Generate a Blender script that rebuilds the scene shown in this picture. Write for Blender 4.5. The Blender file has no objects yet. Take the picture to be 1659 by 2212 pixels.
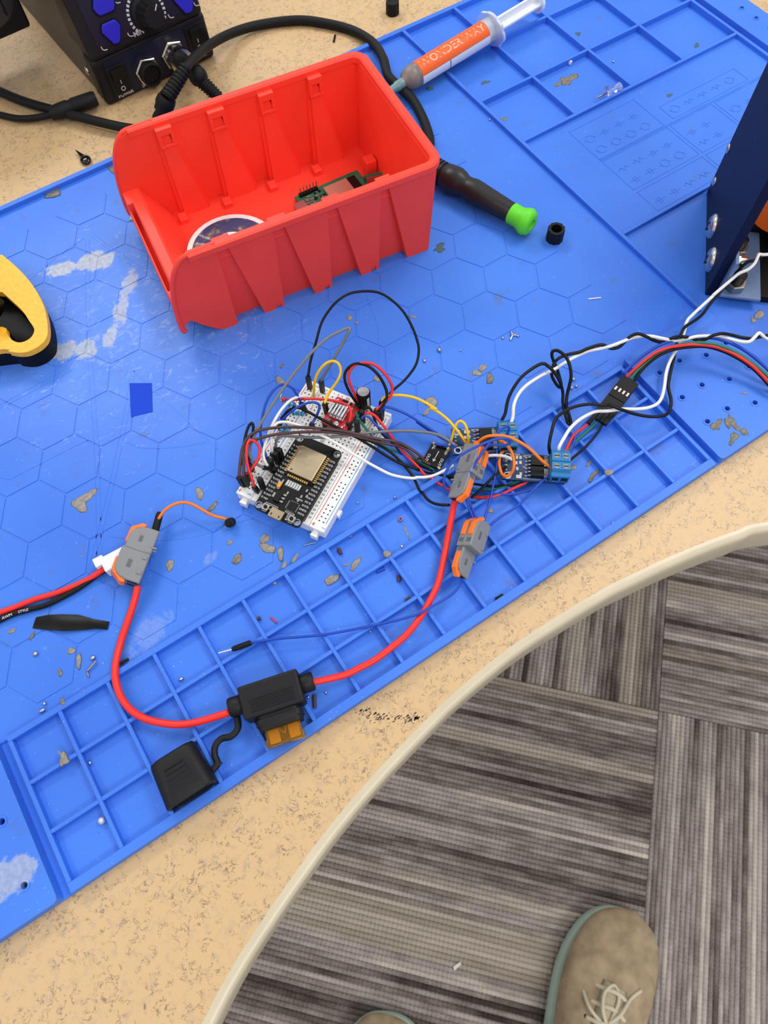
import bpy, bmesh, math, random
from mathutils import Vector, Matrix
from mathutils.geometry import tessellate_polygon

# ---------------------------------------------------------------- scene
scene = bpy.context.scene
col = scene.collection
random.seed(7)
# Unit of the builders: millimetres in the frame of the blue mat.
#   x = along the long side of the mat, y = towards the back of the desk,
#   h = height over the top of the tray ribs.  Floor is world z = 0.
Z0 = 725.0            # height of the rib tops over the floor (mm)
F_PX = 1575.72
CAM_R = Matrix(((0.83644086, -0.54745772, -0.02562678),
                (-0.50763742, -0.75628092, -0.41272681),
                (0.20656943, 0.35823068, -0.91049429)))   # mat frame -> camera (x right, y down, z forward)
CAM_C = Vector((136.42, -145.63, 367.11))

def P(px, py, h):
    """point of the place seen at a photograph pixel, at height h (mm)"""
    r = CAM_R.transposed() @ Vector(((px - 829.5) / F_PX, (py - 1106.0) / F_PX, 1.0))
    s = (h - CAM_C.z) / r.z
    return CAM_C + r * s

def wv(p):
    return Vector((p[0] / 1000.0, p[1] / 1000.0, (p[2] + Z0) / 1000.0))

cam_d = bpy.data.cameras.new('camera')
cam = bpy.data.objects.new('camera', cam_d)
col.objects.link(cam)
cam_d.sensor_fit = 'VERTICAL'
cam_d.sensor_height = 24.0
cam_d.lens = F_PX / 2212.0 * 24.0
cam_d.clip_start = 0.01
cam_d.clip_end = 50
Rb = Matrix(((1, 0, 0), (0, -1, 0), (0, 0, -1))) @ CAM_R
cam.matrix_world = Matrix.Translation(wv(CAM_C)) @ Rb.transposed().to_4x4()
cam_d.dof.use_dof = True
cam_d.dof.focus_distance = 0.43
cam_d.dof.aperture_fstop = 11.0
scene.camera = cam

scene.view_settings.view_transform = 'Standard'
scene.view_settings.look = 'None'
scene.view_settings.gamma = 1.0
scene.view_settings.use_curve_mapping = False
scene.view_settings.exposure = 0.06

world = bpy.data.worlds.new('room_light')
scene.world = world
world.use_nodes = True
bgn = world.node_tree.nodes['Background']
bgn.inputs[0].default_value = (0.93, 0.96, 1.0, 1)
bgn.inputs[1].default_value = 0.62

def area(name, x, y, z, sx, sy, power, colr=(1, 0.97, 0.93)):
    l = bpy.data.lights.new(name, 'AREA')
    l.shape = 'RECTANGLE'
    l.size, l.size_y = sx, sy
    l.energy = power
    l.color = colr
    o = bpy.data.objects.new(name, l)
    o.location = (x, y, z)
    col.objects.link(o)
    return o
# fluorescent ceiling panels of the room and one added fill lamp (2.6 m up)
area('overhead_area_light', 0.25, 2.0, 2.6, 1.2, 0.6, 28)
area('overhead_area_light', 0.25, -1.6, 2.6, 1.2, 0.6, 20)  # unseen fill lamp added behind the camera to brighten near faces
area('overhead_area_light', -1.1, 0.5, 2.6, 0.6, 1.2, 7)
area('overhead_area_light', 1.5, 0.1, 2.6, 0.6, 1.2, 22)

# ---------------------------------------------------------------- materials
def lin(c):
    out = []
    for v in c[:3]:
        v = v / 255.0
        out.append(v / 12.92 if v <= 0.04045 else ((v + 0.055) / 1.055) ** 2.4)
    return (out[0], out[1], out[2], 1.0)

MATS = {}
def mat(name, c, rough=0.5, metal=0.0, vary=0.0, vscale=300.0, bump=0.0, bscale=800.0, spec=0.5, trans=0.0,
        ior=1.45, coat=0.0, emit=None, alpha=1.0):
    if name in MATS:
        return MATS[name]
    m = bpy.data.materials.new(name)
    m.use_nodes = True
    nt = m.node_tree
    b = nt.nodes['Principled BSDF']
    b.inputs['Base Color'].default_value = lin(c)
    b.inputs['Roughness'].default_value = rough
    b.inputs['Metallic'].default_value = metal
    b.inputs['Specular IOR Level'].default_value = spec
    b.inputs['IOR'].default_value = ior
    b.inputs['Transmission Weight'].default_value = trans
    b.inputs['Coat Weight'].default_value = coat
    b.inputs['Alpha'].default_value = alpha
    if vary or bump:
        tc = nt.nodes.new('ShaderNodeTexCoord')
    if vary:
        n = nt.nodes.new('ShaderNodeTexNoise')
        n.inputs['Scale'].default_value = vscale
        n.inputs['Detail'].default_value = 4
        nt.links.new(tc.outputs['Object'], n.inputs['Vector'])
        r = nt.nodes.new('ShaderNodeValToRGB')
        lo = [max(0, v * (1 - vary)) for v in c[:3]]
        hi = [min(255, v * (1 + vary)) for v in c[:3]]
        r.color_ramp.elements[0].color = lin(lo)
        r.color_ramp.elements[0].position = 0.3
        r.color_ramp.elements[1].color = lin(hi)
        r.color_ramp.elements[1].position = 0.7
        nt.links.new(n.outputs['Fac'], r.inputs['Fac'])
        nt.links.new(r.outputs['Color'], b.inputs['Base Color'])
    if bump:
        n2 = nt.nodes.new('ShaderNodeTexNoise')
        n2.inputs['Scale'].default_value = bscale
        n2.inputs['Detail'].default_value = 3
        nt.links.new(tc.outputs['Object'], n2.inputs['Vector'])
        bp = nt.nodes.new('ShaderNodeBump')
        bp.inputs['Strength'].default_value = bump
        bp.inputs['Distance'].default_value = 0.0005
        nt.links.new(n2.outputs['Fac'], bp.inputs['Height'])
        nt.links.new(bp.outputs['Normal'], b.inputs['Normal'])
    MATS[name] = m
    return m

class NT:
    """small helper to wire shader nodes"""
    def __init__(s, name):
        s.m = bpy.data.materials.new(name)
        s.m.use_nodes = True
        s.t = s.m.node_tree
        s.b = s.t.nodes['Principled BSDF']
        MATS[name] = s.m
    def n(s, typ, **kw):
        nd = s.t.nodes.new(typ)
        for k, v in kw.items():
            if k == 'ins':
                for kk, vv in v.items():
                    if isinstance(vv, bpy.types.NodeSocket):
                        s.t.links.new(vv, nd.inputs[kk])
                    else:
                        nd.inputs[kk].default_value = vv
            else:
                setattr(nd, k, v)
        return nd
    def math(s, op, a, b=0.0, c=0.0, clamp=False):
        nd = s.t.nodes.new('ShaderNodeMath')
        nd.operation = op
        nd.use_clamp = clamp
        for i, v in enumerate((a, b, c)):
            if isinstance(v, bpy.types.NodeSocket):
                s.t.links.new(v, nd.inputs[i])
            else:
                nd.inputs[i].default_value = v
        return nd.outputs[0]
    def ramp(s, fac, stops, interp='LINEAR'):
        nd = s.t.nodes.new('ShaderNodeValToRGB')
        nd.color_ramp.interpolation = interp
        e = nd.color_ramp.elements
        while len(e) < len(stops):
            e.new(0.5)
        for el, (p, c) in zip(e, stops):
            el.position = p
            el.color = lin(c) if len(c) == 3 else c
        s.t.links.new(fac, nd.inputs[0])
        return nd.outputs[0]
    def mix(s, fac, a, b):
        nd = s.t.nodes.new('ShaderNodeMix')
        nd.data_type = 'RGBA'
        for i, v in ((0, fac), (6, a), (7, b)):
            if isinstance(v, bpy.types.NodeSocket):
                s.t.links.new(v, nd.inputs[i])
            elif i == 0:
                nd.inputs[0].default_value = v
            else:
                nd.inputs[i].default_value = lin(v)
        return nd.outputs[2]
    def noise(s, vec, scale, detail=4, rough=0.5, dist=0.0):
        nd = s.t.nodes.new('ShaderNodeTexNoise')
        nd.inputs['Scale'].default_value = scale
        nd.inputs['Detail'].default_value = detail
        nd.inputs['Roughness'].default_value = rough
        nd.inputs['Distortion'].default_value = dist
        s.t.links.new(vec, nd.inputs['Vector'])
        return nd.outputs['Fac']
    def link(s, o, i):
        s.t.links.new(o, s.b.inputs[i])
    def bump(s, height, strength, dist=0.001):
        nd = s.t.nodes.new('ShaderNodeBump')
        nd.inputs['Strength'].default_value = strength
        nd.inputs['Distance'].default_value = dist
        s.t.links.new(height, nd.inputs['Height'])
        s.t.links.new(nd.outputs['Normal'], s.b.inputs['Normal'])

# ---------------------------------------------------------------- mesh builder (mm)
def catmull(pts, seg=6):
    pts = [Vector(p) for p in pts]
    if len(pts) < 3 or seg < 2:
        return pts
    out = []
    n = len(pts)
    for i in range(n - 1):
        p0 = pts[i - 1] if i > 0 else pts[0] * 2 - pts[1]
        p1, p2 = pts[i], pts[i + 1]
        p3 = pts[i + 2] if i + 2 < n else pts[-1] * 2 - pts[-2]
        for k in range(seg):
            t = k / seg
            out.append(0.5 * ((2 * p1) + (p2 - p0) * t + (2 * p0 - 5 * p1 + 4 * p2 - p3) * t * t
                              + (3 * p1 - p0 - 3 * p2 + p3) * t ** 3))
    out.append(pts[-1])
    return out

class MB:
    def __init__(s):
        s.v, s.f = [], []
    def add(s, vs, fs, M=None):
        o = len(s.v)
        for v in vs:
            v = Vector(v)
            s.v.append(M @ v if M is not None else v)
        for f in fs:
            s.f.append([i + o for i in f])
        return s
    def box(s, x0, x1, y0, y1, z0, z1, M=None):
        vs = [(x0, y0, z0), (x1, y0, z0), (x1, y1, z0), (x0, y1, z0), (x0, y0, z1), (x1, y0, z1), (x1, y1, z1), (x0, y1, z1)]
        return s.add(vs, [(3, 2, 1, 0), (4, 5, 6, 7), (0, 1, 5, 4), (1, 2, 6, 5), (2, 3, 7, 6), (3, 0, 4, 7)], M)
    def cbox(s, c, sz, M=None):
        return s.box(c[0] - sz[0] / 2, c[0] + sz[0] / 2, c[1] - sz[1] / 2, c[1] + sz[1] / 2, c[2] - sz[2] / 2, c[2] + sz[2] / 2, M)
    def prism(s, poly, z0, z1, M=None):
        """outline in xy extruded in z (counter-clockwise or not)"""
        a = sum(poly[i][0] * poly[(i + 1) % len(poly)][1] - poly[(i + 1) % len(poly)][0] * poly[i][1] for i in range(len(poly)))
        if a < 0:
            poly = poly[::-1]
        n = len(poly)
        vs = [(p[0], p[1], z0) for p in poly] + [(p[0], p[1], z1) for p in poly]
        fs = [list(range(n))[::-1], list(range(n, 2 * n))] + [(i, (i + 1) % n, n + (i + 1) % n, n + i) for i in range(n)]
        return s.add(vs, fs, M)
    def plate(s, outer, holes, z0, z1, M=None):
        """plate with holes"""
        loops = [outer] + holes
        flat = [p for lp in loops for p in lp]
        tris = tessellate_polygon([[Vector((p[0], p[1], 0)) for p in lp] for lp in loops])
        n = len(flat)
        vs = [(p[0], p[1], z1) for p in flat] + [(p[0], p[1], z0) for p in flat]
        fs = []
        for t in tris:
            a, b, c = [Vector(flat[i]) for i in t]
            if (b - a).cross(c - a) < 0:
                t = (t[0], t[2], t[1])
            fs.append(list(t))
            fs.append([i + n for i in t[::-1]])
        k = 0
        for li, lp in enumerate(loops):
            m = len(lp)
            ar = sum(lp[i][0] * lp[(i + 1) % m][1] - lp[(i + 1) % m][0] * lp[i][1] for i in range(m))
            fl = (ar > 0) != (li == 0)
            for i in range(m):
                a, b = k + i, k + (i + 1) % m
                q = (a, a + n, b + n, b)
                fs.append(list(q if not fl else q[::-1]))
            k += m
        return s.add(vs, fs, M)
    def cyl(s, p0, p1, r0, r1=None, n=16, caps=True, M=None):
        p0, p1 = Vector(p0), Vector(p1)
        r1 = r0 if r1 is None else r1
        return s.rings([(p0, r0), (p1, r1)], n, caps, M)
    def rings(s, prof, n=16, caps=True, M=None):
        """profile of (centre, radius) rings swept straight"""
        d = (prof[-1][0] - prof[0][0]).normalized()
        u = d.orthogonal().normalized()
        w = d.cross(u)
        vs, fs = [], []
        for c, r in prof:
            for k in range(n):
                a = 2 * math.pi * k / n
                vs.append(c + u * (math.cos(a) * r) + w * (math.sin(a) * r))
        for i in range(len(prof) - 1):
            for k in range(n):
                a, b = i * n + k, i * n + (k + 1) % n
                fs.append((a, b, b + n, a + n))
        if caps:
            fs.append(list(range(n))[::-1])
            fs.append([(len(prof) - 1) * n + k for k in range(n)])
        return s.add(vs, fs, M)
    def lathe(s, prof, p0, axis, n=20, caps=True, M=None):
        """prof [(distance along axis, radius)]"""
        p0, axis = Vector(p0), Vector(axis).normalized()
        return s.rings([(p0 + axis * t, r) for t, r in prof], n, caps, M)
    def tube(s, pts, r, n=8, caps=True, M=None, seg=6, rads=None):
        pts = catmull(pts, seg)
        m = len(pts)
        tang = []
        for i in range(m):
            t = pts[min(i + 1, m - 1)] - pts[max(i - 1, 0)]
            tang.append(t.normalized() if t.length > 1e-9 else Vector((0, 0, 1)))
        u = tang[0].orthogonal().normalized()
        vs, fs = [], []
        for i in range(m):
            u = (u - tang[i] * u.dot(tang[i]))
            u = u.normalized() if u.length > 1e-6 else tang[i].orthogonal().normalized()
            w = tang[i].cross(u)
            rr = r if rads is None else rads[0] + (rads[1] - rads[0]) * i / (m - 1)
            for k in range(n):
                a = 2 * math.pi * k / n
                vs.append(pts[i] + u * (math.cos(a) * rr) + w * (math.sin(a) * rr))
        for i in range(m - 1):
            for k in range(n):
                a, b = i * n + k, i * n + (k + 1) % n
                fs.append((a, b, b + n, a + n))
        if caps:
            fs.append(list(range(n))[::-1])
            fs.append([(m - 1) * n + k for k in range(n)])
        return s.add(vs, fs, M)
    def sweep_rect(s, pts, w, z0, z1, seg=4):
        """flat band of width w following pts in xy"""
        pts = catmull([Vector((p[0], p[1], 0)) for p in pts], seg)
        m = len(pts)
        vs, fs = [], []
        for i in range(m):
            t = (pts[min(i + 1, m - 1)] - pts[max(i - 1, 0)]).normalized()
            nn = Vector((-t.y, t.x, 0)) * (w / 2)
            a, b = pts[i] + nn, pts[i] - nn
            vs += [(a.x, a.y, z0), (a.x, a.y, z1), (b.x, b.y, z1), (b.x, b.y, z0)]
        for i in range(m - 1):
            o = i * 4
            for k in range(4):
                fs.append((o + k, o + 4 + k, o + 4 + (k + 1) % 4, o + (k + 1) % 4))
        fs.append((0, 1, 2, 3))
        fs.append(((m - 1) * 4 + 3, (m - 1) * 4 + 2, (m - 1) * 4 + 1, (m - 1) * 4))
        return s.add(vs, fs)
    def sphere(s, c, r, n=10, sz=None, M=None):
        c = Vector(c)
        sz = sz or (1, 1, 1)
        vs, fs = [c + Vector((0, 0, -r * sz[2]))], []
        for i in range(1, n // 2):
            a = -math.pi / 2 + math.pi * i / (n // 2)
            for k in range(n):
                b = 2 * math.pi * k / n
                vs.append(c + Vector((math.cos(a) * math.cos(b) * r * sz[0], math.cos(a) * math.sin(b) * r * sz[1], math.sin(a) * r * sz[2])))
        vs.append(c + Vector((0, 0, r * sz[2])))
        rows = n // 2 - 1
        for k in range(n):
            fs.append((0, 1 + (k + 1) % n, 1 + k))
            fs.append((len(vs) - 1, 1 + (rows - 1) * n + k, 1 + (rows - 1) * n + (k + 1) % n))
        for i in range(rows - 1):
            for k in range(n):
                a, b = 1 + i * n + k, 1 + i * n + (k + 1) % n
                fs.append((a, b, b + n, a + n))
        return s.add(vs, fs, M)
    def loft(s, loops, caps=True, M=None):
        n = len(loops[0])
        vs = [p for lp in loops for p in lp]
        fs = []
        for i in range(len(loops) - 1):
            for k in range(n):
                a, b = i * n + k, i * n + (k + 1) % n
                fs.append((a, b, b + n, a + n))
        if caps:
            fs.append(list(range(n))[::-1])
            fs.append([(len(loops) - 1) * n + k for k in range(n)])
        return s.add(vs, fs, M)
    def mesh(s, name, m, smooth=False, origin=None):
        o = Vector(origin) if origin is not None else Vector((0, 0, 0))
        me = bpy.data.meshes.new(name)
        me.from_pydata([((v - o) / 1000.0)[:] for v in s.v], [], s.f)
        me.validate()
        me.materials.append(m if not isinstance(m, str) else MATS[m])
        if smooth:
            for p in me.polygons:
                p.use_smooth = True
        return me
    def build(s, name, m, parent=None, smooth=False, bevel=0, bseg=2, auto=None, fix=False, sub=0, label=None):
        """part of a thing: coordinates are local mm of the parent (or mat frame for a top-level object)"""
        if parent is None:
            mn = Vector((min(v.x for v in s.v), min(v.y for v in s.v), min(v.z for v in s.v)))
            mx = Vector((max(v.x for v in s.v), max(v.y for v in s.v), max(v.z for v in s.v)))
            org = Vector(((mn.x + mx.x) / 2, (mn.y + mx.y) / 2, mn.z))
            me = s.mesh(name, m, smooth, org)
        else:
            me = s.mesh(name, m, smooth)
        if fix:
            bm = bmesh.new()
            bm.from_mesh(me)
            bmesh.ops.recalc_face_normals(bm, faces=bm.faces)
            bm.to_mesh(me)
            bm.free()
        ob = bpy.data.objects.new(name, me)
        col.objects.link(ob)
        if parent is None:
            ob.location = wv(org)
        else:
            ob.parent = parent
        if auto is not None:
            me.set_sharp_from_angle(angle=math.radians(auto))
        if bevel:
            md = ob.modifiers.new('bevel', 'BEVEL')
            md.width = bevel / 1000.0
            md.segments = bseg
            md.limit_method = 'ANGLE'
            md.angle_limit = math.radians(40)
            md.harden_normals = False
        if sub:
            md = ob.modifiers.new('sub', 'SUBSURF')
            md.levels = sub
            md.render_levels = sub
        if label:
            ob['label'] = label
        return ob

def thing(name, label, cat, loc=(0, 0, 0), rotz=0.0, group=None, M=None):
    o = bpy.data.objects.new(name, None)
    o.empty_display_size = 0.01
    col.objects.link(o)
    if M is not None:
        mm = M.copy()
        mm.translation = wv(M.translation)
        o.matrix_world = mm
    else:
        o.location = wv(loc)
        o.rotation_euler = (0, 0, math.radians(rotz))
    o['label'] = label
    o['category'] = cat
    if group:
        o['group'] = group
    return o

def tag(o, label, cat, group=None, kind=None):
    if label:
        o['label'] = label
    if cat:
        o['category'] = cat
    if group:
        o['group'] = group
    if kind:
        o['kind'] = kind
    return o

def frame(o, x, y):
    """matrix with origin o, x axis towards x, y axis near y (mm)"""
    X = Vector(x).normalized()
    Y = Vector(y)
    Zv = X.cross(Y).normalized()
    Y = Zv.cross(X)
    M = Matrix((X, Y, Zv)).transposed().to_4x4()
    M.translation = Vector(o)
    return M

_txt = {}
def text_mesh(body, size=1.0, bold=0.0, depth=0.02, space=1.0):
    key = (body, size, bold, space)
    if key in _txt:
        return _txt[key]
    cu = bpy.data.curves.new('lettering', 'FONT')
    cu.body = body
    cu.size = size
    cu.offset = bold
    cu.space_character = space
    cu.align_x = 'CENTER'
    cu.align_y = 'CENTER'
    cu.resolution_u = 2
    ob = bpy.data.objects.new('lettering', cu)
    col.objects.link(ob)
    dg = bpy.context.evaluated_depsgraph_get()
    me = bpy.data.meshes.new_from_object(ob.evaluated_get(dg))
    vs = [v.co.copy() for v in me.vertices]
    fs = [list(p.vertices) for p in me.polygons]
    bpy.data.objects.remove(ob)
    bpy.data.curves.remove(cu)
    bpy.data.meshes.remove(me)
    _txt[key] = (vs, fs)
    return vs, fs

def add_text(mb, body, x, y, z, size, rot=0.0, bold=0.0, M=None, sx=1.0, space=1.0):
    vs, fs = text_mesh(body, size, bold, space=space)
    R = Matrix.Translation((x, y, z)) @ Matrix.Rotation(math.radians(rot), 4, 'Z') @ Matrix.Diagonal((sx, 1, 1, 1))
    if M is not None:
        R = M @ R
    mb.add(vs, fs, R)

def rrect(x0, x1, y0, y1, r, n=4):
    out = []
    for cx, cy, a0 in ((x1 - r, y0 + r, -90), (x1 - r, y1 - r, 0), (x0 + r, y1 - r, 90), (x0 + r, y0 + r, 180)):
        for k in range(n + 1):
            a = math.radians(a0 + 90 * k / n)
            out.append((cx + r * math.cos(a), cy + r * math.sin(a)))
    return out

def circ(cx, cy, r, n=12):
    return [(cx + r * math.cos(2 * math.pi * k / n), cy + r * math.sin(2 * math.pi * k / n)) for k in range(n)]

# ================================================================ setting: carpet floor
cp = NT('carpet')
tc = cp.n('ShaderNodeTexCoord')
oi = cp.n('ShaderNodeObjectInfo')
sx = cp.n('ShaderNodeSeparateXYZ', ins={0: tc.outputs['Object']})
rnd = cp.math('MULTIPLY', oi.outputs['Random'], 37.0)
# stripes run along local x, vary along local y (one tuft row is 6.4 mm)
row = cp.math('FLOOR', cp.math('MULTIPLY', sx.outputs[1], 1.0 / 0.0064))
cvec = cp.n('ShaderNodeCombineXYZ', ins={0: cp.math('MULTIPLY', sx.outputs[0], 3.2), 1: cp.math('MULTIPLY', row, 3.71), 2: rnd})
n1 = cp.noise(cvec.outputs[0], 1.0, 2)
cvec2 = cp.n('ShaderNodeCombineXYZ', ins={0: cp.math('MULTIPLY', sx.outputs[0], 1.2), 1: cp.math('MULTIPLY', row, 0.27), 2: rnd})
n2 = cp.noise(cvec2.outputs[0], 1.0, 1)
cvec3 = cp.n('ShaderNodeCombineXYZ', ins={0: cp.math('MULTIPLY', sx.outputs[0], 26.0), 1: cp.math('MULTIPLY', row, 5.3), 2: rnd})
n3 = cp.noise(cvec3.outputs[0], 1.0, 2)
fine = cp.noise(tc.outputs['Object'], 700, 2)
v = cp.math('ADD', cp.math('MULTIPLY', n1, 0.62), cp.math('MULTIPLY', n2, 0.55))
v = cp.math('ADD', v, cp.math('MULTIPLY', n3, 0.28))
v = cp.math('ADD', v, cp.math('MULTIPLY', fine, 0.22))
v = cp.math('SUBTRACT', v, 0.33)
cc = cp.ramp(v, [(0.27, (60, 51, 46)), (0.40, (112, 101, 94)), (0.50, (156, 145, 139)), (0.60, (190, 180, 174)), (0.76, (228, 218, 204))])
# broad pale bands
band = cp.ramp(cp.noise(cp.n('ShaderNodeCombineXYZ', ins={0: rnd, 1: cp.math('MULTIPLY', row, 0.115), 2: 3.3}).outputs[0], 1.0, 0), [(0.63, (0, 0, 0, 1)), (0.67, (1, 1, 1, 1))])
cc = cp.mix(cp.math('MULTIPLY', band, 0.55), cc, (198, 186, 168))
cp.link(cc, 'Base Color')
cp.b.inputs['Roughness'].default_value = 0.95
cp.b.inputs['Specular IOR Level'].default_value = 0.1
loop = cp.n('ShaderNodeTexWave', wave_type='BANDS', bands_direction='X', ins={'Scale': 55.0, 'Distortion': 2.0, 'Detail Scale': 2.0, 'Vector': tc.outputs['Object']})
cp.bump(loop.outputs['Fac'], 0.5, 0.0015)
mat('carpet_backing', (60, 54, 50), 0.95)

FL = -Z0
fb = MB().box(-2200, 2600, -2200, 2600, FL - 20, FL)
floor = fb.build('floor', 'carpet_backing')
tag(floor, 'grey brown striped carpet tile floor under the desk', None, kind='structure')
TS = 500.0
tm = MB()
NR = 78
pw = TS / NR
prof = [(0.0, 2.0), (0.16, 4.0), (0.5, 5.0), (0.84, 4.0)]
yy, zz = [], []
for r in range(NR):
    for t, z in prof:
        yy.append(-TS / 2 + (r + t) * pw)
        zz.append(z)
yy.append(TS / 2)
zz.append(2.0)
m = len(yy)
vs = [(-TS / 2 + 0.6, yy[i], zz[i]) for i in range(m)] + [(TS / 2 - 0.6, yy[i], zz[i]) for i in range(m)]
fs = [(i, m + i, m + i + 1, i + 1) for i in range(m - 1)]
vs += [(-TS / 2 + 0.6, -TS / 2, 0), (-TS / 2 + 0.6, TS / 2, 0), (TS / 2 - 0.6, -TS / 2, 0), (TS / 2 - 0.6, TS / 2, 0)]
k = 2 * m
fs += [[k] + list(range(0, m)) + [k + 1], [k + 2] + list(range(m, 2 * m)) + [k + 3]]
fs[-2] = fs[-2][::-1]
tm.add(vs, fs)
tile_me = tm.mesh('carpet_tile', 'carpet', smooth=True)
tile_me.set_sharp_from_angle(angle=math.radians(50))
TC = P(1423, 1535, FL + 5)           # where four tiles meet
ang = math.atan2(0.697, 0.717)
e1 = Vector((math.cos(ang), math.sin(ang), 0))
e2 = Vector((-math.sin(ang), math.cos(ang), 0))
fo = floor.location
for i in range(-3, 3):
    for j in range(-2, 2):
        o = bpy.data.objects.new('carpet_tile', tile_me)
        col.objects.link(o)
        c = TC + e1 * ((i + 0.5) * TS) + e2 * ((j + 0.5) * TS)
        o.parent = floor
        o.location = (c.x / 1000 - fo.x, c.y / 1000 - fo.y, (FL + Z0) / 1000 - fo.z + 0.0)
        # quarter-turned laying: bottom-left tile (i=-1, j=0) has its stripes along e2
        turn = ((i + j) % 2 != 0)
        o.rotation_euler = (0, 0, ang + (math.pi / 2 if turn else 0) + (math.pi if (i * 3 + j) % 4 == 1 else 0))

# ================================================================ desk
dl = NT('desk_laminate')
geo = dl.n('ShaderNodeNewGeometry')
pos = geo.outputs['Position']
a1 = dl.noise(pos, 330, 3, 0.6, 0.6)
line = dl.ramp(dl.math('ABSOLUTE', dl.math('SUBTRACT', a1, 0.56)), [(0.010, (1, 1, 1, 1)), (0.026, (0, 0, 0, 1))])
msk = dl.ramp(dl.noise(pos, 120, 3, 0.6), [(0.43, (0, 0, 0, 1)), (0.53, (1, 1, 1, 1))])
clouds = dl.ramp(dl.noise(pos, 210, 4, 0.6), [(0.52, (0, 0, 0, 1)), (0.68, (1, 1, 1, 1))])
base = dl.mix(dl.math('MULTIPLY', clouds, 0.5), (206, 172, 126), (174, 152, 132))
base = dl.mix(dl.math('MULTIPLY', dl.math('MULTIPLY', line, msk), 0.8), base, (112, 96, 82))
spk = dl.ramp(dl.noise(pos, 900, 2), [(0.70, (0, 0, 0, 1)), (0.76, (1, 1, 1, 1))])
base = dl.mix(dl.math('MULTIPLY', spk, 0.5), base, (140, 118, 98))
dl.link(base, 'Base Color')
dl.b.inputs['Roughness'].default_value = 0.42
mat('edge_band', (200, 188, 162), 0.28, vary=0.02, vscale=60)
mat('scuff_black', (58, 50, 44), 0.8)
mat('desk_core', (150, 130, 100), 0.8)
EDGE_PX = [(1659, 1127), (1592, 1146), (1517.6, 1173), (1433.8, 1208), (1350, 1248), (1300, 1273), (1206, 1329.6), (1117, 1387),
           (1035, 1450), (960, 1515), (925, 1550), (845, 1632), (768, 1717), (696, 1805), (627, 1900), (571, 1981), (502, 2088), (436, 2212)]
DZ = -6.2
edge = [P(x, y, DZ) for x, y in EDGE_PX]
edge = [Vector((700, -300, DZ)), Vector((560, -215, DZ)), Vector((470, -160, DZ))] + edge + [Vector((-40, -196, DZ)), Vector((-130, -250, DZ)), Vector((-260, -330, DZ)), Vector((-420, -400, DZ)), Vector((-620, -430, DZ))]
edge = catmull(edge, 5)
desk = thing('desk', 'beige speckled laminate desk with a concave front edge', 'desk', (200, 300, -Z0))
DO = Vector((200, 300, -Z0))
outl = [(p.x - DO.x, p.y - DO.y) for p in edge]
poly = outl + [(-820, 620), (900, 620), (900, -600)]
z1 = DZ - DO.z
MB().prism(poly, z1 - 28, z1).build('tabletop', 'desk_laminate', desk)
# rounded edge band along the front
bandm = MB()
prof = [(0, 0.0), (1.5, -0.05), (3.5, -0.3), (4.8, -1.2), (5.4, -3), (5.6, -8), (5.6, -22), (5.0, -27), (3.6, -29), (0, -29.5)]
loops = []
pe = [Vector((x, y, 0)) for x, y in outl]
for i, p in enumerate(pe):
    t = (pe[min(i + 1, len(pe) - 1)] - pe[max(i - 1, 0)]).normalized()
    n = Vector((t.y, -t.x, 0))
    if n.y > 0:
        n = -n
    loops.append([Vector((p.x + n.x * a, p.y + n.y * a, z1 + b)) for a, b in prof])
bandm.loft(loops)
bandm.build('edge_band', 'edge_band', desk, smooth=True, fix=True, auto=60)
for lx, ly in ((-560, 480), (620, 480), (-560, 0), (620, 0)):
    MB().box(lx - 25, lx + 25, ly - 25, ly + 25, 0, z1 - 28).build('leg', mat('desk_leg', (90, 88, 84), 0.5, 0.6), desk, bevel=3)
# black rubbed mark on the laminate beside the fuse
mk = MB()
rs = random.Random(3)
for i in range(110):
    t = rs.random()
    p = P(770 + 145 * t + rs.gauss(0, 5), 1537 + 30 * t - 18 * t * t * t + rs.gauss(0, 5), DZ + 0.05) - DO
    w = rs.uniform(0.15, 0.6)
    mk.prism([(p.x + w * math.cos(a) * 1.5, p.y + w * math.sin(a) * 0.6) for a in (0, 1.2, 2.3, 3.4, 4.4, 5.4)], z1 + 0.01, z1 + 0.06)
tag(mk.build('rub_mark', 'scuff_black', desk, label='black rubbed streak on the laminate'), None, None, kind='stuff')

# ================================================================ blue silicone mat
bl = NT('mat_blue')
geo = bl.n('ShaderNodeNewGeometry')
pos = geo.outputs['Position']
big = bl.noise(pos, 9, 3)
c0 = bl.ramp(big, [(0.3, (52, 110, 216)), (0.7, (64, 126, 230))])
sep = bl.n('ShaderNodeSeparateXYZ', ins={0: pos})
X, Y = sep.outputs[0], sep.outputs[1]
# pale scuffs, thickest around the worn left part of the work area
dx = bl.math('MULTIPLY', bl.math('SUBTRACT', X, 0.165), 1 / 0.13)
dy = bl.math('MULTIPLY', bl.math('SUBTRACT', Y, 0.20), 1 / 0.12)
d2 = bl.math('ADD', bl.math('MULTIPLY', dx, dx), bl.math('MULTIPLY', dy, dy))
wear = bl.math('SUBTRACT', 1.0, d2, clamp=True)
rotm = bl.n('ShaderNodeMapping', ins={'Vector': pos, 'Rotation': (0, 0, 0.5), 'Scale': (1, 1.5, 1)})
sc = bl.noise(rotm.outputs[0], 150, 8, 0.72, 0.9)
scf = bl.math('MULTIPLY', bl.math('SUBTRACT', bl.math('ADD', sc, bl.math('MULTIPLY', wear, 0.11)), 0.635), 6.0, clamp=True)
c1 = bl.mix(bl.math('MULTIPLY', scf, 0.6), c0, (176, 196, 240))
haze = bl.math('MULTIPLY', bl.math('MULTIPLY', wear, bl.noise(pos, 45, 4)), 0.5)
c1 = bl.mix(haze, c1, (120, 155, 232))
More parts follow.
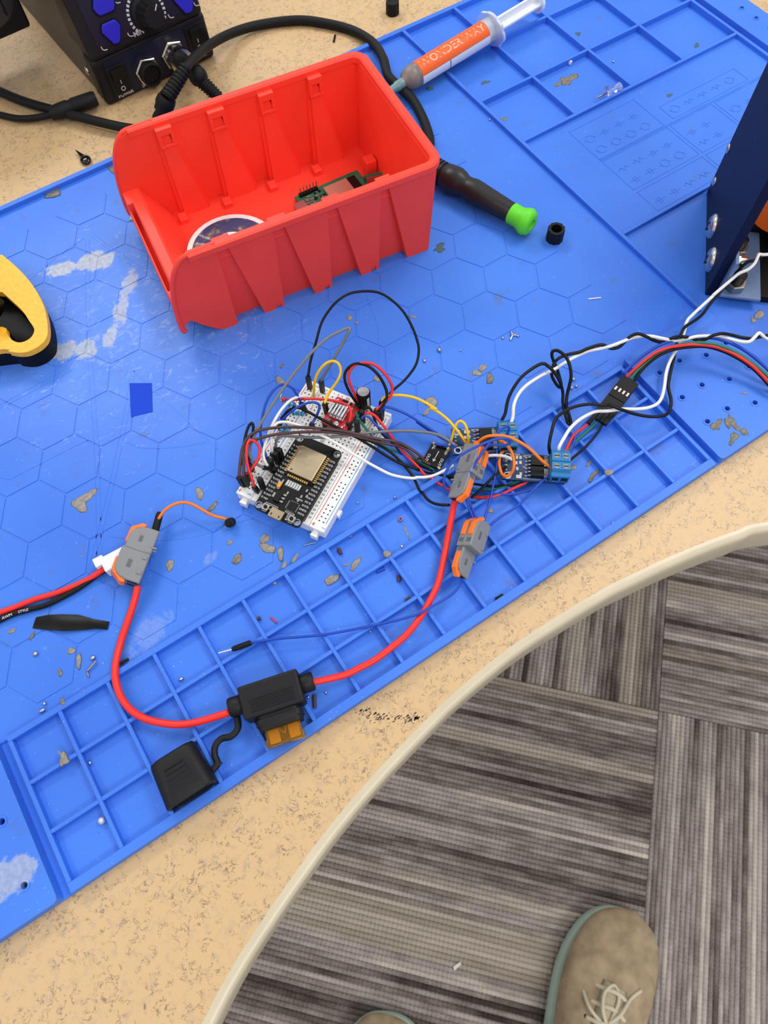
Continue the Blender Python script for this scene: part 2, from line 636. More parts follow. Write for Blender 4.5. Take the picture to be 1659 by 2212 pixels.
# grey smudges
sm = bl.ramp(bl.noise(pos, 62, 5, 0.62), [(0.625, (0, 0, 0, 1)), (0.71, (1, 1, 1, 1))])
c1 = bl.mix(bl.math('MULTIPLY', sm, 0.42), c1, (88, 98, 116))
# specks of dust
dn = bl.noise(pos, 950, 2)
dust = bl.ramp(dn, [(0.745, (0, 0, 0, 1)), (0.77, (1, 1, 1, 1))])
c1 = bl.mix(bl.math('MULTIPLY', dust, 0.7), c1, (190, 206, 240))
dk = bl.ramp(dn, [(0.235, (1, 1, 1, 1)), (0.255, (0, 0, 0, 1))])
c1 = bl.mix(bl.math('MULTIPLY', dk, 0.6), c1, (34, 44, 74))
# worn pale residue patches: chains of soft ellipses with a torn edge
edge_n = bl.noise(pos, 130, 6, 0.7)
def patch(c_in, blobs, colr, amt=0.85, cut=0.35):
    acc = None
    for (px, py, rx, ry, rot) in blobs:
        mp = bl.n('ShaderNodeMapping', vector_type='TEXTURE', ins={'Vector': pos, 'Location': (px / 1000, py / 1000, 0.722), 'Rotation': (0, 0, rot), 'Scale': (rx / 1000, ry / 1000, 1)})
        ln = bl.n('ShaderNodeVectorMath', operation='LENGTH', ins={0: mp.outputs[0]})
        f = bl.math('SUBTRACT', 1.0, ln.outputs['Value'])
        acc = f if acc is None else bl.math('MAXIMUM', acc, f)
    f = bl.math('ADD', acc, bl.math('MULTIPLY', bl.math('SUBTRACT', edge_n, 0.5), 1.5))
    f = bl.math('MULTIPLY', bl.math('SUBTRACT', f, cut), 7.0, clamp=True)
    tone = bl.ramp(bl.noise(pos, 420, 4), [(0.3, [v * 0.86 for v in colr]), (0.7, colr)])
    return bl.mix(bl.math('MULTIPLY', f, amt), c_in, tone)
c1 = patch(c1, [(139, 269, 22, 9, -0.35), (160, 262, 22, 13, -0.3)], (190, 196, 205))
c1 = patch(c1, [(172, 231, 16, 9, 0.95), (158, 214, 20, 8, 0.9), (142, 198, 12, 7, 0.8)], (188, 194, 208), 0.72)
c1 = patch(c1, [(113, 206, 18, 13, -0.3), (126, 198, 14, 12, -0.3)], (180, 190, 206))
c1 = patch(c1, [(-20, -60, 17, 14, 0.2)], (176, 186, 206), 0.7)
c1 = patch(c1, [(80, 10, 26, 16, 0.3), (127, 30, 9, 6, 0.5)], (150, 172, 222), 0.35, 0.5)
bl.link(c1, 'Base Color')
bl.b.inputs['Roughness'].default_value = 0.50
bl.b.inputs['Specular IOR Level'].default_value = 0.42
bl.bump(bl.noise(pos, 1500, 2), 0.08, 0.0004)
mat('hole_dark', (14, 24, 62), 0.9)

GO = Vector((200, 130, -6.2))
work_mat = thing('soldering_mat', 'blue silicone soldering mat with moulded tray compartments and hexagon pattern', 'mat', GO)
def loc(v):
    return (v[0] - GO.x, v[1] - GO.y, v[2] - GO.z)
def rib(x0, x1, y0, y1, z1=0.0, z0=-4.6, name='tray_rib', bev=0.3):
    return MB().box(x0 - GO.x, x1 - GO.x, y0 - GO.y, y1 - GO.y, z0 - GO.z, z1 - GO.z).build(name, 'mat_blue', work_mat, bevel=bev)
MX0, MX1, MY0, MY1 = -78.0, 703.0, -80.6, 343.0
bo = rrect(MX0, MX1, MY0, MY1, 5)
MB().prism([(x - GO.x, y - GO.y) for x, y in bo], 0, 1.8).build('base_sheet', 'mat_blue', work_mat, bevel=0.3)
MB().prism([(x - GO.x, y - GO.y) for x, y in ((MX0, 0.5), (MX0, 341), (460, 341), (460, 0.5))], 1.5, 2.85).build('work_area', 'mat_blue', work_mat)
MB().prism([(x - GO.x, y - GO.y) for x, y in ((461, -80), (461, 187), (702, 187), (702, -80))], 1.5, 3.2).build('chart_area', 'mat_blue', work_mat)
C = 26.0
# front tray: 15 x 3 cells
rib(-1.2, 391.5, -80.6, -76.0, name='tray_wall')
rib(-1.2, 391.5, -2.2, 0.9, name='tray_wall')
rib(-1.2, 1.0, -76.0, -2.2, name='tray_wall')
rib(389.2, 391.5, -76.0, -2.2, name='tray_wall')
for j in (1, 2):
    yc = -j * C * 0.9907
    for i in range(15):
        rib(i * C + 1.0, (i + 1) * C - 1.0, yc - 1.0, yc + 1.0)
for i in range(1, 15):
    rib(i * C - 1.0, i * C + 1.0, -76.0, -2.2)
# back border and section walls of the right part
rib(MX0, MX1, 339.0, 343.0, name='border_wall')
rib(459.3, 462.0, 2.0, 339.0, name='section_wall')
RX = [460.6, 510, 563.6, 614.6, 669]
RY = [187, 238, 288]
rib(462.0, 668, 185.8, 188.2, name='section_wall')
rib(462.0, 668, 79.0, 81.4, name='section_wall')
rib(667.8, 670.4, -40, 339.0, name='section_wall')
for y in RY[1:]:
    for i in range(4):
        rib(RX[i] + 1.2, RX[i + 1] - 1.2, y - 1.1, y + 1.1)
for x in RX[1:4]:
    rib(x - 1.2, x + 1.2, 188.2, 339.0)
# raised perforated panels
def holed(x0, x1, y0, y1, holes, z1):
    ho = [circ(x - GO.x, y - GO.y, 1.6, 12) for x, y in holes]
    o = MB().plate([(x - GO.x, y - GO.y) for x, y in rrect(x0, x1, y0, y1, 2.5, 3)], ho, 1.7, z1 - GO.z).build('raised_panel', 'mat_blue', work_mat)
    for x, y in holes:
        MB().plate(circ(x - GO.x, y - GO.y, 2.6, 16), [circ(x - GO.x, y - GO.y, 1.6, 12)], z1 - GO.z - 0.01, z1 - GO.z + 0.3).build('hole_rim', 'mat_blue', o)
        MB().cyl((x - GO.x, y - GO.y, 1.76), (x - GO.x, y - GO.y, 2.0), 1.6, n=10).build('hole_bottom', 'hole_dark', o)
    return o
holed(MX0, -6.0, MY0, 3.0, [(x, y) for x, y in ((-15.4, -35.6), (-16.5, -66.5), (-33, -20), (-33, -50), (-50, -35), (-50, -66), (-66, -20), (-66, -50))], 3.0)
hl = []
for ix, x in enumerate((404.5, 420, 436, 452)):
    for iy in range(4):
        y = -17 - iy * 20.3 - (0 if ix in (0, 2) else 0)
        hl.append((x + (1.5 if iy == 0 else 0) + iy * 0.6, y if ix in (0, 1) else y - 6))
hl = [h for h in hl if h[1] > -76]
holed(395.0, 462.0, MY0, 3.0, hl, 1.0)
holed(675.0, 703.0, -80, 343.0, [(692, 330 - 15.5 * k) for k in range(24)], 1.0)

# hexagon pads of the work area
R = 19.62
hexm = MB()
hexm.prism([((R - 0.62) * math.cos(math.radians(60 * k)), (R - 0.62) * math.sin(math.radians(60 * k))) for k in range(6)], 0, 0.36)
hex_me = hexm.mesh('hexagon_pad', 'mat_blue')
for i in range(-11, 6):
    for j in range(-2, 10):
        cx = 321.1 + 29.43 * i
        cy = 59.5 + 34.1 * (j + (0.5 if i % 2 else 0.0))
        if cx < -4 or cx > 437 or cy < 20 or cy > 318:
            continue
        o = bpy.data.objects.new('hexagon_pad', hex_me)
        col.objects.link(o)
        o.parent = work_mat
        o.location = ((cx - GO.x) / 1000, (cy - GO.y) / 1000, 2.84 / 1000)
# long moulded guide lines crossing the hexagons
HZ0, HZ1 = 2.8, 3.34
def guide(pts, w=0.55, gap=2.6, double=True, seg=5):
    pts = [Vector((x - GO.x, y - GO.y, 0)) for x, y in pts]
    mb = MB()
    for s in ((-1, 1) if double else (0,)):
        q = []
        for i, p in enumerate(pts):
            t = (pts[min(i + 1, len(pts) - 1)] - pts[max(i - 1, 0)]).normalized()
            q.append(p + Vector((-t.y, t.x, 0)) * (gap / 2 * s))
        mb.sweep_rect(q, w, HZ0, HZ1, seg)
    mb.build('guide_line', 'mat_blue', work_mat)
guide([(164.7, 284), (133, 210.3), (106, 137.7), (87.3, 91.4), (74, 60)], seg=3)
guide([(168.7, 284.6), (178.2, 252.8), (187.3, 226.6), (191, 204)], seg=3)
guide([(20, 189), (65.6, 188.5), (112.4, 190)], seg=3)
guide([(51.7, 137.9), (101.3, 136.7)], double=False)
guide([(51.7, 137.9), (40, 152)], double=False)
guide([(163, 285.3), (142.3, 280.7), (118.6, 272)], double=False)
guide([(143.8, 167), (130.7, 145.7), (115.8, 123.9), (90.8, 89.1), (70, 62)], seg=3)
guide([(144, 166.8), (151.8, 132.6), (162.7, 83.9)], double=False)
guide([(118.9, 122.4), (124.6, 114.3), (133.8, 107.6), (144.2, 101.7), (157.8, 96.1)], double=False)
guide([(303, 170), (298.1, 148.7), (294.2, 131.3), (286.4, 108.2), (274.5, 89.1), (262, 74)], double=False)
guide([(224.1, 137), (247.8, 136), (294.2, 131.3)], double=False)
guide([(228, 142), (250, 141.2), (276, 139.5)], double=False)
guide([(231.4, 163.9), (221.9, 143.4), (215.2, 124.6), (211, 108)], gap=3.0, seg=3)
guide([(85.8, 72.7), (95.9, 63.6), (112.4, 52.1), (129.8, 44.3), (147.4, 40.5), (161.2, 36.9)], double=False)
# symbol chart moulded in the right section
def rect_line(x0, x1, y0, y1):
    mb = MB()
    for a, b in (((x0, y0), (x1, y0)), ((x1, y0), (x1, y1)), ((x1, y1), (x0, y1)), ((x0, y1), (x0, y0))):
        mb.sweep_rect([(a[0] - GO.x, a[1] - GO.y), (b[0] - GO.x, b[1] - GO.y)], 0.5, HZ0, 3.4, 1)
    return mb
for r in ((496.4, 557, 144, 177.5), (567, 641, 145.5, 160.5), (496.5, 557, 108, 141), (560, 600, 108, 141), (603, 655, 108, 141), (497, 557, 84, 105), (560, 600, 84, 105), (496, 655, 142.2, 143)):
    mb = rect_line(*r)
    rs = random.Random(int(r[0] * 7 + r[2]))
    x0, x1, y0, y1 = r
    if y1 - y0 > 10:
        for k in range(int((x1 - x0) / 14)):
            for q in range(max(1, int((y1 - y0) / 13))):
                cx, cy = x0 + 8 + k * 13.5, y0 + 7 + q * 12.5
                typ = rs.randrange(3)
                if typ == 0:
                    mb.sweep_rect([(cx - GO.x + 3.4 * math.cos(a / 12 * 6.283), cy - GO.y + 3.4 * math.sin(a / 12 * 6.283)) for a in range(13)], 0.45, HZ0, 3.4, 1)
                    mb.sweep_rect([(cx - GO.x - 5, cy - GO.y), (cx - GO.x - 3.4, cy - GO.y)], 0.45, HZ0, 3.4, 1)
                    mb.sweep_rect([(cx - GO.x + 3.4, cy - GO.y), (cx - GO.x + 5, cy - GO.y)], 0.45, HZ0, 3.4, 1)
                elif typ == 1:
                    for s in (-1, 1):
                        mb.sweep_rect([(cx - GO.x + s, cy - GO.y - 2.6), (cx - GO.x + s, cy - GO.y + 2.6)], 0.45, HZ0, 3.4, 1)
                        mb.sweep_rect([(cx - GO.x + s, cy - GO.y), (cx - GO.x + 4.5 * s, cy - GO.y)], 0.45, HZ0, 3.4, 1)
                else:
                    mb.sweep_rect([(cx - GO.x - 5, cy - GO.y), (cx - GO.x - 3, cy - GO.y), (cx - GO.x - 2, cy - GO.y + 2), (cx - GO.x, cy - GO.y - 2), (cx - GO.x + 2, cy - GO.y + 2), (cx - GO.x + 3, cy - GO.y), (cx - GO.x + 5, cy - GO.y)], 0.45, HZ0, 3.4, 1)
    mb.build('symbol_chart', 'mat_blue', work_mat)

def PP(px, py, pt, nrm):
    """point of a plane seen at a photograph pixel (mm)"""
    r = CAM_R.transposed() @ Vector(((px - 829.5) / F_PX, (py - 1106.0) / F_PX, 1.0))
    n = Vector(nrm)
    s = (Vector(pt) - CAM_C).dot(n) / r.dot(n)
    return CAM_C + r * s

# ================================================================ red parts bin
mat('bin_red', (252, 70, 52), 0.42, vary=0.03, vscale=40, spec=0.4)
a = math.radians(-7.5)
def bx(lx, ly):
    return (lx * math.cos(a) - ly * math.sin(a), lx * math.sin(a) + ly * math.cos(a))
BO = (250.0, 242.0)
o2 = bx(*BO)
pbin = thing('parts_bin', 'open red plastic stacking bin with ribbed sides standing on the mat', 'bin', (o2[0], o2[1], -3), -7.5)
def solid(ob, t, off=-1):
    md = ob.modifiers.new('thickness', 'SOLIDIFY')
    md.thickness = t / 1000
    md.offset = off
HB = 69.0
def side(near):
    s = 1 if near else -1
    def Y(v):             # v = distance inwards from the outer plane
        return (188.2 - 242 + v) if near else (296.8 - 242 - v)
    bot = [(192.5, 211), (224.5, 246), (258, 279), (291.6, 312.4)]
    top = [(193.5, 199.5), (227.3, 233.7), (261, 266.5), (294.8, 299.4)]
    mb = MB()
    zt, zb = HB - 4, 0.0
    def quad(xb0, xb1, xt0, xt1, db0, db1, dt0, dt1):
        vs = [(xb0 - 250, Y(db0), zb), (xb1 - 250, Y(db1), zb), (xt1 - 250, Y(dt1), zt), (xt0 - 250, Y(dt0), zt)]
        f = (0, 1, 2, 3) if near else (3, 2, 1, 0)
        mb.add(vs, [f])
    xb, xt = 192.5, 193.5
    for k, ((b0, b1), (t0, t1)) in enumerate(zip(bot, top)):
        if k > 0:
            w_ = b0 - xb
            e0 = -0.8 * 4.0 / zt
            xs = [(xb, 0), (xb + w_ * 0.10, 0), (xb + w_ * 0.12, 4.0), (xb + w_ * 0.34, 4.0), (xb + w_ * 0.36, 0), (b0, 0), (t0, zt), (xt, zt)]
            xs = [(xb, 0), (xb + w_ * 0.58, 0), (xb + w_ * 0.58, 2.6), (xb + w_ * 0.62, 4.0), (xb + w_ * 0.82, 4.0), (xb + w_ * 0.86, 0), (b0, 0), (t0, zt), (xt, zt)]
            vs_ = [(x_ - 250, Y(-0.8 * z_ / zt), z_) for x_, z_ in xs]
            mb.add(vs_, [list(range(len(vs_))) if near else list(range(len(vs_)))[::-1]])
        quad(b0, b0 + 0.4, t0, t0 + 0.4, 0, 7.0, -0.8, 1.6)
        quad(b0 + 0.4, b1 - 0.4, t0 + 0.4, t1 - 0.4, 7.0, 7.0, 1.6, 1.6)
        quad(b1 - 0.4, b1, t1 - 0.4, t1, 7.0, 0, 1.6, -0.8)
        xb, xt = b1, t1
    quad(xb, 328, xt, 331, 0, 0, -0.8, -0.8)
    # curved front cheek (flat)
    cont = [(192.5, 0), (184, 0), (180.5, 1.5), (176, 6), (171.5, 11), (168.5, 15), (166, 18), (162.6, 17.5), (160.6, 12.5), (159.2, 12), (158.8, 16), (159.2, 26), (160.6, 38), (163.6, 51), (167.5, 60), (172, 65.5), (177, 68), (193.5, 68)]
    def dd(z):
        return -0.8 * z / 65
    vs = [(x - 250, Y(dd(z)), z) for x, z in cont]
    mb.add(vs, [list(range(len(vs)))[::-1] if near else list(range(len(vs)))])
    w = mb.build('side_wall', 'bin_red', pbin)
    solid(w, 2.0, -1)
    # flange of the front cheek
    fl = MB()
    pts = [(x - 250, Y(dd(z) - 0.3), z) for x, z in cont[8:]]
    fl.tube(pts, 1.5, 8, seg=3)
    fl.build('front_flange', 'bin_red', w, smooth=True)
    # catch blocks at the top of the inner ribs and foot bosses at their base
    for (b0, b1), (t0, t1) in zip(bot, top):
        m2 = MB()
        xa, xc = t0 - 250 - 1.0, t1 - 250 + 3.5
        ya, yb = sorted((Y(2.0), Y(6.2)))
        yi0, yi1 = sorted((Y(3.4), Y(6.2)))
        m2.box(xa, xc, ya, yb, HB - 7.5, HB - 3.0)
        m2.box(xa, xa + 2.2, ya, yb, HB - 14, HB - 7.5)
        m2.box(xc - 2.2, xc, ya, yb, HB - 14, HB - 7.5)
        m2.box(xa, xc, ya, yb, HB - 16, HB - 14)
        m2.build('catch', 'bin_red', w, bevel=0.4)
        y0, y1 = sorted((Y(8.5), Y(16)))
        MB().box(b0 - 250 - 5, b0 - 250 + 1, y0, y1, 2, 7).build('foot_boss', 'bin_red', w, bevel=0.8)
    return w
side(True)
side(False)
# base, back wall, rim
_o = [(183, 190)]
for b0, b1 in ((192.5, 211), (224.5, 246), (258, 279), (291.6, 312.4)):
    _o += [(b0 + 0.3, 189.0), (b0 + 0.5, 196.2), (b1 - 0.5, 196.2), (b1 - 0.3, 189.0)]
_o += [(328, 189)]
_o = _o + [(x, 485.0 - y) for x, y in _o[::-1]]
MB().prism([(x - 250, y - 242) for x, y in _o], 0.8, 3.2).build('bottom', 'bin_red', pbin)
bw = MB()
bw.add([(328 - 250, 188.2 - 242, 0), (328 - 250, 296.8 - 242, 0), (331 - 250, 297.6 - 242, HB - 4), (331 - 250, 187.4 - 242, HB - 4)], [(0, 1, 2, 3)])
b_ = bw.build('back_wall', 'bin_red', pbin)
solid(b_, 2.0, -1)
MB().box(318 - 250, 326 - 250, 262 - 242, 270 - 242, 2, 16).build('boss', 'bin_red', b_, bevel=1.0)
def ushape(x0, xr, y0, y1, r, n=6):
    out = [(x0, y0)]
    for cx, cy, a0 in ((xr - r, y0 + r, -90), (xr - r, y1 - r, 0)):
        for k in range(n + 1):
            t = math.radians(a0 + 90 * k / n)
            out.append((cx + r * math.cos(t), cy + r * math.sin(t)))
    out.append((x0, y1))
    return out
ou = ushape(177 - 250, 335.2 - 250, 184.6 - 242, 300.2 - 242, 10)
iu = ushape(177 - 250, 329.4 - 250, 190.0 - 242, 294.8 - 242, 5)
rim = MB()
n = len(ou)
ops = []
for (x0_, y0_), (x1_, y1_) in zip(ou, iu):
    ops.append([Vector((x0_, y0_, HB - 4.5)), Vector((x0_, y0_, HB - 1.0)), Vector((x0_ * 0.8 + x1_ * 0.2, y0_ * 0.8 + y1_ * 0.2, HB)), Vector((x0_ * 0.2 + x1_ * 0.8, y0_ * 0.2 + y1_ * 0.8, HB)), Vector((x1_, y1_, HB - 1.0)), Vector((x1_, y1_, HB - 4.5))])
rim.loft(ops)
rim.build('rim', 'bin_red', pbin, smooth=True, fix=True, auto=40)
# front lip with label slot
lip = MB()
def xz(poly, y0, y1, mb):
    vs = [(x - 250, y0 - 242, z) for x, z in poly] + [(x - 250, y1 - 242, z) for x, z in poly]
    k = len(poly)
    mb.add(vs, [list(range(k)), list(range(k, 2 * k))[::-1]] + [(i, i + k, (i + 1) % k + k, (i + 1) % k) for i in range(k)])
xz([(163, 30), (164, 31), (169.5, 31), (171, 30), (186, 3), (183, 0.5), (168.5, 15), (163, 18)], 190, 295, lip)
xz([(158.8, 14), (159.2, 25.5), (160.4, 25.5), (160.2, 17), (163.5, 19.5), (163.5, 15)], 190, 295, lip)
xz([(159, 14), (159.6, 30.5), (164, 31), (164, 15)], 190, 204, lip)
xz([(159, 14), (159.6, 30.5), (164, 31), (164, 15)], 283, 295, lip)
lip.build('front_lip', 'bin_red', pbin, fix=True, bevel=0.35)
# ---------------------------------------------------------------- solder wire spool lying in the bin
mat('spool_white', (226, 216, 214), 0.45, vary=0.05, vscale=90)
sl = NT('spool_label')
tcn = sl.n('ShaderNodeTexCoord')
dirt = sl.ramp(sl.noise(tcn.outputs['Object'], 120, 5, 0.65), [(0.48, (46, 44, 92)), (0.56, (96, 78, 74)), (0.66, (178, 160, 148))])
sl.link(dirt, 'Base Color')
sl.b.inputs['Roughness'].default_value = 0.6
spc = P(503, 541, 14)
spool = thing('solder_spool', 'white spool with a stained dark blue ring label lying in the red bin', 'spool', (spc.x, spc.y, 0.3), 20)
RO = 29.0
MB().plate(circ(0, 0, RO, 40), [circ(0, 0, 11, 24)], 0, 2.0).build('flange', 'spool_white', spool, bevel=0.4)
MB().plate(circ(0, 0, RO, 40), [circ(0, 0, 11, 24)], 14, 16).build('flange', 'spool_white', spool, bevel=0.4)
MB().plate(circ(0, 0, 17, 32), [circ(0, 0, 11, 24)], 2, 14).build('hub', 'spool_white', spool, smooth=False)
MB().plate(circ(0, 0, 24, 36), [circ(0, 0, 16.9, 24)], 2.2, 13.8).build('solder_wire', mat('solder', (170, 170, 172), 0.35, 0.9), spool)
lb = MB().plate(circ(0, 0, 25.5, 40), [circ(0, 0, 13, 28)], 16.0, 16.1).build('label_ring', 'spool_label', spool)
MB().cyl((0, 0, 1), (0, 0, 12.0), 11.2, n=28).build('hub_web', 'spool_white', spool)
MB().plate(circ(0, 0, 13.0, 28), [circ(0, 0, 10.8, 24)], 15.9, 16.6).build('hole_lip', 'spool_white', spool)
tx = MB()
for k, wd in enumerate(['SOLDER', 'FLUX', 'CENTER', 'SOLDADURA', 'CENTRO DE', 'FUNDENTE']):
    t = math.radians(100 + k * 17)
    add_text(tx, wd, 21 * math.cos(t), 21 * math.sin(t), 16.14, 2.3, math.degrees(t) + 180)
tx.build('lettering', mat('print_white', (225, 225, 230), 0.6), lb)

# ---------------------------------------------------------------- green circuit board in the bin
mat('pcb_green', (28, 104, 72), 0.4, vary=0.15, vscale=150)
mat('copper_pad', (188, 132, 112), 0.45, 0.2)
mat('chip_black', (15, 15, 17), 0.45, spec=0.25)
mat('metal_bright', (188, 188, 190), 0.3, 1.0)
mat('metal_dull', (165, 160, 152), 0.4, 1.0)
mat('tin', (150, 150, 146), 0.4, 0.8)
A_ = P(640, 455, 4)
B_ = P(800, 385, 4)
angp = math.degrees(math.atan2(B_.y - A_.y, B_.x - A_.x))
gp = thing('circuit_board', 'small green circuit board with pin header lying in the red bin', 'circuit board', ((A_.x + B_.x) / 2 + 0.5, (A_.y + B_.y) / 2 + 3.5, 0.5), angp)
MB().box(-24, 25, -8, 9.5, 1.2, 2.6).build('board', 'pcb_green', gp, bevel=0.1)
MB().box(-4, 14, -7.5, 5.2, 2.6, 4.2).build('shield', 'copper_pad', gp, bevel=0.3)
MB().box(14.2, 20.5, -7.5, 5.5, 2.6, 3.3).build('antenna_block', 'chip_black', gp)
u = MB()
u.prism([(x, y) for x, y in rrect(-29, -21, -6.0, 1.2, 1.0)], 2.4, 5.4)
u.build('usb_socket', 'metal_bright', gp, bevel=0.3)
hd = MB().box(-21, -7, 6.2, 8.8, 2.6, 4.6).build('pin_header', 'chip_black', gp)
pm = MB()
for k in range(6):
    pm.box(-20 + 2.45 * k, -19.4 + 2.45 * k, 7.2, 7.8, 4.6, 9.5)
pm.build('pins', 'metal_dull', hd)
rs = random.Random(5)
for k in range(26):
    x, y = rs.uniform(-20, -5), rs.uniform(-7, 5)
    s1, s2 = rs.uniform(0.5, 1.4), rs.uniform(0.4, 0.9)
    MB().box(x - s1, x + s1, y - s2, y + s2, 2.6, 2.6 + rs.uniform(0.4, 1)).build('component', rs.choice(['tin', 'chip_black', 'tin']), gp)
gp2 = thing('circuit_board', 'dark edge-on circuit board leaning behind the copper shield in the bin', 'circuit board', (B_.x + 4, B_.y - 2, 0.4), angp - 15)
MB().box(-9, 9, -0.8, 0.8, 0.3, 7).build('board', 'pcb_green', gp2, bevel=0.1)
MB().box(-8, 8, -1.8, -0.8, 1, 6.5).build('cover', 'metal_dull', gp2)

# ================================================================ soldering station
mat('station_black', (24, 23, 25), 0.45, spec=0.3, bump=0.15, bscale=1500)
mat('station_side', (74, 68, 60), 0.55, vary=0.05, vscale=20)
mat('panel_film', (26, 30, 48), 0.32, spec=0.35)
mat('button_blue', (34, 36, 190), 0.35)
mat('rubber_black', (17, 17, 18), 0.6, spec=0.3)
mat('chrome', (210, 205, 196), 0.18, 1.0)
mat('print_grey', (205, 206, 210), 0.6)
SROT = 3.2
so = P(236, 233, DZ)
station = thing('soldering_station', 'black soldering station with blue buttons and a ribbed knob at the desk back', 'soldering station', (so.x, so.y, DZ), SROT)
Ms = Matrix.Translation((so.x, so.y, DZ)) @ Matrix.Rotation(math.radians(SROT), 4, 'Z')
Mi = Ms.inverted()
def lp(px, py, pt, nrm):
    """photo pixel on a local plane of the station -> local mm"""
    q = PP(px, py, Ms @ Vector(pt), Ms.to_3x3() @ Vector(nrm))
    return Mi @ q
SW = 95.0
# lower block
lowp = [(0, 0), (1, 33), (120, 33), (150, 0)]
def yz(poly, x0, x1, mb):
    k = len(poly)
    vs = [(x0, y, z) for y, z in poly] + [(x1, y, z) for y, z in poly]
    mb.add(vs, [list(range(k))[::-1], list(range(k, 2 * k))] + [(i, (i + 1) % k, (i + 1) % k + k, i + k) for i in range(k)])
lo = MB()
yz([(0, 0), (3, 33), (20, 34), (20, 0)], 0, SW, lo)
lo.build('lower_bezel', 'station_black', station, bevel=3.5, bseg=3, fix=True)
up = MB()
yz([(0.5, 33), (24, 112), (40, 118), (40, 33)], 1, SW - 1, up)
up.build('upper_bezel', 'station_black', station, bevel=3.5, bseg=3, fix=True)
bd = MB()
yz([(20, 1.5), (20, 100), (36, 117), (175, 117), (175, 1.5)], 1.5, SW - 1.5, bd)
bd.build('housing', 'station_side', station, bevel=1.0, fix=True)
# display film on the sloped front
dn_ = Vector((0, -79.0, 23.5)).normalized()
dpt = Vector((0, 0.5, 33)) + dn_ * 0.15
upv = Vector((0, 23.5, 79.0)).normalized()
Mf = frame(dpt, (1, 0, 0), upv)        # local film frame: x right, y up the slope, z out
film = MB()
film.prism(rrect(9, SW - 7, 7, 78, 3), 0, 0.25, Mf)
fo_ = film.build('front_film', 'panel_film', station)
def on_film(px, py):
    q = Mf.inverted() @ lp(px, py, dpt, dn_)
    return q.x, q.y
# rounded triangle buttons
def tri_btn(px, py, flip, s=9.0, rot=0):
    x, y = on_film(px, py)
    pts = []
    for k in range(3):
        t = math.radians(90 + 120 * k + (180 if flip else 0) + rot)
        for dlt in (-20, 0, 20):
            pts.append((x + s * math.cos(t + math.radians(dlt)) * 0.86, y + s * 0.92 * math.sin(t + math.radians(dlt))))
    b = MB().prism(pts, 0.2, 2.2, Mf).build('button', 'button_blue', station, bevel=0.6, bseg=3)
    pts2 = [(x + (p[0] - x) * 1.16, y + (p[1] - y) * 1.16) for p in pts]
    MB().prism(pts2, 0.2, 0.5, Mf).build('button_gap', 'chip_black', b)
tri_btn(241, 67, True, 8.5)
tri_btn(220, 4, False, 9.5)
tri_btn(397, -2, True, 9.5)
# knob
kx, ky = on_film(316, 28)
K0 = Mf @ Vector((kx, ky, 0.2))
kd = (Mf.to_3x3() @ Vector((0, 0, 1)))
kn = MB().lathe([(0, 11.4), (1.5, 11.4), (2.6, 10.0), (3, 9.2)], K0, kd, 28)
kob = kn.build('knob', 'rubber_black', station, smooth=True, auto=40)
k2 = MB()
prf = []
for ring in (3, 17):
    lpv = []
    for k in range(48):
        t = 2 * math.pi * k / 48
        rr = (9.0 if ring == 3 else 7.2) + (0.45 if k % 4 < 2 else -0.25)
        lpv.append(Mf @ Vector((kx + rr * math.cos(t), ky + rr * math.sin(t), ring)))
    prf.append(lpv)
k2.loft(prf)
k2.build('ribbed_cap', 'rubber_black', kob, bevel=0.3)
MB().prism([(kx + 1.5, ky + 3.6), (kx + 2.1, ky + 3.2), (kx + 4.6, ky + 6.4), (kx + 4.0, ky + 6.8)], 17.0, 17.15, Mf).build('pointer', 'print_grey', kob)
tk = MB()
for k in range(24):
    t = math.radians(212 - k * 11.5)
    if math.degrees(t) < -36:
        break
    c_, s_ = math.cos(t), math.sin(t)
    q = []
    for rr, w in ((12.6, 0.8), (14.6, 0.8), (14.6, -0.8), (12.6, -0.8)):
        q.append((kx + rr * c_ - w * s_, ky + rr * s_ + w * c_))
    tk.prism(q, 0.26, 0.32, Mf)
tx_, ty_ = on_film(299.5, 71)
add_text(tk, 'MIN', tx_, ty_, 0.3, 4.6, 0, 0.06, Mf)
for px, py in ((226, 106), (283, 76), (370, 36), (425, 10), (254, 4)):
    x, y = on_film(px, py)
    pts = [(x - 1.8, y + 2.2), (x - 1.6, y + 0.4), (x - 0.4, y - 0.6), (x + 1.8, y - 0.8)]
    for p0, p1 in zip(pts[:-1], pts[1:]):
        d = Vector((p1[0] - p0[0], p1[1] - p0[1])).normalized() * 0.28
        tk.prism([(p0[0] - d.y, p0[1] + d.x), (p1[0] - d.y, p1[1] + d.x), (p1[0] + d.y, p1[1] - d.x), (p0[0] + d.y, p0[1] - d.x)], 0.26, 0.32, Mf)
tag(tk.build('scale_print', 'print_grey', fo_), None, None, kind='stuff')
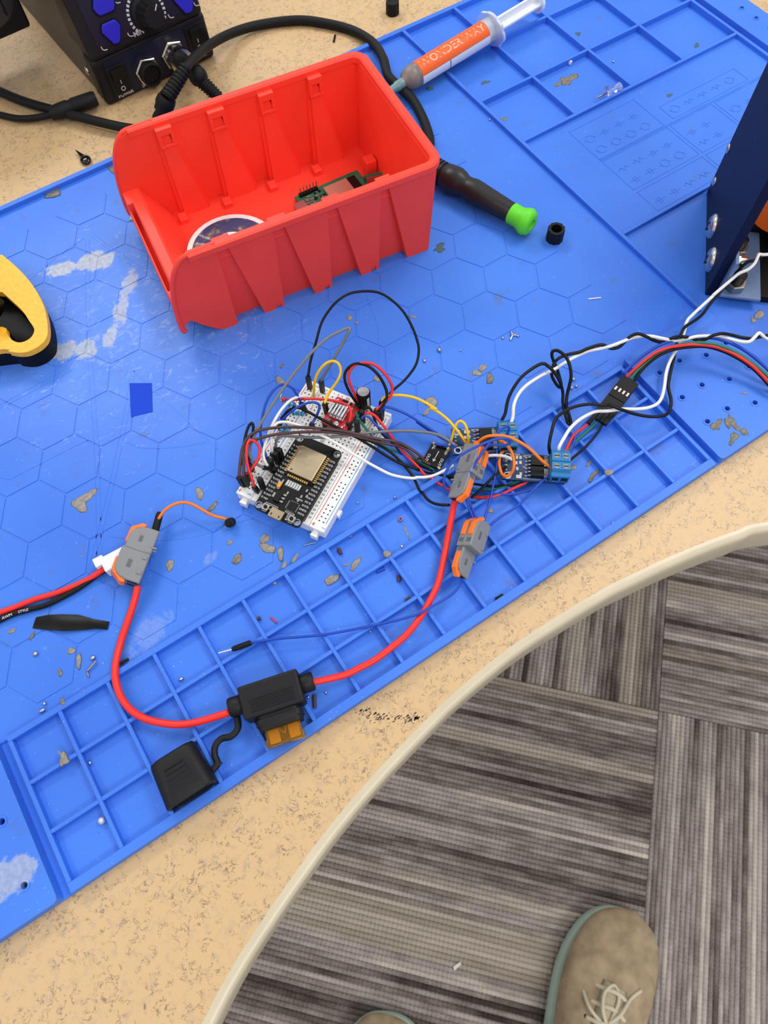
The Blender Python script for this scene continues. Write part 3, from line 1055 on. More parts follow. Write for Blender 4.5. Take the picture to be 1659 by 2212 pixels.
# lower panel
ln_ = Vector((0, -33.0, 3.0)).normalized()
lpt = Vector((0, 0, 0)) + ln_ * 0.05
Ml = frame(lpt, (1, 0, 0), Vector((0, 3, 33)))
def on_low(px, py):
    q = Ml.inverted() @ lp(px, py, lpt, ln_)
    return q.x, q.y
pl = MB().prism(rrect(8, SW - 4, 3, 30.5, 1.5), 0, 0.3, Ml).build('connector_panel', 'panel_film', station)
def rocker(px, py):
    x, y = on_low(px, py)
    f = MB().prism(rrect(x - 8, x + 8, y - 9, y + 11, 1), 0.2, 1.6, Ml).build('rocker_switch', 'station_black', station, bevel=0.3)
    r = MB()
    vs = [Ml @ Vector(v) for v in ((x - 5, y - 9, 1.4), (x + 5, y - 9, 1.4), (x + 5, y + 9, 1.4), (x - 5, y + 9, 1.4), (x - 5, y - 9, 1.9), (x + 5, y - 9, 1.9), (x + 5, y + 0.5, 2.4), (x - 5, y + 0.5, 2.4), (x + 5, y + 9, 5.2), (x - 5, y + 9, 5.2))]
    r.add(vs, [(4, 5, 6, 7), (7, 6, 8, 9), (0, 1, 5, 4), (3, 2, 8, 9)[::-1], (1, 2, 8, 6, 5), (0, 4, 7, 9, 3)])
    ro = r.build('rocker', 'rubber_black', f, fix=True, bevel=0.3)
    t = MB()
    t.plate(circ(x, y - 5.2, 1.7, 14), [circ(x, y - 5.2, 1.25, 12)], 2.25, 2.4, Ml)
    t.build('off_mark', 'print_grey', ro)
    MB().prism([(x - 0.22, y - 1.5), (x + 0.22, y - 1.5), (x + 0.22, y + 1.1), (x - 0.22, y + 1.1)], 2.5, 2.7, Ml).build('on_mark', 'print_grey', ro)
rocker(258, 173)
rocker(424, 84)
def din(px, py, plug):
    x, y = on_low(px, py)
    c = Ml @ Vector((x, y, 0.2))
    d = Ml.to_3x3() @ Vector((0, 0, 1))
    sck = MB()
    sck.lathe([(0, 10.6), (2.6, 10.6), (3.4, 9.6)], c, d, 6)
    so_ = sck.build('din_socket', 'chrome', station, bevel=0.4)
    ring = MB()
    prof = [(3, 8.2)] + [(3 + 0.6 * k, 8.2 + (0.25 if k % 2 else 0)) for k in range(1, 10)] + [(9, 7.6), (9, 6.8), (6.5, 6.6)]
    ring.lathe(prof, c, d, 28, caps=True)
    ring.build('threaded_ring', 'rubber_black' if not plug else 'chrome', so_, smooth=True, auto=30)
    if not plug:
        pmb = MB()
        MB().cyl(c + d * 6.4, c + d * 7.0, 6.6, n=24).build('socket_face', 'chip_black', so_)
        for k in range(7):
            t = math.radians(k * 51)
            q = Ml @ Vector((x + 4.2 * math.cos(t), y + 4.2 * math.sin(t), 7.2))
            pmb.cyl(q, q + d * 0.15, 0.55, n=8)
        pmb.build('pin_holes', 'hole_dark', so_)
    return c, d
din(318, 152, False)
c2, d2_ = din(374, 116, True)
tw = MB()
x, y = on_low(273, 204)
y = 4.3
add_text(tw, 'POWER', x, y, 0.4, 3.6, 0, 0.08, Ml)
x, y = on_low(316, 186)
y = 3.9
add_text(tw, 'SMD', x, y, 0.4, 3.2, 0, 0.05, Ml)
x, y = on_low(432, 122)
add_text(tw, 'POWER', x, y, 0.34, 3.2, 0, 0.03, Ml)
tag(tw.build('lettering', 'print_grey', pl), None, None, kind='stuff')
# plug screwed onto the right socket, with knurled ring and ribbed strain relief
M0 = Ms
pr = MB()
kn_ = []
for t_, rr in ((9, 8.8), (15, 8.8)):
    kn_.append([c2 + d2_ * t_ + (Ml.to_3x3() @ Vector(((rr + (0.22 if k % 2 else 0)) * math.cos(2 * math.pi * k / 48), (rr + (0.22 if k % 2 else 0)) * math.sin(2 * math.pi * k / 48), 0))) for k in range(48)])
pr.loft(kn_)
plug = thing('cable_plug', 'black cable plug with a knurled metal ring screwed into the soldering station', 'plug', M=Ms)
pr.build('knurled_ring', 'chrome', plug)
def loc_s(px, py, h):
    return Mi @ P(px, py, h)
e_ = loc_s(440, 180, 12)
MB().tube([c2 + d2_ * 14, c2 + d2_ * 24, loc_s(425, 160, 18)], 6.4, 14).build('plug_body', 'rubber_black', plug, smooth=True, auto=50)
MB().sphere(loc_s(428, 165, 16), 7.0, 14).build('plug_elbow', 'rubber_black', plug, smooth=True)
def relief(p0, p1, r0, r1, nr, par, nm='strain_relief'):
    p0, p1 = Vector(p0), Vector(p1)
    L = (p1 - p0).length
    prof = []
    for k in range(nr):
        t0 = L * k / nr
        dt = L / nr
        f = k / nr
        rr = r0 + (r1 - r0) * f
        prof += [(t0, rr), (t0 + dt * 0.55, rr), (t0 + dt * 0.6, rr * 0.84), (t0 + dt * 0.97, rr * 0.84)]
    MB().lathe(prof, p0, p1 - p0, 16).build(nm, 'rubber_black', par)
q0 = loc_s(432, 172, 14)
q1 = loc_s(474, 212, 2)
relief(q0, q1, 5.4, 4.4, 8, plug)
MB().tube([q1, loc_s(520, 250, 1), loc_s(560, 300, 1), loc_s(480, 330, 1), loc_s(330, 287, 0.5), loc_s(250, 272, 0), loc_s(150, 247, 0), loc_s(60, 222, 0), loc_s(0, 198, -1), loc_s(-60, 170, -2), loc_s(-160, 120, -2), loc_s(-260, 110, -2), loc_s(-420, 160, -2)], 3.4, 12).build('cable', 'rubber_black', plug, smooth=True)
# barrel power plug in the side and its thin cord
pw_ = thing('power_plug', 'slim black barrel plug lying beside the station with its thin cord', 'plug', P(170, 225, DZ))
o_ = P(170, 225, DZ)
a0, a1 = P(208, 212, 2) - o_, P(140, 236, 2) - o_
MB().lathe([(0, 4.6), (2, 5.4), (18, 5.6), (19, 5.0), (21, 5.0), (22, 5.6), (30, 5.4), (34, 4.6), (36, 4.4)], a0, a1 - a0, 18).build('barrel', 'rubber_black', pw_, smooth=True, auto=40)
relief(a1 * 0.98 + a0 * 0.02, P(112, 248, 1) - o_, 3.6, 2.6, 6, pw_)
MB().tube([P(118, 246, 0) - o_, P(80, 254, -2) - o_, P(40, 256, -2) - o_, P(0, 248, -2.6) - o_, P(-50, 236, -3.4) - o_, P(-150, 210, -3.6) - o_, P(-300, 220, -3.6) - o_, P(-420, 260, -3.6) - o_], 2.4, 10).build('cord', 'rubber_black', pw_, smooth=True)
# screw in the housing side
scw = MB()
q = loc_s(188, 180, 20)
scw.lathe([(0, 3.2), (1.0, 3.0), (1.6, 2.0), (1.8, 0.4)], (1.2, 24, 16), (-1, 0, 0), 16)
scw.build('screw', 'chrome', station, smooth=True)
# handset cradle on the left flank
hold = thing('handset_cradle', 'black plastic handset cradle with rounded slotted boss left of the station', 'holder', M=Ms)
hq = loc_s(69, 58, 30)
hq2 = loc_s(0, 87, 30)
MB().box(hq.x - 95, hq.x, hq.y, hq.y + 50, hq.z, hq.z + 75).build('block', 'station_black', hold, bevel=2)
MB().box(hq.x - 12, 3.0, hq.y + 18, hq.y + 38, hq.z + 42, hq.z + 66).build('mounting_arm', 'station_black', hold, bevel=1.5)
bc = loc_s(20, 30, 60)
bo_ = MB().sphere((bc.x - 8, hq.y + 2, bc.z), 24, 20, (1, 0.35, 1)).build('boss', mat('boss_grey', (58, 58, 62), 0.35), hold, smooth=True)
for k in range(4):
    MB().box(bc.x - 22 + k * 8, bc.x - 21 + k * 8, hq.y - 7.2 + abs(k - 1.5) * 0.9, hq.y + 2, bc.z - 14, bc.z + 10).build('slot', 'chip_black', bo_)

# ================================================================ soldering iron: cable, handle and green collar
iron = thing('soldering_iron', 'black soldering iron handle with a bright green collar and long black cable', 'soldering iron', P(1000, 420, -3))
io = P(1000, 420, -3)
def il(px, py, h):
    return P(px, py, h) - io
h0, h1 = il(902, 345, 7), il(1108, 462, 7)
L = (h1 - h0).length
prof = []
for k in range(9):
    t = k * 2.6
    prof += [(t, 6.3), (t + 1.4, 6.3), (t + 1.5, 5.5), (t + 2.5, 5.5)]
prof += [(24, 6.4), (30, 7.2), (34, 7.4), (38, 6.6), (41, 5.6), (44, 5.8), (48, 6.4), (52, 6.3), (L, 5.0)]
sc_ = L / max(p[0] for p in prof)
MB().lathe([(t * sc_ if t <= 52 else t, r * 1.27) for t, r in prof[:-1]] + [(L, 6.4)], h0, h1 - h0, 24).build('handle', mat('grip_black', (30, 28, 27), 0.4), iron, smooth=True, auto=50)
dv = (h1 - h0).normalized()
MB().lathe([(-1, 6.8), (5, 6.8), (7, 7.4), (9.5, 8.6), (11.5, 9.0), (14.5, 7.6), (15.5, 6.0), (15.5, 3.4), (12, 3.0)], h1, dv, 28).build('collar', mat('green_plastic', (96, 214, 40), 0.45), iron, smooth=True, auto=40)
MB().tube([il(905, 350, 7), il(928, 318, 2), il(920, 272, 0), il(893, 218, 1.0), il(862, 188, 3.0), il(838, 163, 4.0), il(827, 125, 4.0), il(805, 92, 0.5), il(762, 66, -2.4), il(700, 50, -2.6), il(640, 44, -2.6), il(560, 54, -2), il(500, 72, 2), il(450, 99, 12), il(420, 125, 22), il(398, 152, 30)], 3.5, 12).build('cable', 'rubber_black', iron, smooth=True)
relief(il(402, 146, 31), il(360, 212, 22), 4.6, 5.6, 9, iron)
MB().lathe([(0, 5.6), (2, 6.6), (6, 6.9), (8, 6.2), (11, 6.2), (12, 5.0)], il(362, 208, 22), il(348, 248, 10) - il(362, 208, 22), 18).build('joint', 'rubber_black', iron, smooth=True, auto=40)
MB().tube([il(349, 240, 12), il(342, 262, 2), il(400, 300, 1), il(480, 330, 1)], 3.6, 10).build('tail', 'rubber_black', iron, smooth=True)

# ================================================================ syringe of solder paste
mat('syringe_clear', (225, 232, 245), 0.25, trans=0.6, ior=1.3)
mat('paste_grey', (128, 118, 112), 0.4)
mat('label_orange', (240, 96, 30), 0.5)
mat('label_white', (214, 222, 238), 0.5)
mat('plunger_white', (232, 236, 242), 0.4)
s0, s1 = P(872, 178, 6.5), P(1062, 62, 9.6)
sm_ = frame(s0, s1 - s0, Vector((0, 0, 1)))
# local: x along the barrel, y up, z sideways
syr = thing('syringe', 'solder paste syringe with an orange label lying on the mat ribs', 'syringe', M=frame(s0, s1 - s0, Vector((0, 0, 1))))
SL = (s1 - s0).length
MB().lathe([(-14, 1.6), (-13, 2.6), (-8, 2.9), (-7, 3.6), (-1, 3.6)], (0, 0, 0), (1, 0, 0), 18).build('tip_cap', mat('teal_clear', (150, 196, 200), 0.3, trans=0.5), syr, smooth=True, auto=40)
MB().lathe([(-3, 3.0), (0, 3.4), (2, 6.4), (6, 8.0), (9, 8.4), (10, 8.0), (11, 8.6), (48, 8.6)], (0, 0, 0), (1, 0, 0), 26).build('paste', 'paste_grey', syr, smooth=True, auto=50)
MB().lathe([(48.1, 8.65), (SL, 8.65)], (0, 0, 0), (1, 0, 0), 26, caps=False).build('barrel', 'syringe_clear', syr, smooth=True)
fl_ = MB()
fl_.loft([[Vector((SL + dx_, (15.0 if abs(math.cos(t)) < 0.72 else 10.5) * math.sin(t) * 0.78, (15.5 if abs(math.cos(t)) > 0.6 else 12) * math.cos(t))) for t in [2 * math.pi * k / 32 for k in range(32)]] for dx_ in (-2.0, 0.6)])
fl_.build('finger_flange', 'syringe_clear', syr, bevel=0.4)
pgm = MB().box(50, SL + 46, -0.9, 0.9, -6.2, 6.2).box(50, SL + 46, -6.2, 6.2, -0.9, 0.9)
pg = pgm.build('plunger', 'plunger_white', syr, bevel=0.2)
MB().lathe([(0, 7.6), (4, 7.6), (5, 6)], (48.2, 0, 0), (1, 0, 0), 20).build('piston', 'plunger_white', pg, smooth=True, auto=30)
MB().lathe([(0, 8.5), (2, 8.5)], (SL + 46, 0, 0), (1, 0, 0), 20).build('thumb_pad', 'plunger_white', pg)
# wrapped label: arc from the far side over the top to the near side
def wrap(x0, x1, a0, a1, r, mb, n=20):
    vs, fs = [], []
    for k in range(n + 1):
        t = math.radians(a0 + (a1 - a0) * k / n)
        for xx in (x0, x1):
            vs.append((xx, r * math.cos(t), r * math.sin(t)))
    for k in range(n):
        fs.append((2 * k, 2 * k + 1, 2 * k + 3, 2 * k + 2))
    mb.add(vs, fs)
lab = MB()
wrap(12, SL - 9, -30, 68, 8.8, lab)
lab.build('label', 'label_orange', syr, smooth=True, fix=True)
wl = MB()
wrap(12, 38, 70, 112, 8.8, wl)
wrap(39, SL - 9, 70, 112, 8.8, wl)
wl.build('label_band', 'label_white', syr, smooth=True, fix=True)
# lettering bent round the barrel
lt = MB()
vs, fs = text_mesh('WONDER WAY', 8.6, 0.0, space=1.0)
w_ = max(v.x for v in vs) - min(v.x for v in vs)
scx = (SL - 25) / w_
tv = []
def bend(x, y, r):
    t = math.radians(20) - y / r
    return (x, r * math.cos(t), r * math.sin(t))
cxm = (12 + SL - 9) / 2
for v in vs:
    tv.append(bend(cxm + v.x * scx, v.y, 8.93))
lt.add(tv, fs)
lt.build('lettering', mat('print_pale', (250, 214, 190), 0.6), syr)
lt = MB()
vs, fs = text_mesh('WONDER WAY', 8.6, -0.32, space=1.0)
tv = []
for v in vs:
    tv.append(bend(cxm + v.x * scx, v.y, 9.0))
lt.add(tv, fs)
lt.build('lettering_core', 'label_orange', syr)

# ================================================================ small black caps, pin
def ribbed_cap(px, py, label, r=7.5 / 2, h=7.0, open_top=True, base=-3):
    c = P(px, py, base)
    t = thing('ribbed_cap', label, 'cap', (c.x, c.y, base), 10)
    n = 40
    lo, hi = [], []
    for k in range(n):
        tt = 2 * math.pi * k / n
        rr = r + (0.35 if k % 4 < 2 else 0)
        lo.append(Vector((rr * math.cos(tt), rr * math.sin(tt), 0)))
        hi.append(Vector((rr * math.cos(tt), rr * math.sin(tt), h)))
    MB().plate([(v.x, v.y) for v in lo], [circ(0, 0, r * 0.68, 20)], 0, h).build('body', 'rubber_black', t)
    MB().cyl((0, 0, 0.2), (0, 0, h * (0.3 if open_top else 0.97)), r * 0.7, n=20).build('core', 'chip_black', t)
ribbed_cap(1197, 516, 'small black ribbed cap standing open on the mat beside the green collar', 5.3, 9.0)
ribbed_cap(848, 29, 'small black ribbed cap standing on the bare desk above the syringe', 5.0, 9.6, False, DZ)
pin0, pin1 = P(1285, 213, -1.5), P(1342, 186, 1)
pn = thing('push_pin', 'clear plastic push pin lying in a tray compartment', 'push pin', M=frame(pin0, pin1 - pin0, Vector((0, 0, 1))))
mat('clear_plastic', (235, 240, 255), 0.08, trans=0.9, ior=1.4)
MB().lathe([(0, 0.1), (3, 0.55), (11, 0.6)], (0, 0, 0), (1, 0, 0), 8).build('needle', 'metal_dull', pn, smooth=True)
MB().lathe([(9.5, 1.0), (10, 4.6), (11.2, 4.8), (12.2, 2.2), (14, 1.8), (18, 2.4), (20, 3.4), (21, 3.6), (21.6, 3.0)], (0, 0, 0), (1, 0, 0), 20).build('head', 'clear_plastic', pn, smooth=True, auto=60)

# ================================================================ navy fixture on the right
mat('navy_print', (11, 20, 54), 0.55, spec=0.25, bump=0.4, bscale=300)
mat('bracket_blue', (100, 124, 162), 0.45, vary=0.03)
mat('bolt_black', (58, 54, 52), 0.35, 0.9)
F1 = Vector((472.5, 13.0, -3))
fd = Vector((537.3 - 472.5, 79.6 - 13.0, 0)).normalized()
fx = thing('fixture', 'navy upright plate bolted to a black base with a pale blue angle bracket', 'fixture', M=frame(F1, fd, Vector((0, 0, 1))))
# local: x along the plate, y up, z = towards the camera-right side (fd x up)
FI = frame(F1, fd, Vector((0, 0, 1))).inverted()
zs = 1.0
LEN = 90.5
MB().box(0, LEN, 0, 165, 0.0, 5.5).build('upright_plate', 'navy_print', fx, bevel=0.4)
MB().box(0, LEN - 2, 0, 5.0, 5.5, 120).build('base_plate', mat('base_black', (17, 16, 17), 0.45, bump=0.2, spec=0.2), fx, bevel=0.4)
nf = frame(F1, fd, Vector((0, 0, 1))).to_3x3() @ Vector((0, 0, 1))
def onface(px, py):
    return FI @ PP(px, py, F1, nf)
for px, py in ((1540, 489), (1537, 561)):
    q = onface(px, py)
    s_ = MB().lathe([(0, 7.8), (1.0, 7.6), (2.4, 6.0), (3.2, 3.2), (3.5, 0.3)], (q.x, q.y, 0), (0, 0, -1), 24).build('screw', 'chrome', fx, smooth=True, auto=60)
    MB().box(q.x - 3.2, q.x + 3.2, q.y - 0.6, q.y + 0.6, -3.65, -2.9).box(q.x - 0.6, q.x + 0.6, q.y - 3.2, q.y + 3.2, -3.65, -2.9).build('cross_slot', 'bolt_black', s_)
for px, py in ((1574, 321), (1544, 393)):
    q = onface(px, py)
    MB().lathe([(0, 3.2), (0.6, 3.0), (1.3, 1.6), (1.5, 0.2)], (q.x, q.y, 0), (0, 0, -1), 16).build('screw', 'chrome', fx, smooth=True)
def onbase(px, py, yy_):
    q = PP(px, py, F1 + Vector((0, 0, yy_)), (0, 0, 1))
    return FI @ q
bA, bB = onbase(1643, 648, 7.2), onbase(1642, 503, 7.2)
BZ = (bA.z + bB.z) / 2
br = MB()
br.box(bA.x, bB.x, 5.0, 7.2, 5.5, BZ)
br.box(bA.x, bB.x, 5.0, 34, 5.5, 7.7)
bro = br.build('angle_bracket', 'bracket_blue', fx, bevel=0.5)
def hexbolt(x, z):
    b = MB().prism([(x + 6.4 * math.cos(math.radians(60 * k + 15)), z + 6.4 * math.sin(math.radians(60 * k + 15))) for k in range(6)], 0, 5.0, Matrix(((1, 0, 0, 0), (0, 0, 1, 7.2), (0, 1, 0, 0), (0, 0, 0, 1))))
    bo2 = b.build('hex_nut', 'metal_dull', bro, bevel=0.6, fix=True)
    prof = [(0, 3.9)]
    for k in range(7):
        prof += [(5 + k * 0.9, 3.6), (5.45 + k * 0.9, 4.0)]
    prof += [(12, 3.2)]
    MB().lathe(prof, (x, 7.2, z), (0, 1, 0), 18).build('bolt', 'bolt_black', bro)
for px, py in ((1596, 532), (1592, 608)):
    q = onbase(px, py, 12)
    hexbolt(q.x, q.z)
q = onbase(1578, 566, 20)
sidebolt = MB().lathe([(0, 5), (4, 5), (4.2, 3.2), (9, 3.2)], (q.x, 22, 7.7), (0, 0, 1), 6)
sidebolt.build('side_bolt', 'metal_bright', bro)
oq = onbase(1690, 420, 30)
spl = MB().lathe([(0, 34), (3, 34), (3.1, 12), (30, 12), (30.1, 34), (33, 34)], (oq.x - 18, 48, oq.z + 8), (1, 0, 0), 40)
spl.build('orange_wheel', mat('orange_print', (226, 96, 14), 0.5), fx, smooth=True, auto=30)
MB().box(oq.x - 24, oq.x + 20, 5, 48, oq.z + 4, oq.z + 12).build('wheel_mount', 'base_black', fx, bevel=0.5)

# ================================================================ yellow handled tool at the left
YC = (0, 520)
def yp(x, y, h):
    return P(x / 7.541, 520 + y / 7.541, h)
YH = 17.0
youter = [(0, 175), (150, 300), (330, 470), (500, 680), (620, 880), (700, 1080), (738, 1300), (735, 1480), (680, 1590), (560, 1690), (400, 1760), (250, 1772), (100, 1750), (0, 1715)]
yslot = [(0, 785), (150, 920), (330, 1090), (430, 1240), (515, 1370), (512, 1450), (460, 1530), (360, 1590), (255, 1605), (150, 1560), (70, 1450), (0, 1350)]
yo = P(0, 690, -3)
ytool = thing('clamp_tool', 'yellow oval grip plate with a slotted black handle at the left edge', 'tool', (yo.x, yo.y, -3))
def yl(pts, h):
    return [((yp(x, y, h) - yo).x, (yp(x, y, h) - yo).y) for x, y in pts]
vdir = (yp(0, 175, YH) - yp(738, 1400, YH)).normalized()
ol = yl(youter, YH)
sl_ = yl(yslot, YH)
ol = ol + [(ol[-1][0] - 36, ol[-1][1] + 22), ((ol[0][0] + ol[-1][0]) / 2 - 56, (ol[0][1] + ol[-1][1]) / 2 + 37), (ol[0][0] - 36, ol[0][1] + 24)]
sl_ = sl_ + [(sl_[-1][0] - 18, sl_[-1][1] + 12), (sl_[0][0] - 18, sl_[0][1] + 12)]
oc = [(v.x, v.y) for v in catmull([Vector((x, y, 0)) for x, y in ol + ol[:1]], 3)][:-1]
sc2 = [(v.x, v.y) for v in catmull([Vector((x, y, 0)) for x, y in sl_ + sl_[:1]], 3)][:-1]
mat('yellow_plastic', (247, 180, 44), 0.45, vary=0.05, vscale=400, bump=0.1)
MB().plate(oc, [sc2], YH - 4.2, YH).build('grip_plate', 'yellow_plastic', ytool)
cx_ = sum(p[0] for p in oc) / len(oc)
cy_ = sum(p[1] for p in oc) / len(oc)
shr = [(cx_ + (x - cx_) * 0.93 + 0.0, cy_ + (y - cy_) * 0.93 - 0.5) for x, y in oc]
shs = [(x * 1.0 + 0.2, y + 0.2) for x, y in sc2]
MB().plate(shr, [shs], 0, YH - 4.2).build('base_body', mat('tool_black', (12, 13, 18), 0.5, spec=0.2), ytool, bevel=1.0)
ins = [(cx_ + (x - cx_) * 1.0, cy_ + (y - cy_) * 1.0) for x, y in sc2]
MB().prism(ins, 0.5, 6).build('slot_floor', 'tool_black', ytool)
h0_ = Vector((sum(p[0] for p in sc2) / len(sc2), sum(p[1] for p in sc2) / len(sc2), 9))
MB().tube([h0_ + Vector((-3, 6, 16)), h0_ + Vector((-12, 20, 20)), h0_ + Vector((-26, 36, 20)), h0_ + Vector((-46, 52, 16))], 7.5, 14).build('handle', 'tool_black', ytool, smooth=True)

# ================================================================ tapes
mat('tape_blue', (18, 66, 200), 0.6, spec=0.2)
mat('tape_black', (12, 12, 13), 0.35, spec=0.22)
tb = [(138.4, 159.2), (149.8, 151.5), (141.2, 132.4), (128.8, 136.6)]
tag(MB().prism(tb, -2.95, -2.75).build('tape_piece', 'tape_blue'), 'small dark blue tape rectangle stuck on the mat', 'tape')
bt = MB()
top_ = [(78, 1333), (104, 1328), (135, 1327), (170, 1328), (205, 1338), (237, 1343)]
bot_ = [(70, 1357), (104, 1361), (140, 1363), (180, 1361), (205, 1358), (232, 1360)]
hts = [0.3, 0.9, 2.2, 1.0, 1.6, 0.2]
lps = []
for (t, b, h) in zip(top_, bot_, hts):
    A1, B1 = P(*t, -2.9 + h * 0.6), P(*b, -2.9 + h)
    Mx = (A1 + B1) / 2 + Vector((0, 0, h * 0.7))
    lps.append([A1, Mx, B1, B1 - Vector((0, 0, 0.2)), Mx - Vector((0, 0, 0.2)), A1 - Vector((0, 0, 0.2))])
bt.loft(lps)
tag(bt.build('tape_piece', 'tape_black', smooth=True, fix=True, auto=45), 'crumpled strip of black electrical tape on the mat', 'tape')

# ================================================================ shoes on the carpet
mat('suede', (172, 152, 124), 0.95, vary=0.10, vscale=60, bump=0.5, bscale=500, spec=0.1)
mat('mint_foam', (180, 202, 188), 0.8, vary=0.03, vscale=50)
mat('lace', (214, 204, 178), 0.9)
mat('outsole', (40, 44, 60), 0.8)
def shoe(label, toe, dirv, mirror):
    d = Vector((dirv[0], dirv[1], 0)).normalized()
    t = thing('shoe', label, 'shoe', M=frame(Vector((toe[0], toe[1], FL + 5)), d, Vector((-d.y, d.x, 0))), group='pair of taupe lace-up shoes')
    s = -1 if mirror else 1
    # local: x forward (0 = toe tip, negative = heel), y left, z up
    st = [(0, 0, 4), (-4, 1, 22), (-14, 2, 38), (-32, 3, 49), (-60, 4, 56), (-95, 4, 58), (-135, 2, 53), (-180, 0, 43), (-225, -1, 40), (-260, -1, 38), (-285, 0, 30), (-294, 0, 14)]
    def outline(x, cy, w, z, n=20, infl=0):
        return None
    def loop(z, grow):
        L = [Vector((x + (grow if i == 0 else 0), s * (cy + w + grow), z)) for i, (x, cy, w) in enumerate(st)]
        Rr = [Vector((x + (grow if i == 0 else 0), s * (cy - w - grow), z)) for i, (x, cy, w) in enumerate(st)]
        return L + Rr[::-1]
    so2 = MB()
    lps = [loop(0, -2), loop(3, 1)]
    if mirror:
        lps = [lp_[::-1] for lp_ in lps]
    so2.loft(lps)
    so2.build('outsole', 'outsole', t, smooth=True, fix=True, auto=60, sub=1)
    so3 = MB()
    lps = [loop(3, 1), loop(10, 2.4), loop(15, 1.2), loop(17, 2.2), loop(24, 0.8), loop(31, -1.5)]
    for lp_ in lps[1:]:
        for v in lp_:
            if v.x > -45:
                v.z += (v.x + 45) * 0.12
    so3.loft(lps)
    so3.build('midsole', 'mint_foam', t, smooth=True, fix=True, auto=70, sub=1)
    upm = MB()
    hts = [33, 40, 47, 55, 64, 74, 88, 102, 104, 104, 100, 92]
    secs = []
    for (x, cy, w), hh in zip(st, hts):
        sec = []
        for k in range(13):
            tt = math.pi * k / 12
            ww = max(2, w + 0.6)
            f = math.sin(tt)
            if x < -150:
                yy_ = ww * math.cos(tt) * (0.75 + 0.25 * (1 - f))
            else:
                yy_ = ww * math.cos(tt) * (1.0 - 0.1 * f)
            sec.append(Vector((x + (3 if x == 0 else 0), s * (cy + yy_), 24 + (hh - 24) * (f ** 0.62))))
        secs.append(sec)
    upm.loft(secs, caps=True)
    upm.build('upper', 'suede', t, smooth=True, fix=True, sub=2)
    # eyestay and laces
    lc = MB()
    def topz(x):
        for (xa, ha), (xb, hb) in zip([(q[0], h) for q, h in zip(st, hts)][:-1], [(q[0], h) for q, h in zip(st, hts)][1:]):
            if xb <= x <= xa:
                return ha + (hb - ha) * (xa - x) / (xa - xb)
        return 80
    for k in range(5):
        x = -92 - 17 * k
        z = topz(x) + 1.5
        MB().tube([(x - 2, s * (4 + 21), z - 7), (x, s * (4 + 9), z + 1), (x + 2, s * 4, z + 3), (x + 1, s * (4 - 10), z + 1), (x - 3, s * (4 - 21), z - 7)], 2.6, 8).build('lace', 'lace', t, smooth=True)
        for sd in (21, -21):
            MB().sphere((x - 2, s * (4 + sd), z - 7), 3.0, 8, (1, 1, 0.5)).build('eyelet', 'outsole', t, smooth=True)
    z = topz(-120)
    MB().tube([(-124, s * 4, z + 4), (-108, s * -6, z + 5), (-88, s * -16, topz(-88) - 1), (-74, s * -26, topz(-74) - 4)], 2.0, 8).build('lace', 'lace', t, smooth=True)
    MB().tube([(-124, s * 4, z + 5), (-112, s * 14, z + 8), (-96, s * 16, topz(-96) + 8), (-84, s * 6, topz(-84) + 3), (-96, s * -2, topz(-96) + 5), (-124, s * 2, z + 6)], 2.0, 8).build('lace', 'lace', t, smooth=True)
    MB().tube([(-126, s * 5, z + 4), (-118, s * 26, z + 3), (-104, s * 36, topz(-104) - 12), (-92, s * 39, topz(-92) - 18)], 2.0, 8).build('lace', 'lace', t, smooth=True)
    tg = MB()
    tg.loft([[Vector((x, s * (4 + w), topz(x) + dz)) for w, dz in ((-15, -1), (-8, 2), (0, 3), (8, 2), (15, -1), (0, -4))] for x in (-84, -110, -140, -170, -185)])
    tg.build('tongue', mat('tongue', (196, 186, 160), 0.95, vary=0.05), t, smooth=True, fix=True)
    # dark opening for the foot
    MB().prism([(-235 + 46 * math.cos(a_), 26 * math.sin(a_)) for a_ in [2 * math.pi * k / 20 for k in range(20)]], 95, 105.5).build('collar_opening', 'outsole', t)
    return t
toe = P(1368, 1972, FL + 32)
ax0 = P(1300, 2212, FL + 60)
shoe('whole toe of a taupe suede shoe with mint sole and cream laces', (toe.x, toe.y), (toe.x - ax0.x + 0, toe.y - ax0.y), False)
toe2 = P(806, 2178, FL + 28)
shoe('barely visible taupe shoe toe at the bottom picture edge', (toe2.x - 6, toe2.y - 4), (0.30, 0.95), True)

# ================================================================ breadboard
mat('bb_white', (238, 238, 236), 0.45)
mat('bb_hole', (40, 38, 38), 0.8)
mat('line_red', (214, 56, 56), 0.5)
mat('line_blue', (52, 138, 206), 0.5)
mat('print_black', (44, 44, 46), 0.7)
BBC = (206.6, 49.4)
BR = 30.3
BT = 8.5             # top of the board over its own base
bb = thing('breadboard', 'white solderless breadboard crowded with jumper wires', 'breadboard', (BBC[0], BBC[1], -3), BR)
LB, WB = 41.5, 27.8
body = MB().box(-LB, LB, -18.2, 18.2, 0, BT).build('terminal_strip', 'bb_white', bb, bevel=0.4)
MB().box(-LB + 1, LB - 1, -1.3, 1.3, BT - 0.01, BT + 0.03).build('centre_groove', mat('groove_grey', (176, 176, 176), 0.6), body)
PITCH = 2.54
hol, num = MB(), MB()
for k in range(30):
    x = -PITCH * 14.5 + PITCH * k
    for r in range(5):
        for s in (1, -1):
            y = s * (3.81 + PITCH * r)
            hol.box(x - 0.42, x + 0.42, y - 0.42, y + 0.42, BT - 0.05, BT + 0.03)
    for s in (1, -1):
        add_text(num, str(30 - k), x, s * 16.6, BT + 0.04, 1.7, -90, 0.03)
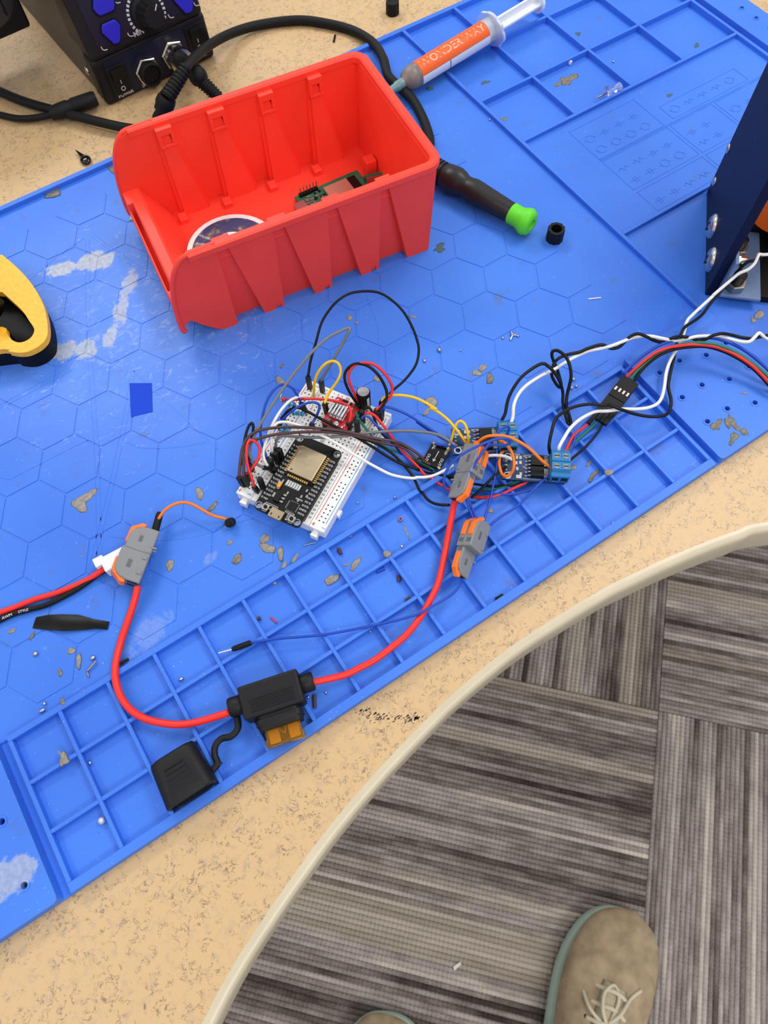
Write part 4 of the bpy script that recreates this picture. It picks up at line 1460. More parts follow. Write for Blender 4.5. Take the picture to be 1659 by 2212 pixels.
for r, ch in enumerate('abcde'):
    add_text(num, ch, 39.6, 3.81 + PITCH * (4 - r), BT + 0.04, 1.9, -90, 0.03)
    add_text(num, ch, -39.8, 3.81 + PITCH * (4 - r), BT + 0.04, 1.9, -90, 0.03)
for r, ch in enumerate('fghij'):
    add_text(num, ch, 39.6, -(3.81 + PITCH * r), BT + 0.04, 1.9, -90, 0.03)
tag(hol.build('contact_hole', 'bb_hole', body), None, None, kind='stuff')
tag(num.build('row_numbers', 'print_black', body), None, None, kind='stuff')
for s in (1, -1):
    y0 = s * 18.4
    y1 = s * WB
    rl = MB().box(-LB, LB, min(y0, y1), max(y0, y1), 0, BT).build('power_rail', 'bb_white', bb, bevel=0.4)
    h2 = MB()
    for g_ in range(5):
        for q in range(5):
            x = -36.2 + g_ * 15.24 + q * PITCH + (0 if True else 0)
            for y in (22.2, 24.75):
                h2.box(x - 0.42, x + 0.42, s * y - 0.42, s * y + 0.42, BT - 0.05, BT + 0.03)
    tag(h2.build('contact_hole', 'bb_hole', rl), None, None, kind='stuff')
    yr, yb = (26.4, 20.2) if s > 0 else (-20.2, -26.4)
    MB().box(-36.6, 37.0, yr - 0.22, yr + 0.22, BT, BT + 0.04).build('red_line', 'line_red', rl)
    MB().box(-36.6, 37.0, yb - 0.22, yb + 0.22, BT, BT + 0.04).build('blue_line', 'line_blue', rl)
    for x in (-39.3, 39.3):
        MB().box(x - 1.1, x + 1.1, yr + (-0.2 if s < 0 else 0) - 0.18, yr + 0.18, BT, BT + 0.05).box(x - 0.18, x + 0.18, yr - 1.1, yr + 1.1, BT, BT + 0.05).build('plus_mark', 'line_red', rl)
        MB().box(x - 0.2, x + 0.2, yb - 1.2, yb + 1.2, BT, BT + 0.05).build('minus_mark', 'line_blue', rl)
    for yc in ((22.5,) if s > 0 else (-22.5,)):
        MB().prism([(-LB - 3.2, yc - 2.2), (-LB + 0.5, yc - 1.5), (-LB + 0.5, yc + 1.5), (-LB - 3.2, yc + 2.2)], 0.3, 5.2).build('joining_lug', 'bb_white', rl, bevel=0.3)
    if s < 0:
        for xc in (-26, 26):
            MB().prism([(xc - 1.6, -WB + 0.3), (xc + 1.6, -WB + 0.3), (xc + 2.2, -WB - 1.6), (xc - 2.2, -WB - 1.6)], 0.3, 4).build('joining_lug', 'bb_white', rl, bevel=0.2)
        
BM = Matrix.Translation((BBC[0], BBC[1], -3)) @ Matrix.Rotation(math.radians(BR), 4, 'Z')
BMI = BM.inverted()
def bl_(px, py, h):
    return BMI @ P(px, py, h)
def on_bb(x, y, z):
    return BM @ Vector((x, y, z))

# ---------------------------------------------------------------- microcontroller board
mat('pcb_black', (13, 13, 15), 0.4, spec=0.25)
mat('shield_metal', (166, 150, 124), 0.38, 0.85, vary=0.10, vscale=60)
mat('gold', (196, 160, 90), 0.4, 0.7)
mat('silk_white', (200, 200, 200), 0.6)
EX, EY = -20.9, -1.3
eo = on_bb(EX, EY, BT)
esp = thing('microcontroller_board', 'black microcontroller board with a metal shielded radio module on the breadboard', 'circuit board', (eo.x, eo.y, eo.z), BR)
ez0, ez1 = 2.6, 4.2          # board underside and top over the breadboard
def hole_at(sx, sy):
    return circ(sx * 22.9, sy * 11.9, 1.55, 12)
bo = MB().plate(rrect(-25.6, 25.6, -14.2, 14.2, 2.4, 4), [hole_at(a_, b_) for a_ in (-1, 1) for b_ in (-1, 1)], ez0, ez1).build('board', 'pcb_black', esp)
for a_ in (-1, 1):
    for b_ in (-1, 1):
        MB().plate(circ(a_ * 22.9, b_ * 11.9, 2.0, 16), [circ(a_ * 22.9, b_ * 11.9, 1.55, 12)], ez1, ez1 + 0.06).build('hole_ring', 'tin', bo)
for sy in (-1, 1):
    hd = MB().box(-19.4, 19.4, sy * 12.7 - 1.25, sy * 12.7 + 1.25, 0.02, ez0).build('pin_header', 'chip_black', esp)
    for k in range(15):
        x = -17.8 + 2.54 * k
        MB().lathe([(0, 1.0), (0.25, 0.95), (0.6, 0.55), (1.1, 0.35), (1.25, 0.1)], (x, sy * 12.7, ez1), (0, 0, 1), 8).build('solder_joint', 'metal_bright', hd, smooth=True)
# radio module
rb = MB().box(-0.4, 25.4, -9.0, 9.0, ez1, ez1 + 0.9).build('radio_module', 'pcb_black', esp)
MB().box(1.0, 18.6, -8.0, 8.0, ez1 + 0.9, ez1 + 3.1).build('shield_can', 'shield_metal', rb, bevel=0.4)
cs = MB()
for k in range(14):
    for sy in (-1, 1):
        cs.box(1.2 + k * 1.27, 1.95 + k * 1.27, sy * 9.0 - 0.7, sy * 9.0 + 0.7, ez1, ez1 + 1.1)
for k in range(10):
    cs.box(-1.0, 0.3, -5.9 + k * 1.3, -5.1 + k * 1.3, ez1, ez1 + 1.1)
tag(cs.build('castellation', 'gold', rb), None, None, kind='stuff')
MB().cyl((2.6, 5.6, ez1 + 3.1), (2.6, 5.6, ez1 + 3.16), 0.55, n=12).build('dot_mark', 'print_black', rb)
et = MB()
add_text(et, 'ESP', 12.6, 3.4, ez1 + 3.13, 3.2, -90, 0.0)
add_text(et, 'FC', 8.4, -0.8, ez1 + 3.13, 2.0, -90, 0.0)
et.build('engraving', mat('engrave', (142, 130, 110), 0.5, 0.6), rb)
# chips and parts of the front half
def comp(nm, x0, x1, y0, y1, z, m_, bev=0.15):
    return MB().box(x0, x1, y0, y1, ez1, ez1 + z).build(nm, m_, esp, bevel=bev)
comp('usb_bridge_chip', -18.4, -13.4, -7.6, -2.6, 0.9, 'chip_black')
pc = MB()
for k in range(7):
    for x_, y_ in ((-18.2 + k * 0.72, -8.1), (-18.2 + k * 0.72, -2.1)):
        pc.box(x_, x_ + 0.35, y_ - 0.4, y_ + 0.4, ez1, ez1 + 0.3)
    pc.box(-18.9, -18.1, -7.4 + k * 0.72, -7.05 + k * 0.72, ez1, ez1 + 0.3)
    pc.box(-13.7, -12.9, -7.4 + k * 0.72, -7.05 + k * 0.72, ez1, ez1 + 0.3)
tag(pc.build('chip_leads', 'tin', esp), None, None, kind='stuff')
comp('voltage_regulator', -17.4, -11.0, 3.0, 6.6, 1.5, 'chip_black', 0.2)
comp('regulator_tab', -15.6, -12.6, 6.6, 8.2, 0.5, 'tin')
for k in range(3):
    comp('regulator_lead', -16.6 + k * 2.1, -15.4 + k * 2.1, 0.9, 3.0, 0.5, 'tin')
comp('tantalum_capacitor', -9.4, -6.2, 6.6, 8.5, 1.4, mat('tantalum', (228, 150, 40), 0.5), 0.2)
comp('capacitor_lead', -6.2, -5.4, 6.7, 8.4, 0.6, 'tin')
comp('capacitor_lead', -10.2, -9.4, 6.7, 8.4, 0.6, 'tin')
for k in range(6):
    comp('chip_resistor', -6.2, -2.8, 3.9 - 1.5 * k, 4.9 - 1.5 * k, 0.5, mat('resistor_grey', (190, 190, 186), 0.5), 0.1)
for x_, y_ in ((-8.6, -6.6), (-11.4, -6.2), (-4.2, -7.6), (-7.2, -9.2), (-10.0, 1.2), (-4.6, 7.2), (-21.0, -8.2), (-6.0, 8.9)):
    comp('chip_resistor', x_ - 0.9, x_ + 0.9, y_ - 0.5, y_ + 0.5, 0.5, 'tin', 0.1)
for y_ in (7.6, -8.6):
    bt_ = comp('push_button', -24.6, -21.0, y_ - 1.9, y_ + 1.9, 1.5, 'metal_dull', 0.2)
    MB().cyl((-22.8, y_, ez1 + 1.5), (-22.8, y_, ez1 + 2.1), 1.05, n=16).build('button_cap', 'chip_black', bt_, bevel=0.15)
    comp('button_lead', -25.2, -24.6, y_ - 1.4, y_ + 1.4, 0.4, 'tin')
us = MB()
us.prism(rrect(-27.0, -21.4, -3.9, 3.9, 0.6), ez1, ez1 + 2.6)
us.build('usb_socket', 'shield_metal', esp, bevel=0.35)
MB().box(-26.0, -24.6, -2.6, -2.0, ez1 + 2.58, ez1 + 2.64).box(-26.0, -24.6, 2.0, 2.6, ez1 + 2.58, ez1 + 2.64).build('socket_slots', 'chip_black', esp)
sk = MB()
LEFT = ['VIN', 'GND', 'D13', 'D12', 'D14', 'D27', 'D26', 'D25', 'D33', 'D32', 'D35', 'D34', 'VN', 'VP', 'EN']
RIGHT = ['3V3', 'GND', 'D15', 'D2', 'D4', 'RX2', 'TX2', 'D5', 'D18', 'D19', 'D21', 'RX0', 'TX0', 'D22', 'D23']
for k in range(15):
    x = -17.8 + 2.54 * k
    add_text(sk, LEFT[k], x, 10.5, ez1 + 0.03, 1.55, 90, 0.02)
    add_text(sk, RIGHT[k], x, -10.6, ez1 + 0.03, 1.55, -90, 0.02)
add_text(sk, 'EN', -22.6, 4.8, ez1 + 0.03, 1.4, -90, 0.02)
add_text(sk, 'BOOT', -22.4, -5.6, ez1 + 0.03, 1.5, 0, 0.03)
for r in ((-20.6, -19.6, 1.6, 9.4), (-20.4, -19.4, -8.6, -2.8), (-11.0, -10.2, -4.2, -8.4)):
    x0, x1, y0, y1 = r[0], r[1], min(r[2], r[3]), max(r[2], r[3])
    for a_, b_, c_, d_ in ((x0, x1, y0, y0 + 0.22), (x0, x1, y1 - 0.22, y1), (x0, x0 + 0.22, y0, y1), (x1 - 0.22, x1, y0, y1)):
        sk.box(a_, b_, c_, d_, ez1, ez1 + 0.04)
for k in range(6):
    sk.box(-6.6, -2.4, 5.05 - 1.5 * k, 5.2 - 1.5 * k, ez1, ez1 + 0.04)
tag(sk.build('silkscreen', 'silk_white', esp), None, None, kind='stuff')

# ---------------------------------------------------------------- red stepper driver with heat sink
mat('pcb_red', (196, 26, 42), 0.4, vary=0.1, vscale=200)
mat('aluminium', (196, 198, 202), 0.32, 0.9)
do = on_bb(26.2, -3.0, BT)
drv = thing('stepper_driver', 'red stepper driver board with a silver finned heat sink', 'circuit board', (do.x, do.y, do.z), BR)
MB().box(-9.6, 9.6, -7.6, 7.6, 3.4, 5.0).build('board', 'pcb_red', drv, bevel=0.15)
for sy in (-1, 1):
    MB().box(-9.6, 9.6, sy * 6.3 - 1.2, sy * 6.3 + 1.2, 0.02, 3.4).build('pin_header', 'chip_black', drv)
hs = MB().box(-5.0, 4.4, -3.6, 5.2, 5.9, 7.2).build('heat_sink', 'aluminium', drv, bevel=0.1)
for k in range(5):
    y = -3.0 + k * 1.95
    MB().box(-5.0, 4.4, y - 0.5, y + 0.5, 7.2, 11.0).build('fin', 'aluminium', hs, bevel=0.12)
MB().box(-3.5, 3.5, -2.5, 3.5, 5.0, 5.9).build('driver_chip', 'chip_black', drv)
tp = MB().lathe([(0, 1.7), (0.9, 1.7), (1.2, 1.2)], (-7.2, -0.6, 5.0), (0, 0, 1), 16).build('trim_pot', 'metal_bright', drv, smooth=True, auto=30)
rs = random.Random(11)
for k in range(16):
    x, y = rs.choice([rs.uniform(-9, -5.6), rs.uniform(5.0, 8.8)]), rs.uniform(-6.4, 6.4)
    MB().box(x - 0.8, x + 0.8, y - 0.45, y + 0.45, 5.0, 5.5).build('component', rs.choice(['tin', 'chip_black', 'silk_white']), drv)
MB().box(7.0, 8.6, -6.8, -3.6, 5.0, 6.4).build('chip_capacitor', mat('cap_brown', (120, 92, 62), 0.5), drv, bevel=0.2)
MB().box(6.8, 8.8, 0.0, 3.0, 5.0, 6.2).build('current_resistor', 'chip_black', drv, bevel=0.15)

# ---------------------------------------------------------------- electrolytic capacitor
co = on_bb(38.3, -11.5, BT)
cpb = thing('electrolytic_capacitor', 'upright black electrolytic capacitor with a silver top on the breadboard', 'capacitor', (co.x, co.y, co.z), BR)
tdir = Vector((0.10, 0.04, 1)).normalized()
c0_ = Vector((0, 0, 3.0))
MB().lathe([(0, 3.7), (0.5, 4.0), (1.1, 3.7), (1.6, 4.0), (11.5, 4.0), (12.0, 3.6)], c0_, tdir, 24).build('sleeve', 'chip_black', cpb, smooth=True, auto=40)
tpd = MB().lathe([(11.6, 3.5), (12.1, 3.4), (12.15, 0.3)], c0_, tdir, 24).build('top', 'metal_bright', cpb, smooth=True, auto=40)
MB().tube([Vector((0, 1.2, 0.02)), Vector((0, 1.2, 3.2))], 0.3, 6).build('lead', 'metal_bright', cpb)
MB().tube([Vector((0, -1.2, 0.02)), Vector((0, -1.2, 3.2))], 0.3, 6).build('lead', 'metal_bright', cpb)
st_ = MB()
for k in range(4):
    aa = math.radians(-118 + 6 * k)
    st_.box(-0.22, 0.22, -0.05, 0.05, 0, 9.5, Matrix.Translation(c0_ + Vector((4.02 * math.cos(aa), 4.02 * math.sin(aa), 1.5))) @ Matrix.Rotation(aa + math.pi / 2, 4, 'Z'))
st_.build('polarity_stripe', 'silk_white', cpb)

# ---------------------------------------------------------------- resistors and LED left of the driver
mat('resistor_blue', (64, 164, 222), 0.4)
mat('band_dark', (60, 40, 36), 0.5)
def resistor(px, py, h, dx, dy, dz, label):
    c = P(px, py, h)
    d = Vector((dx, dy, dz)).normalized()
    t = thing('resistor', label, 'resistor', M=frame(c, d, Vector((0, 0, 1)) if abs(d.z) < 0.9 else Vector((0, 1, 0))), group='blue resistors on the breadboard')
    MB().lathe([(-3.6, 0.7), (-3.2, 1.35), (-2.2, 1.5), (-1.6, 1.2), (1.6, 1.2), (2.2, 1.5), (3.2, 1.35), (3.6, 0.7)], (0, 0, 0), (1, 0, 0), 14).build('body', 'resistor_blue', t, smooth=True)
    for x in (-2.4, -0.8, 0.3, 2.5):
        MB().lathe([(x - 0.22, 1.53 if abs(x) > 2 else 1.24), (x + 0.22, 1.53 if abs(x) > 2 else 1.24)], (0, 0, 0), (1, 0, 0), 14).build('colour_band', 'band_dark', t)
    for s in (-1, 1):
        MB().tube([Vector((s * 3.4, 0, 0)), Vector((s * 5.6, 0, -0.5)), Vector((s * 6.6, -0.6, -2.2)), Vector((s * 6.8, -0.8, -5.5))], 0.28, 6).build('lead', 'metal_bright', t, smooth=True)
resistor(626, 872, 12, 0.65, -0.75, -0.1, 'blue banded resistor next to the red indicator light')
resistor(644, 893, 12, 0.7, -0.7, 0.1, 'blue banded resistor leaning just below the upper resistor')
resistor(611, 924, 11, 0.8, 0.6, 0.1, 'blue banded resistor under the white wire arches')
resistor(618, 931, 9.5, 0.8, 0.5, 0, 'blue banded resistor lowest among the wires by the board')
lo_ = P(619, 862, 14)
led = thing('indicator_light', 'small red indicator light at the breadboard left side', 'light', (lo_.x, lo_.y, lo_.z - 9))
MB().lathe([(0, 1.9), (0.8, 1.9), (0.85, 1.55), (3.2, 1.55), (4.2, 1.2), (4.7, 0.4)], (0, 0, 5.5), (-0.4, 0.3, 0.8), 16).build('lens', mat('led_red', (226, 60, 70), 0.2, trans=0.4), led, smooth=True, auto=40)
MB().tube([Vector((0.5, 0, 5.6)), Vector((1.5, -1, 2.5)), Vector((1.6, -1.4, 0))], 0.3, 6).build('lead', 'metal_bright', led)
MB().tube([Vector((-0.5, 0, 5.6)), Vector((0.2, -1.4, 2.5)), Vector((0.2, -1.8, 0))], 0.3, 6).build('lead', 'metal_bright', led)

# ================================================================ switching modules with screw terminals
mat('pcb_blue', (16, 50, 98), 0.4, vary=0.08, vscale=120)
mat('terminal_blue', (30, 116, 176), 0.4)
def mosfet(label, c, rot, h, two_rows=True):
    t = thing('switch_module', label, 'circuit board', (c[0], c[1], h), rot, group='blue switching modules')
    # local: x towards the screw terminals
    b = MB().plate(rrect(-17.5, 17.5, -8.5, 8.5, 0.6, 2), [circ(-14.5, 6.0, 1.5), circ(-14.5, -6.0, 1.5)], 0, 1.6).build('board', 'pcb_blue', t)
    for sy in (6, -6):
        MB().plate(circ(-14.5, sy, 2.2, 16), [circ(-14.5, sy, 1.5, 12)], 1.6, 1.66).build('hole_ring', 'silk_white', b)
    for yc in (3.4, -3.4):
        f = MB().box(-1.8, 5.4, yc - 3.0, yc + 3.0, 1.9, 4.2).build('transistor', 'chip_black', t, bevel=0.2)
        MB().box(5.4, 8.0, yc - 2.7, yc + 2.7, 1.6, 2.6).build('transistor_tab', 'tin', f)
        for dy in (-2.3, 0.0, 2.3):
            MB().tube([Vector((-1.7, yc + dy, 3.0)), Vector((-2.9, yc + dy, 2.8)), Vector((-3.6, yc + dy, 1.9)), Vector((-5.0, yc + dy, 1.8))], 0.45, 6).build('transistor_lead', 'metal_bright', f, smooth=True)
    for k in range(3):
        MB().cyl((-15.4, -2.54 + 2.54 * k, 1.6), (-15.4, -2.54 + 2.54 * k, 2.0), 0.8, n=10).build('solder_pad', 'tin', b)
    for x_, y_ in ((-7.5, 5.6), (-9.5, 5.6), (-7.5, 2.4), (-9.8, 2.0), (-7.2, -4.8), (-9.2, -1.6)):
        MB().box(x_ - 0.7, x_ + 0.7, y_ - 1.0, y_ + 1.0, 1.6, 2.2).build('chip_resistor', 'resistor_grey', t, bevel=0.1)
    MB().box(-9.8, -6.8, -7.6, -5.6, 1.6, 2.4).build('indicator', 'silk_white', t, bevel=0.1)
    s_ = MB()
    for body_, x_, y_, z_ in (('PWM', -9.6, 7.5, 1.5), ('SIG', -12.6, 3.9, 1.2), ('GND', -12.6, -3.9, 1.2), ('R1', -5.0, 6.6, 1.2), ('Q1', -5.2, 0.0, 1.2)):
        add_text(s_, body_, x_, y_, 1.63, z_, 0, 0.02)
    s_.box(-6.0, 7.5, 7.2, 7.4, 1.6, 1.63).box(-6.0, 7.5, -7.4, -7.2, 1.6, 1.63)
    tag(s_.build('silkscreen', 'silk_white', b), None, None, kind='stuff')
    # two 2-way terminals back to back in y
    for s in (1, -1):
        y0, y1 = (0.1, 8.4) if s > 0 else (-8.4, -0.1)
        blk = MB()
        a0_, a1_ = (y0, y1)
        # stepped body: tall behind, sloped face outwards
        if s > 0:
            prof = [(0.1, 1.6), (0.1, 11.0), (1.2, 11.6), (5.2, 11.6), (6.4, 9.6), (8.4, 8.6), (8.4, 1.6)]
        else:
            prof = [(-8.4, 1.6), (-8.4, 8.6), (-6.4, 9.6), (-5.2, 11.6), (-1.2, 11.6), (-0.1, 11.0), (-0.1, 1.6)]
        yz(prof, 8.4, 18.6, blk)
        bo_ = blk.build('screw_terminal', 'terminal_blue', t, fix=True, bevel=0.25)
        for x in (11.0, 16.0):
            yc = s * 3.2
            MB().plate(circ(x, yc, 2.0, 18), [circ(x, yc, 1.6, 14)], 11.55, 11.75).build('screw_well', 'terminal_blue', bo_)
            sc_ = MB().cyl((x, yc, 11.5), (x, yc, 11.62), 1.55, n=16).build('screw', mat('screw_grey', (120, 124, 128), 0.45, 0.7), bo_)
            MB().box(x - 1.4, x + 1.4, yc - 0.3, yc + 0.3, 11.64, 11.7).build('slot', 'chip_black', sc_)
            MB().box(x - 1.7, x + 1.7, s * 8.42 - 0.08, s * 8.42 + 0.08, 3.0, 7.0).build('wire_entry', 'chip_black', bo_)
            MB().box(x - 1.5, x + 1.5, s * 8.5 - 0.2, s * 8.5 + 0.2, 2.6, 4.0).build('clamp', 'metal_bright', bo_)
        MB().box(13.4, 13.6, s * 1.5, s * 5.0, 11.58, 11.66).build('divider', 'chip_black', bo_) if s > 0 else MB().box(13.4, 13.6, -5.0, -1.5, 11.58, 11.66).build('divider', 'chip_black', bo_)
    return t
m2a, m2b = P(*[900 + 897 / 4.879, 880 + 607 / 4.879], 4), P(*[900 + 1575 / 4.879, 880 + 655 / 4.879], 4)
r2 = math.degrees(math.atan2(m2b.y - m2a.y, m2b.x - m2a.x))
mosfet('blue switching module whose terminal holds the orange wire end', ((m2a.x + m2b.x) / 2, (m2a.y + m2b.y) / 2), r2, 2.0)
m1a, m1b = P(900 + 380 / 4.879, 880 + 355 / 4.879, 4), P(900 + 1012 / 4.879, 880 + 330 / 4.879, 4)
r1 = math.degrees(math.atan2(m1b.y - m1a.y, m1b.x - m1a.x))
mosfet('blue switching module with the yellow wire loop at its pins', ((m1a.x + m1b.x) / 2, (m1a.y + m1b.y) / 2), r1, 2.0)

# ---------------------------------------------------------------- small black converter board
bk = [Vector((267.8, 20.0, 0)), Vector((271.7, 9.5, 0)), Vector((259.4, 2.7, 0)), Vector((256.0, 13.5, 0))]
bc_ = sum(bk, Vector()) / 4
brot = math.degrees(math.atan2(bk[0].y - bk[3].y, bk[0].x - bk[3].x))
bck = thing('converter_board', 'tiny black converter board marked IN and OUT beside the grey connector', 'circuit board', (bc_.x, bc_.y, -0.5), brot)
bo = MB().box(-7.2, 7.2, -5.8, 5.8, 0, 1.2).build('board', 'pcb_black', bck, bevel=0.1)
bt_ = MB()
add_text(bt_, 'IN-', 4.2, 3.9, 1.23, 2.4, 180 + 0, 0.04)
add_text(bt_, 'OUT-', -3.6, 3.9, 1.23, 2.4, 180, 0.04)
add_text(bt_, 'IN+', 4.4, -4.0, 1.23, 2.4, 180, 0.04)
add_text(bt_, 'OUT+', -3.4, -4.0, 1.23, 2.4, 180, 0.04)
bt_.box(-3.0, 3.2, -0.2, 0.2, 1.2, 1.24)
bt_.prism([(-4.4, 0), (-2.6, 1.1), (-2.6, -1.1)], 1.2, 1.24)
tag(bt_.build('lettering', 'silk_white', bo), None, None, kind='stuff')
for x in (-6.6, 6.6):
    for y in (-5, 5):
        MB().cyl((x, y, 1.2), (x, y, 1.5), 0.8, n=10).build('solder_pad', 'gold', bo)
MB().box(-5, 5, -4.4, 4.4, -2.4, 0).build('underside_parts', 'chip_black', bck)

# ================================================================ lever splice connectors
mat('lever_grey', (128, 130, 134), 0.45)
mat('lever_grey_dark', (92, 94, 98), 0.5)
mat('lever_orange', (247, 118, 34), 0.4)
def splice(label, M, n_far=2, n_near=1):
    """local: x from the two-lever end to the one-lever end, y across, z out of the lever face"""
    t = thing('splice_connector', label, 'connector', M=M, group='grey and orange lever connectors')
    def xz_body(prof, y0, y1, nm, bev=0.7):
        mb = MB()
        k = len(prof)
        vs = [(x, y0, z) for x, z in prof] + [(x, y1, z) for x, z in prof]
        mb.add(vs, [list(range(k)), list(range(k, 2 * k))[::-1]] + [(i, i + k, (i + 1) % k + k, (i + 1) % k) for i in range(k)])
        return mb.build(nm, 'lever_grey', t, fix=True, bevel=bev)
    Wd = 5.6
    def prof_(x0, x1, s):
        # rounded outer end at x0 (s=+1) or x1 (s=-1)
        if s > 0:
            return [(x0, 0), (x0, 6.5), (x0 + 0.8, 9.0), (x0 + 2.6, 11.4), (x0 + 5.2, 12.8), (x0 + 8, 13.2), (x1, 13.2), (x1, 0)]
        return [(x0, 0), (x0, 12.2), (x1 - 8, 12.2), (x1 - 5.2, 11.8), (x1 - 2.6, 10.2), (x1 - 0.8, 8.0), (x1, 5.8), (x1, 0)]
    wA, wB = Wd * n_far, Wd * n_near
    bA = xz_body(prof_(0, 20, 1), -wA / 2, wA / 2, 'housing')
    yB0 = -wA / 2
    bB = xz_body(prof_(19.8, 36.5, -1), yB0 + 0.3, yB0 + max(wB, Wd) + 0.6, 'housing')
    def lever(xe, s, yc, top):
        # xe = outer end; lever follows the rounded shoulder and sticks out
        prof = [(xe - s * 1.6, 6.2), (xe - s * 2.2, 8.4), (xe + s * 0.6, 11.0), (xe + s * 2.2, 12.8), (xe + s * 5.0, top + 0.8), (xe + s * 12.5, top + 0.9), (xe + s * 13.0, top - 0.6), (xe + s * 6.0, top - 1.2), (xe + s * 2.2, 10.2), (xe + s * 0.8, 7.0)]
        mb = MB()
        k = len(prof)
        y0, y1 = yc - 1.75, yc + 1.75
        vs = [(x, y0, z) for x, z in prof] + [(x, y1, z) for x, z in prof]
        mb.add(vs, [list(range(k)), list(range(k, 2 * k))[::-1]] + [(i, i + k, (i + 1) % k + k, (i + 1) % k) for i in range(k)])
        mb.build('lever', 'lever_orange', t, fix=True, bevel=0.4)
    for k in range(n_far):
        yc = -wA / 2 + Wd * (k + 0.5)
        lever(0, 1, yc, 13.2)
        MB().box(14.6, 17.4, yc - 1.6, yc + 1.6, 13.15, 13.3).build('test_slot', 'lever_grey_dark', bA)
        MB().box(-0.06, 0.1, yc - 1.7, yc + 1.7, 1.2, 5.6).build('wire_port', 'chip_black', bA)
        if k:
            MB().box(1.5, 19.5, -wA / 2 + Wd * k - 0.25, -wA / 2 + Wd * k + 0.25, 13.0, 13.5).build('rib', 'lever_grey', bA, bevel=0.1)
    for k in range(max(1, n_near)):
        yc = yB0 + 0.45 + Wd * (k + 0.5)
        lever(36.5, -1, yc, 12.2)
        MB().box(20.6, 22.6, yc - 1.6, yc + 1.6, 12.15, 12.3).build('test_slot', 'lever_grey_dark', bB)
        MB().box(36.4, 36.56, yc - 1.7, yc + 1.7, 1.2, 5.2).build('wire_port', 'chip_black', bB)
    for s in (-1, 1):
        ya = s * wA / 2
        MB().box(8, 13, ya - 0.25, ya + 0.25, 6.6, 8.4).build('latch_window', 'lever_grey_dark', bA)
        for x in (5.5, 15.5):
            MB().box(x, x + 2.4, ya - 0.6, ya + 0.6, 1.0, 3.2).build('catch', 'lever_grey', bA, bevel=0.2)
        yb_ = yB0 + 0.3 if s < 0 else yB0 + Wd * max(1, n_near) + 0.6
        MB().box(26, 30, yb_ - 0.25, yb_ + 0.25, 6.0, 7.6).build('latch_window', 'lever_grey_dark', bB)
        MB().box(24.0, 25.2, yb_ - 0.3, yb_ + 0.3, -1.6, 2.4).build('hook', 'lever_grey', bB, bevel=0.2)
        MB().cyl((22.4, yb_ - 0.6 * s, 2.0), (22.4, yb_ + 0.2 * s, 2.0), 1.7, n=14).build('pivot', 'lever_grey', bB)
    return t
def rolled(p0, p1, roll):
    X = (p1 - p0).normalized()
    side = X.cross(Vector((0, 0, 1))).normalized()      # right of the direction
    upv = side.cross(X).normalized()
    zax = upv * math.cos(roll) + side * math.sin(roll)
    yax = zax.cross(X)
    M = Matrix((X, yax, zax)).transposed().to_4x4()
    M.translation = p0
    return M
# connector in front of the wires (lower of the pair)
splice('grey lever connector with orange levers lying on the tray ribs', rolled(P(1046, 1138, 3.5), P(1008, 1258, 3.5), math.radians(40)) @ Matrix.Scale(0.87, 4))
splice('grey lever connector with orange levers where the thick red cable meets blue wires', rolled(P(1014, 968, 11), P(978, 1082, 8), math.radians(-48)) @ Matrix.Scale(0.9, 4))
splice('grey lever connector joining the orange wire to the thick red cable', rolled(P(300, 1266, 1.5), P(345, 1152, 1.5), math.radians(-68)) @ Matrix.Diagonal((0.84, 1.05, 1.15, 1)))

# ================================================================ fuse holder, cap and amber fuse
mat('holder_black', (20, 20, 23), 0.5, spec=0.35)
mat('amber', (255, 186, 60), 0.08, trans=0.9, ior=1.3)
FA, FB = P(497, 1535, 4.0), P(679, 1475, 4.5)
MF = frame((FA + FB) / 2, FB - FA, Vector((0, 0, 1)))
MF = frame((FA + FB) / 2, FB - FA, Vector((0, 0, 1)).cross(FB - FA))
FL_ = (FB - FA).length
fh = thing('fuse_holder', 'black inline blade fuse holder with its cap hanging open on the mat', 'fuse holder', M=MF)
# local: x along the cable, y to the back, z up
hx = FL_ / 2
bodyf = MB().box(-14.6, 15.4, -8.6, 8.0, -3.6, 8.4).build('body', 'holder_black', fh, bevel=1.2, bseg=3)
MB().prism(rrect(-10.5, 11.5, -6.2, 0.6, 0.4, 2), 8.4, 8.55).build('grip_field', 'holder_black', bodyf)
for k in range(6):
    MB().box(-10.2, 11.2, -5.8 + k * 1.1, -5.3 + k * 1.1, 8.5, 8.9).build('grip_line', 'holder_black', bodyf)
for s in (-1, 1):
    MB().lathe([(0, 4.4), (1.0, 4.9), (6.2, 4.9), (7.0, 4.3)], (s * 14.5, 1.0, 1.0), (s, 0, 0), 20).build('cable_boot', 'holder_black', bodyf, smooth=True, auto=40)
MB().loft([[Vector((x, y_, z)) for x, z in rrect(-9.5 - g_, 12.0 + g_, -4.0 - g_ * 0.3, 6.4 + g_ * 0.3, 3.4, 4)] for y_, g_ in ((-8.0, 0), (-10.0, 0.0), (-10.3, 0.9), (-13.0, 0.9), (-13.3, 0.2), (-15.6, 0.0))]).build('collar', 'holder_black', bodyf, fix=True, smooth=True, auto=40)
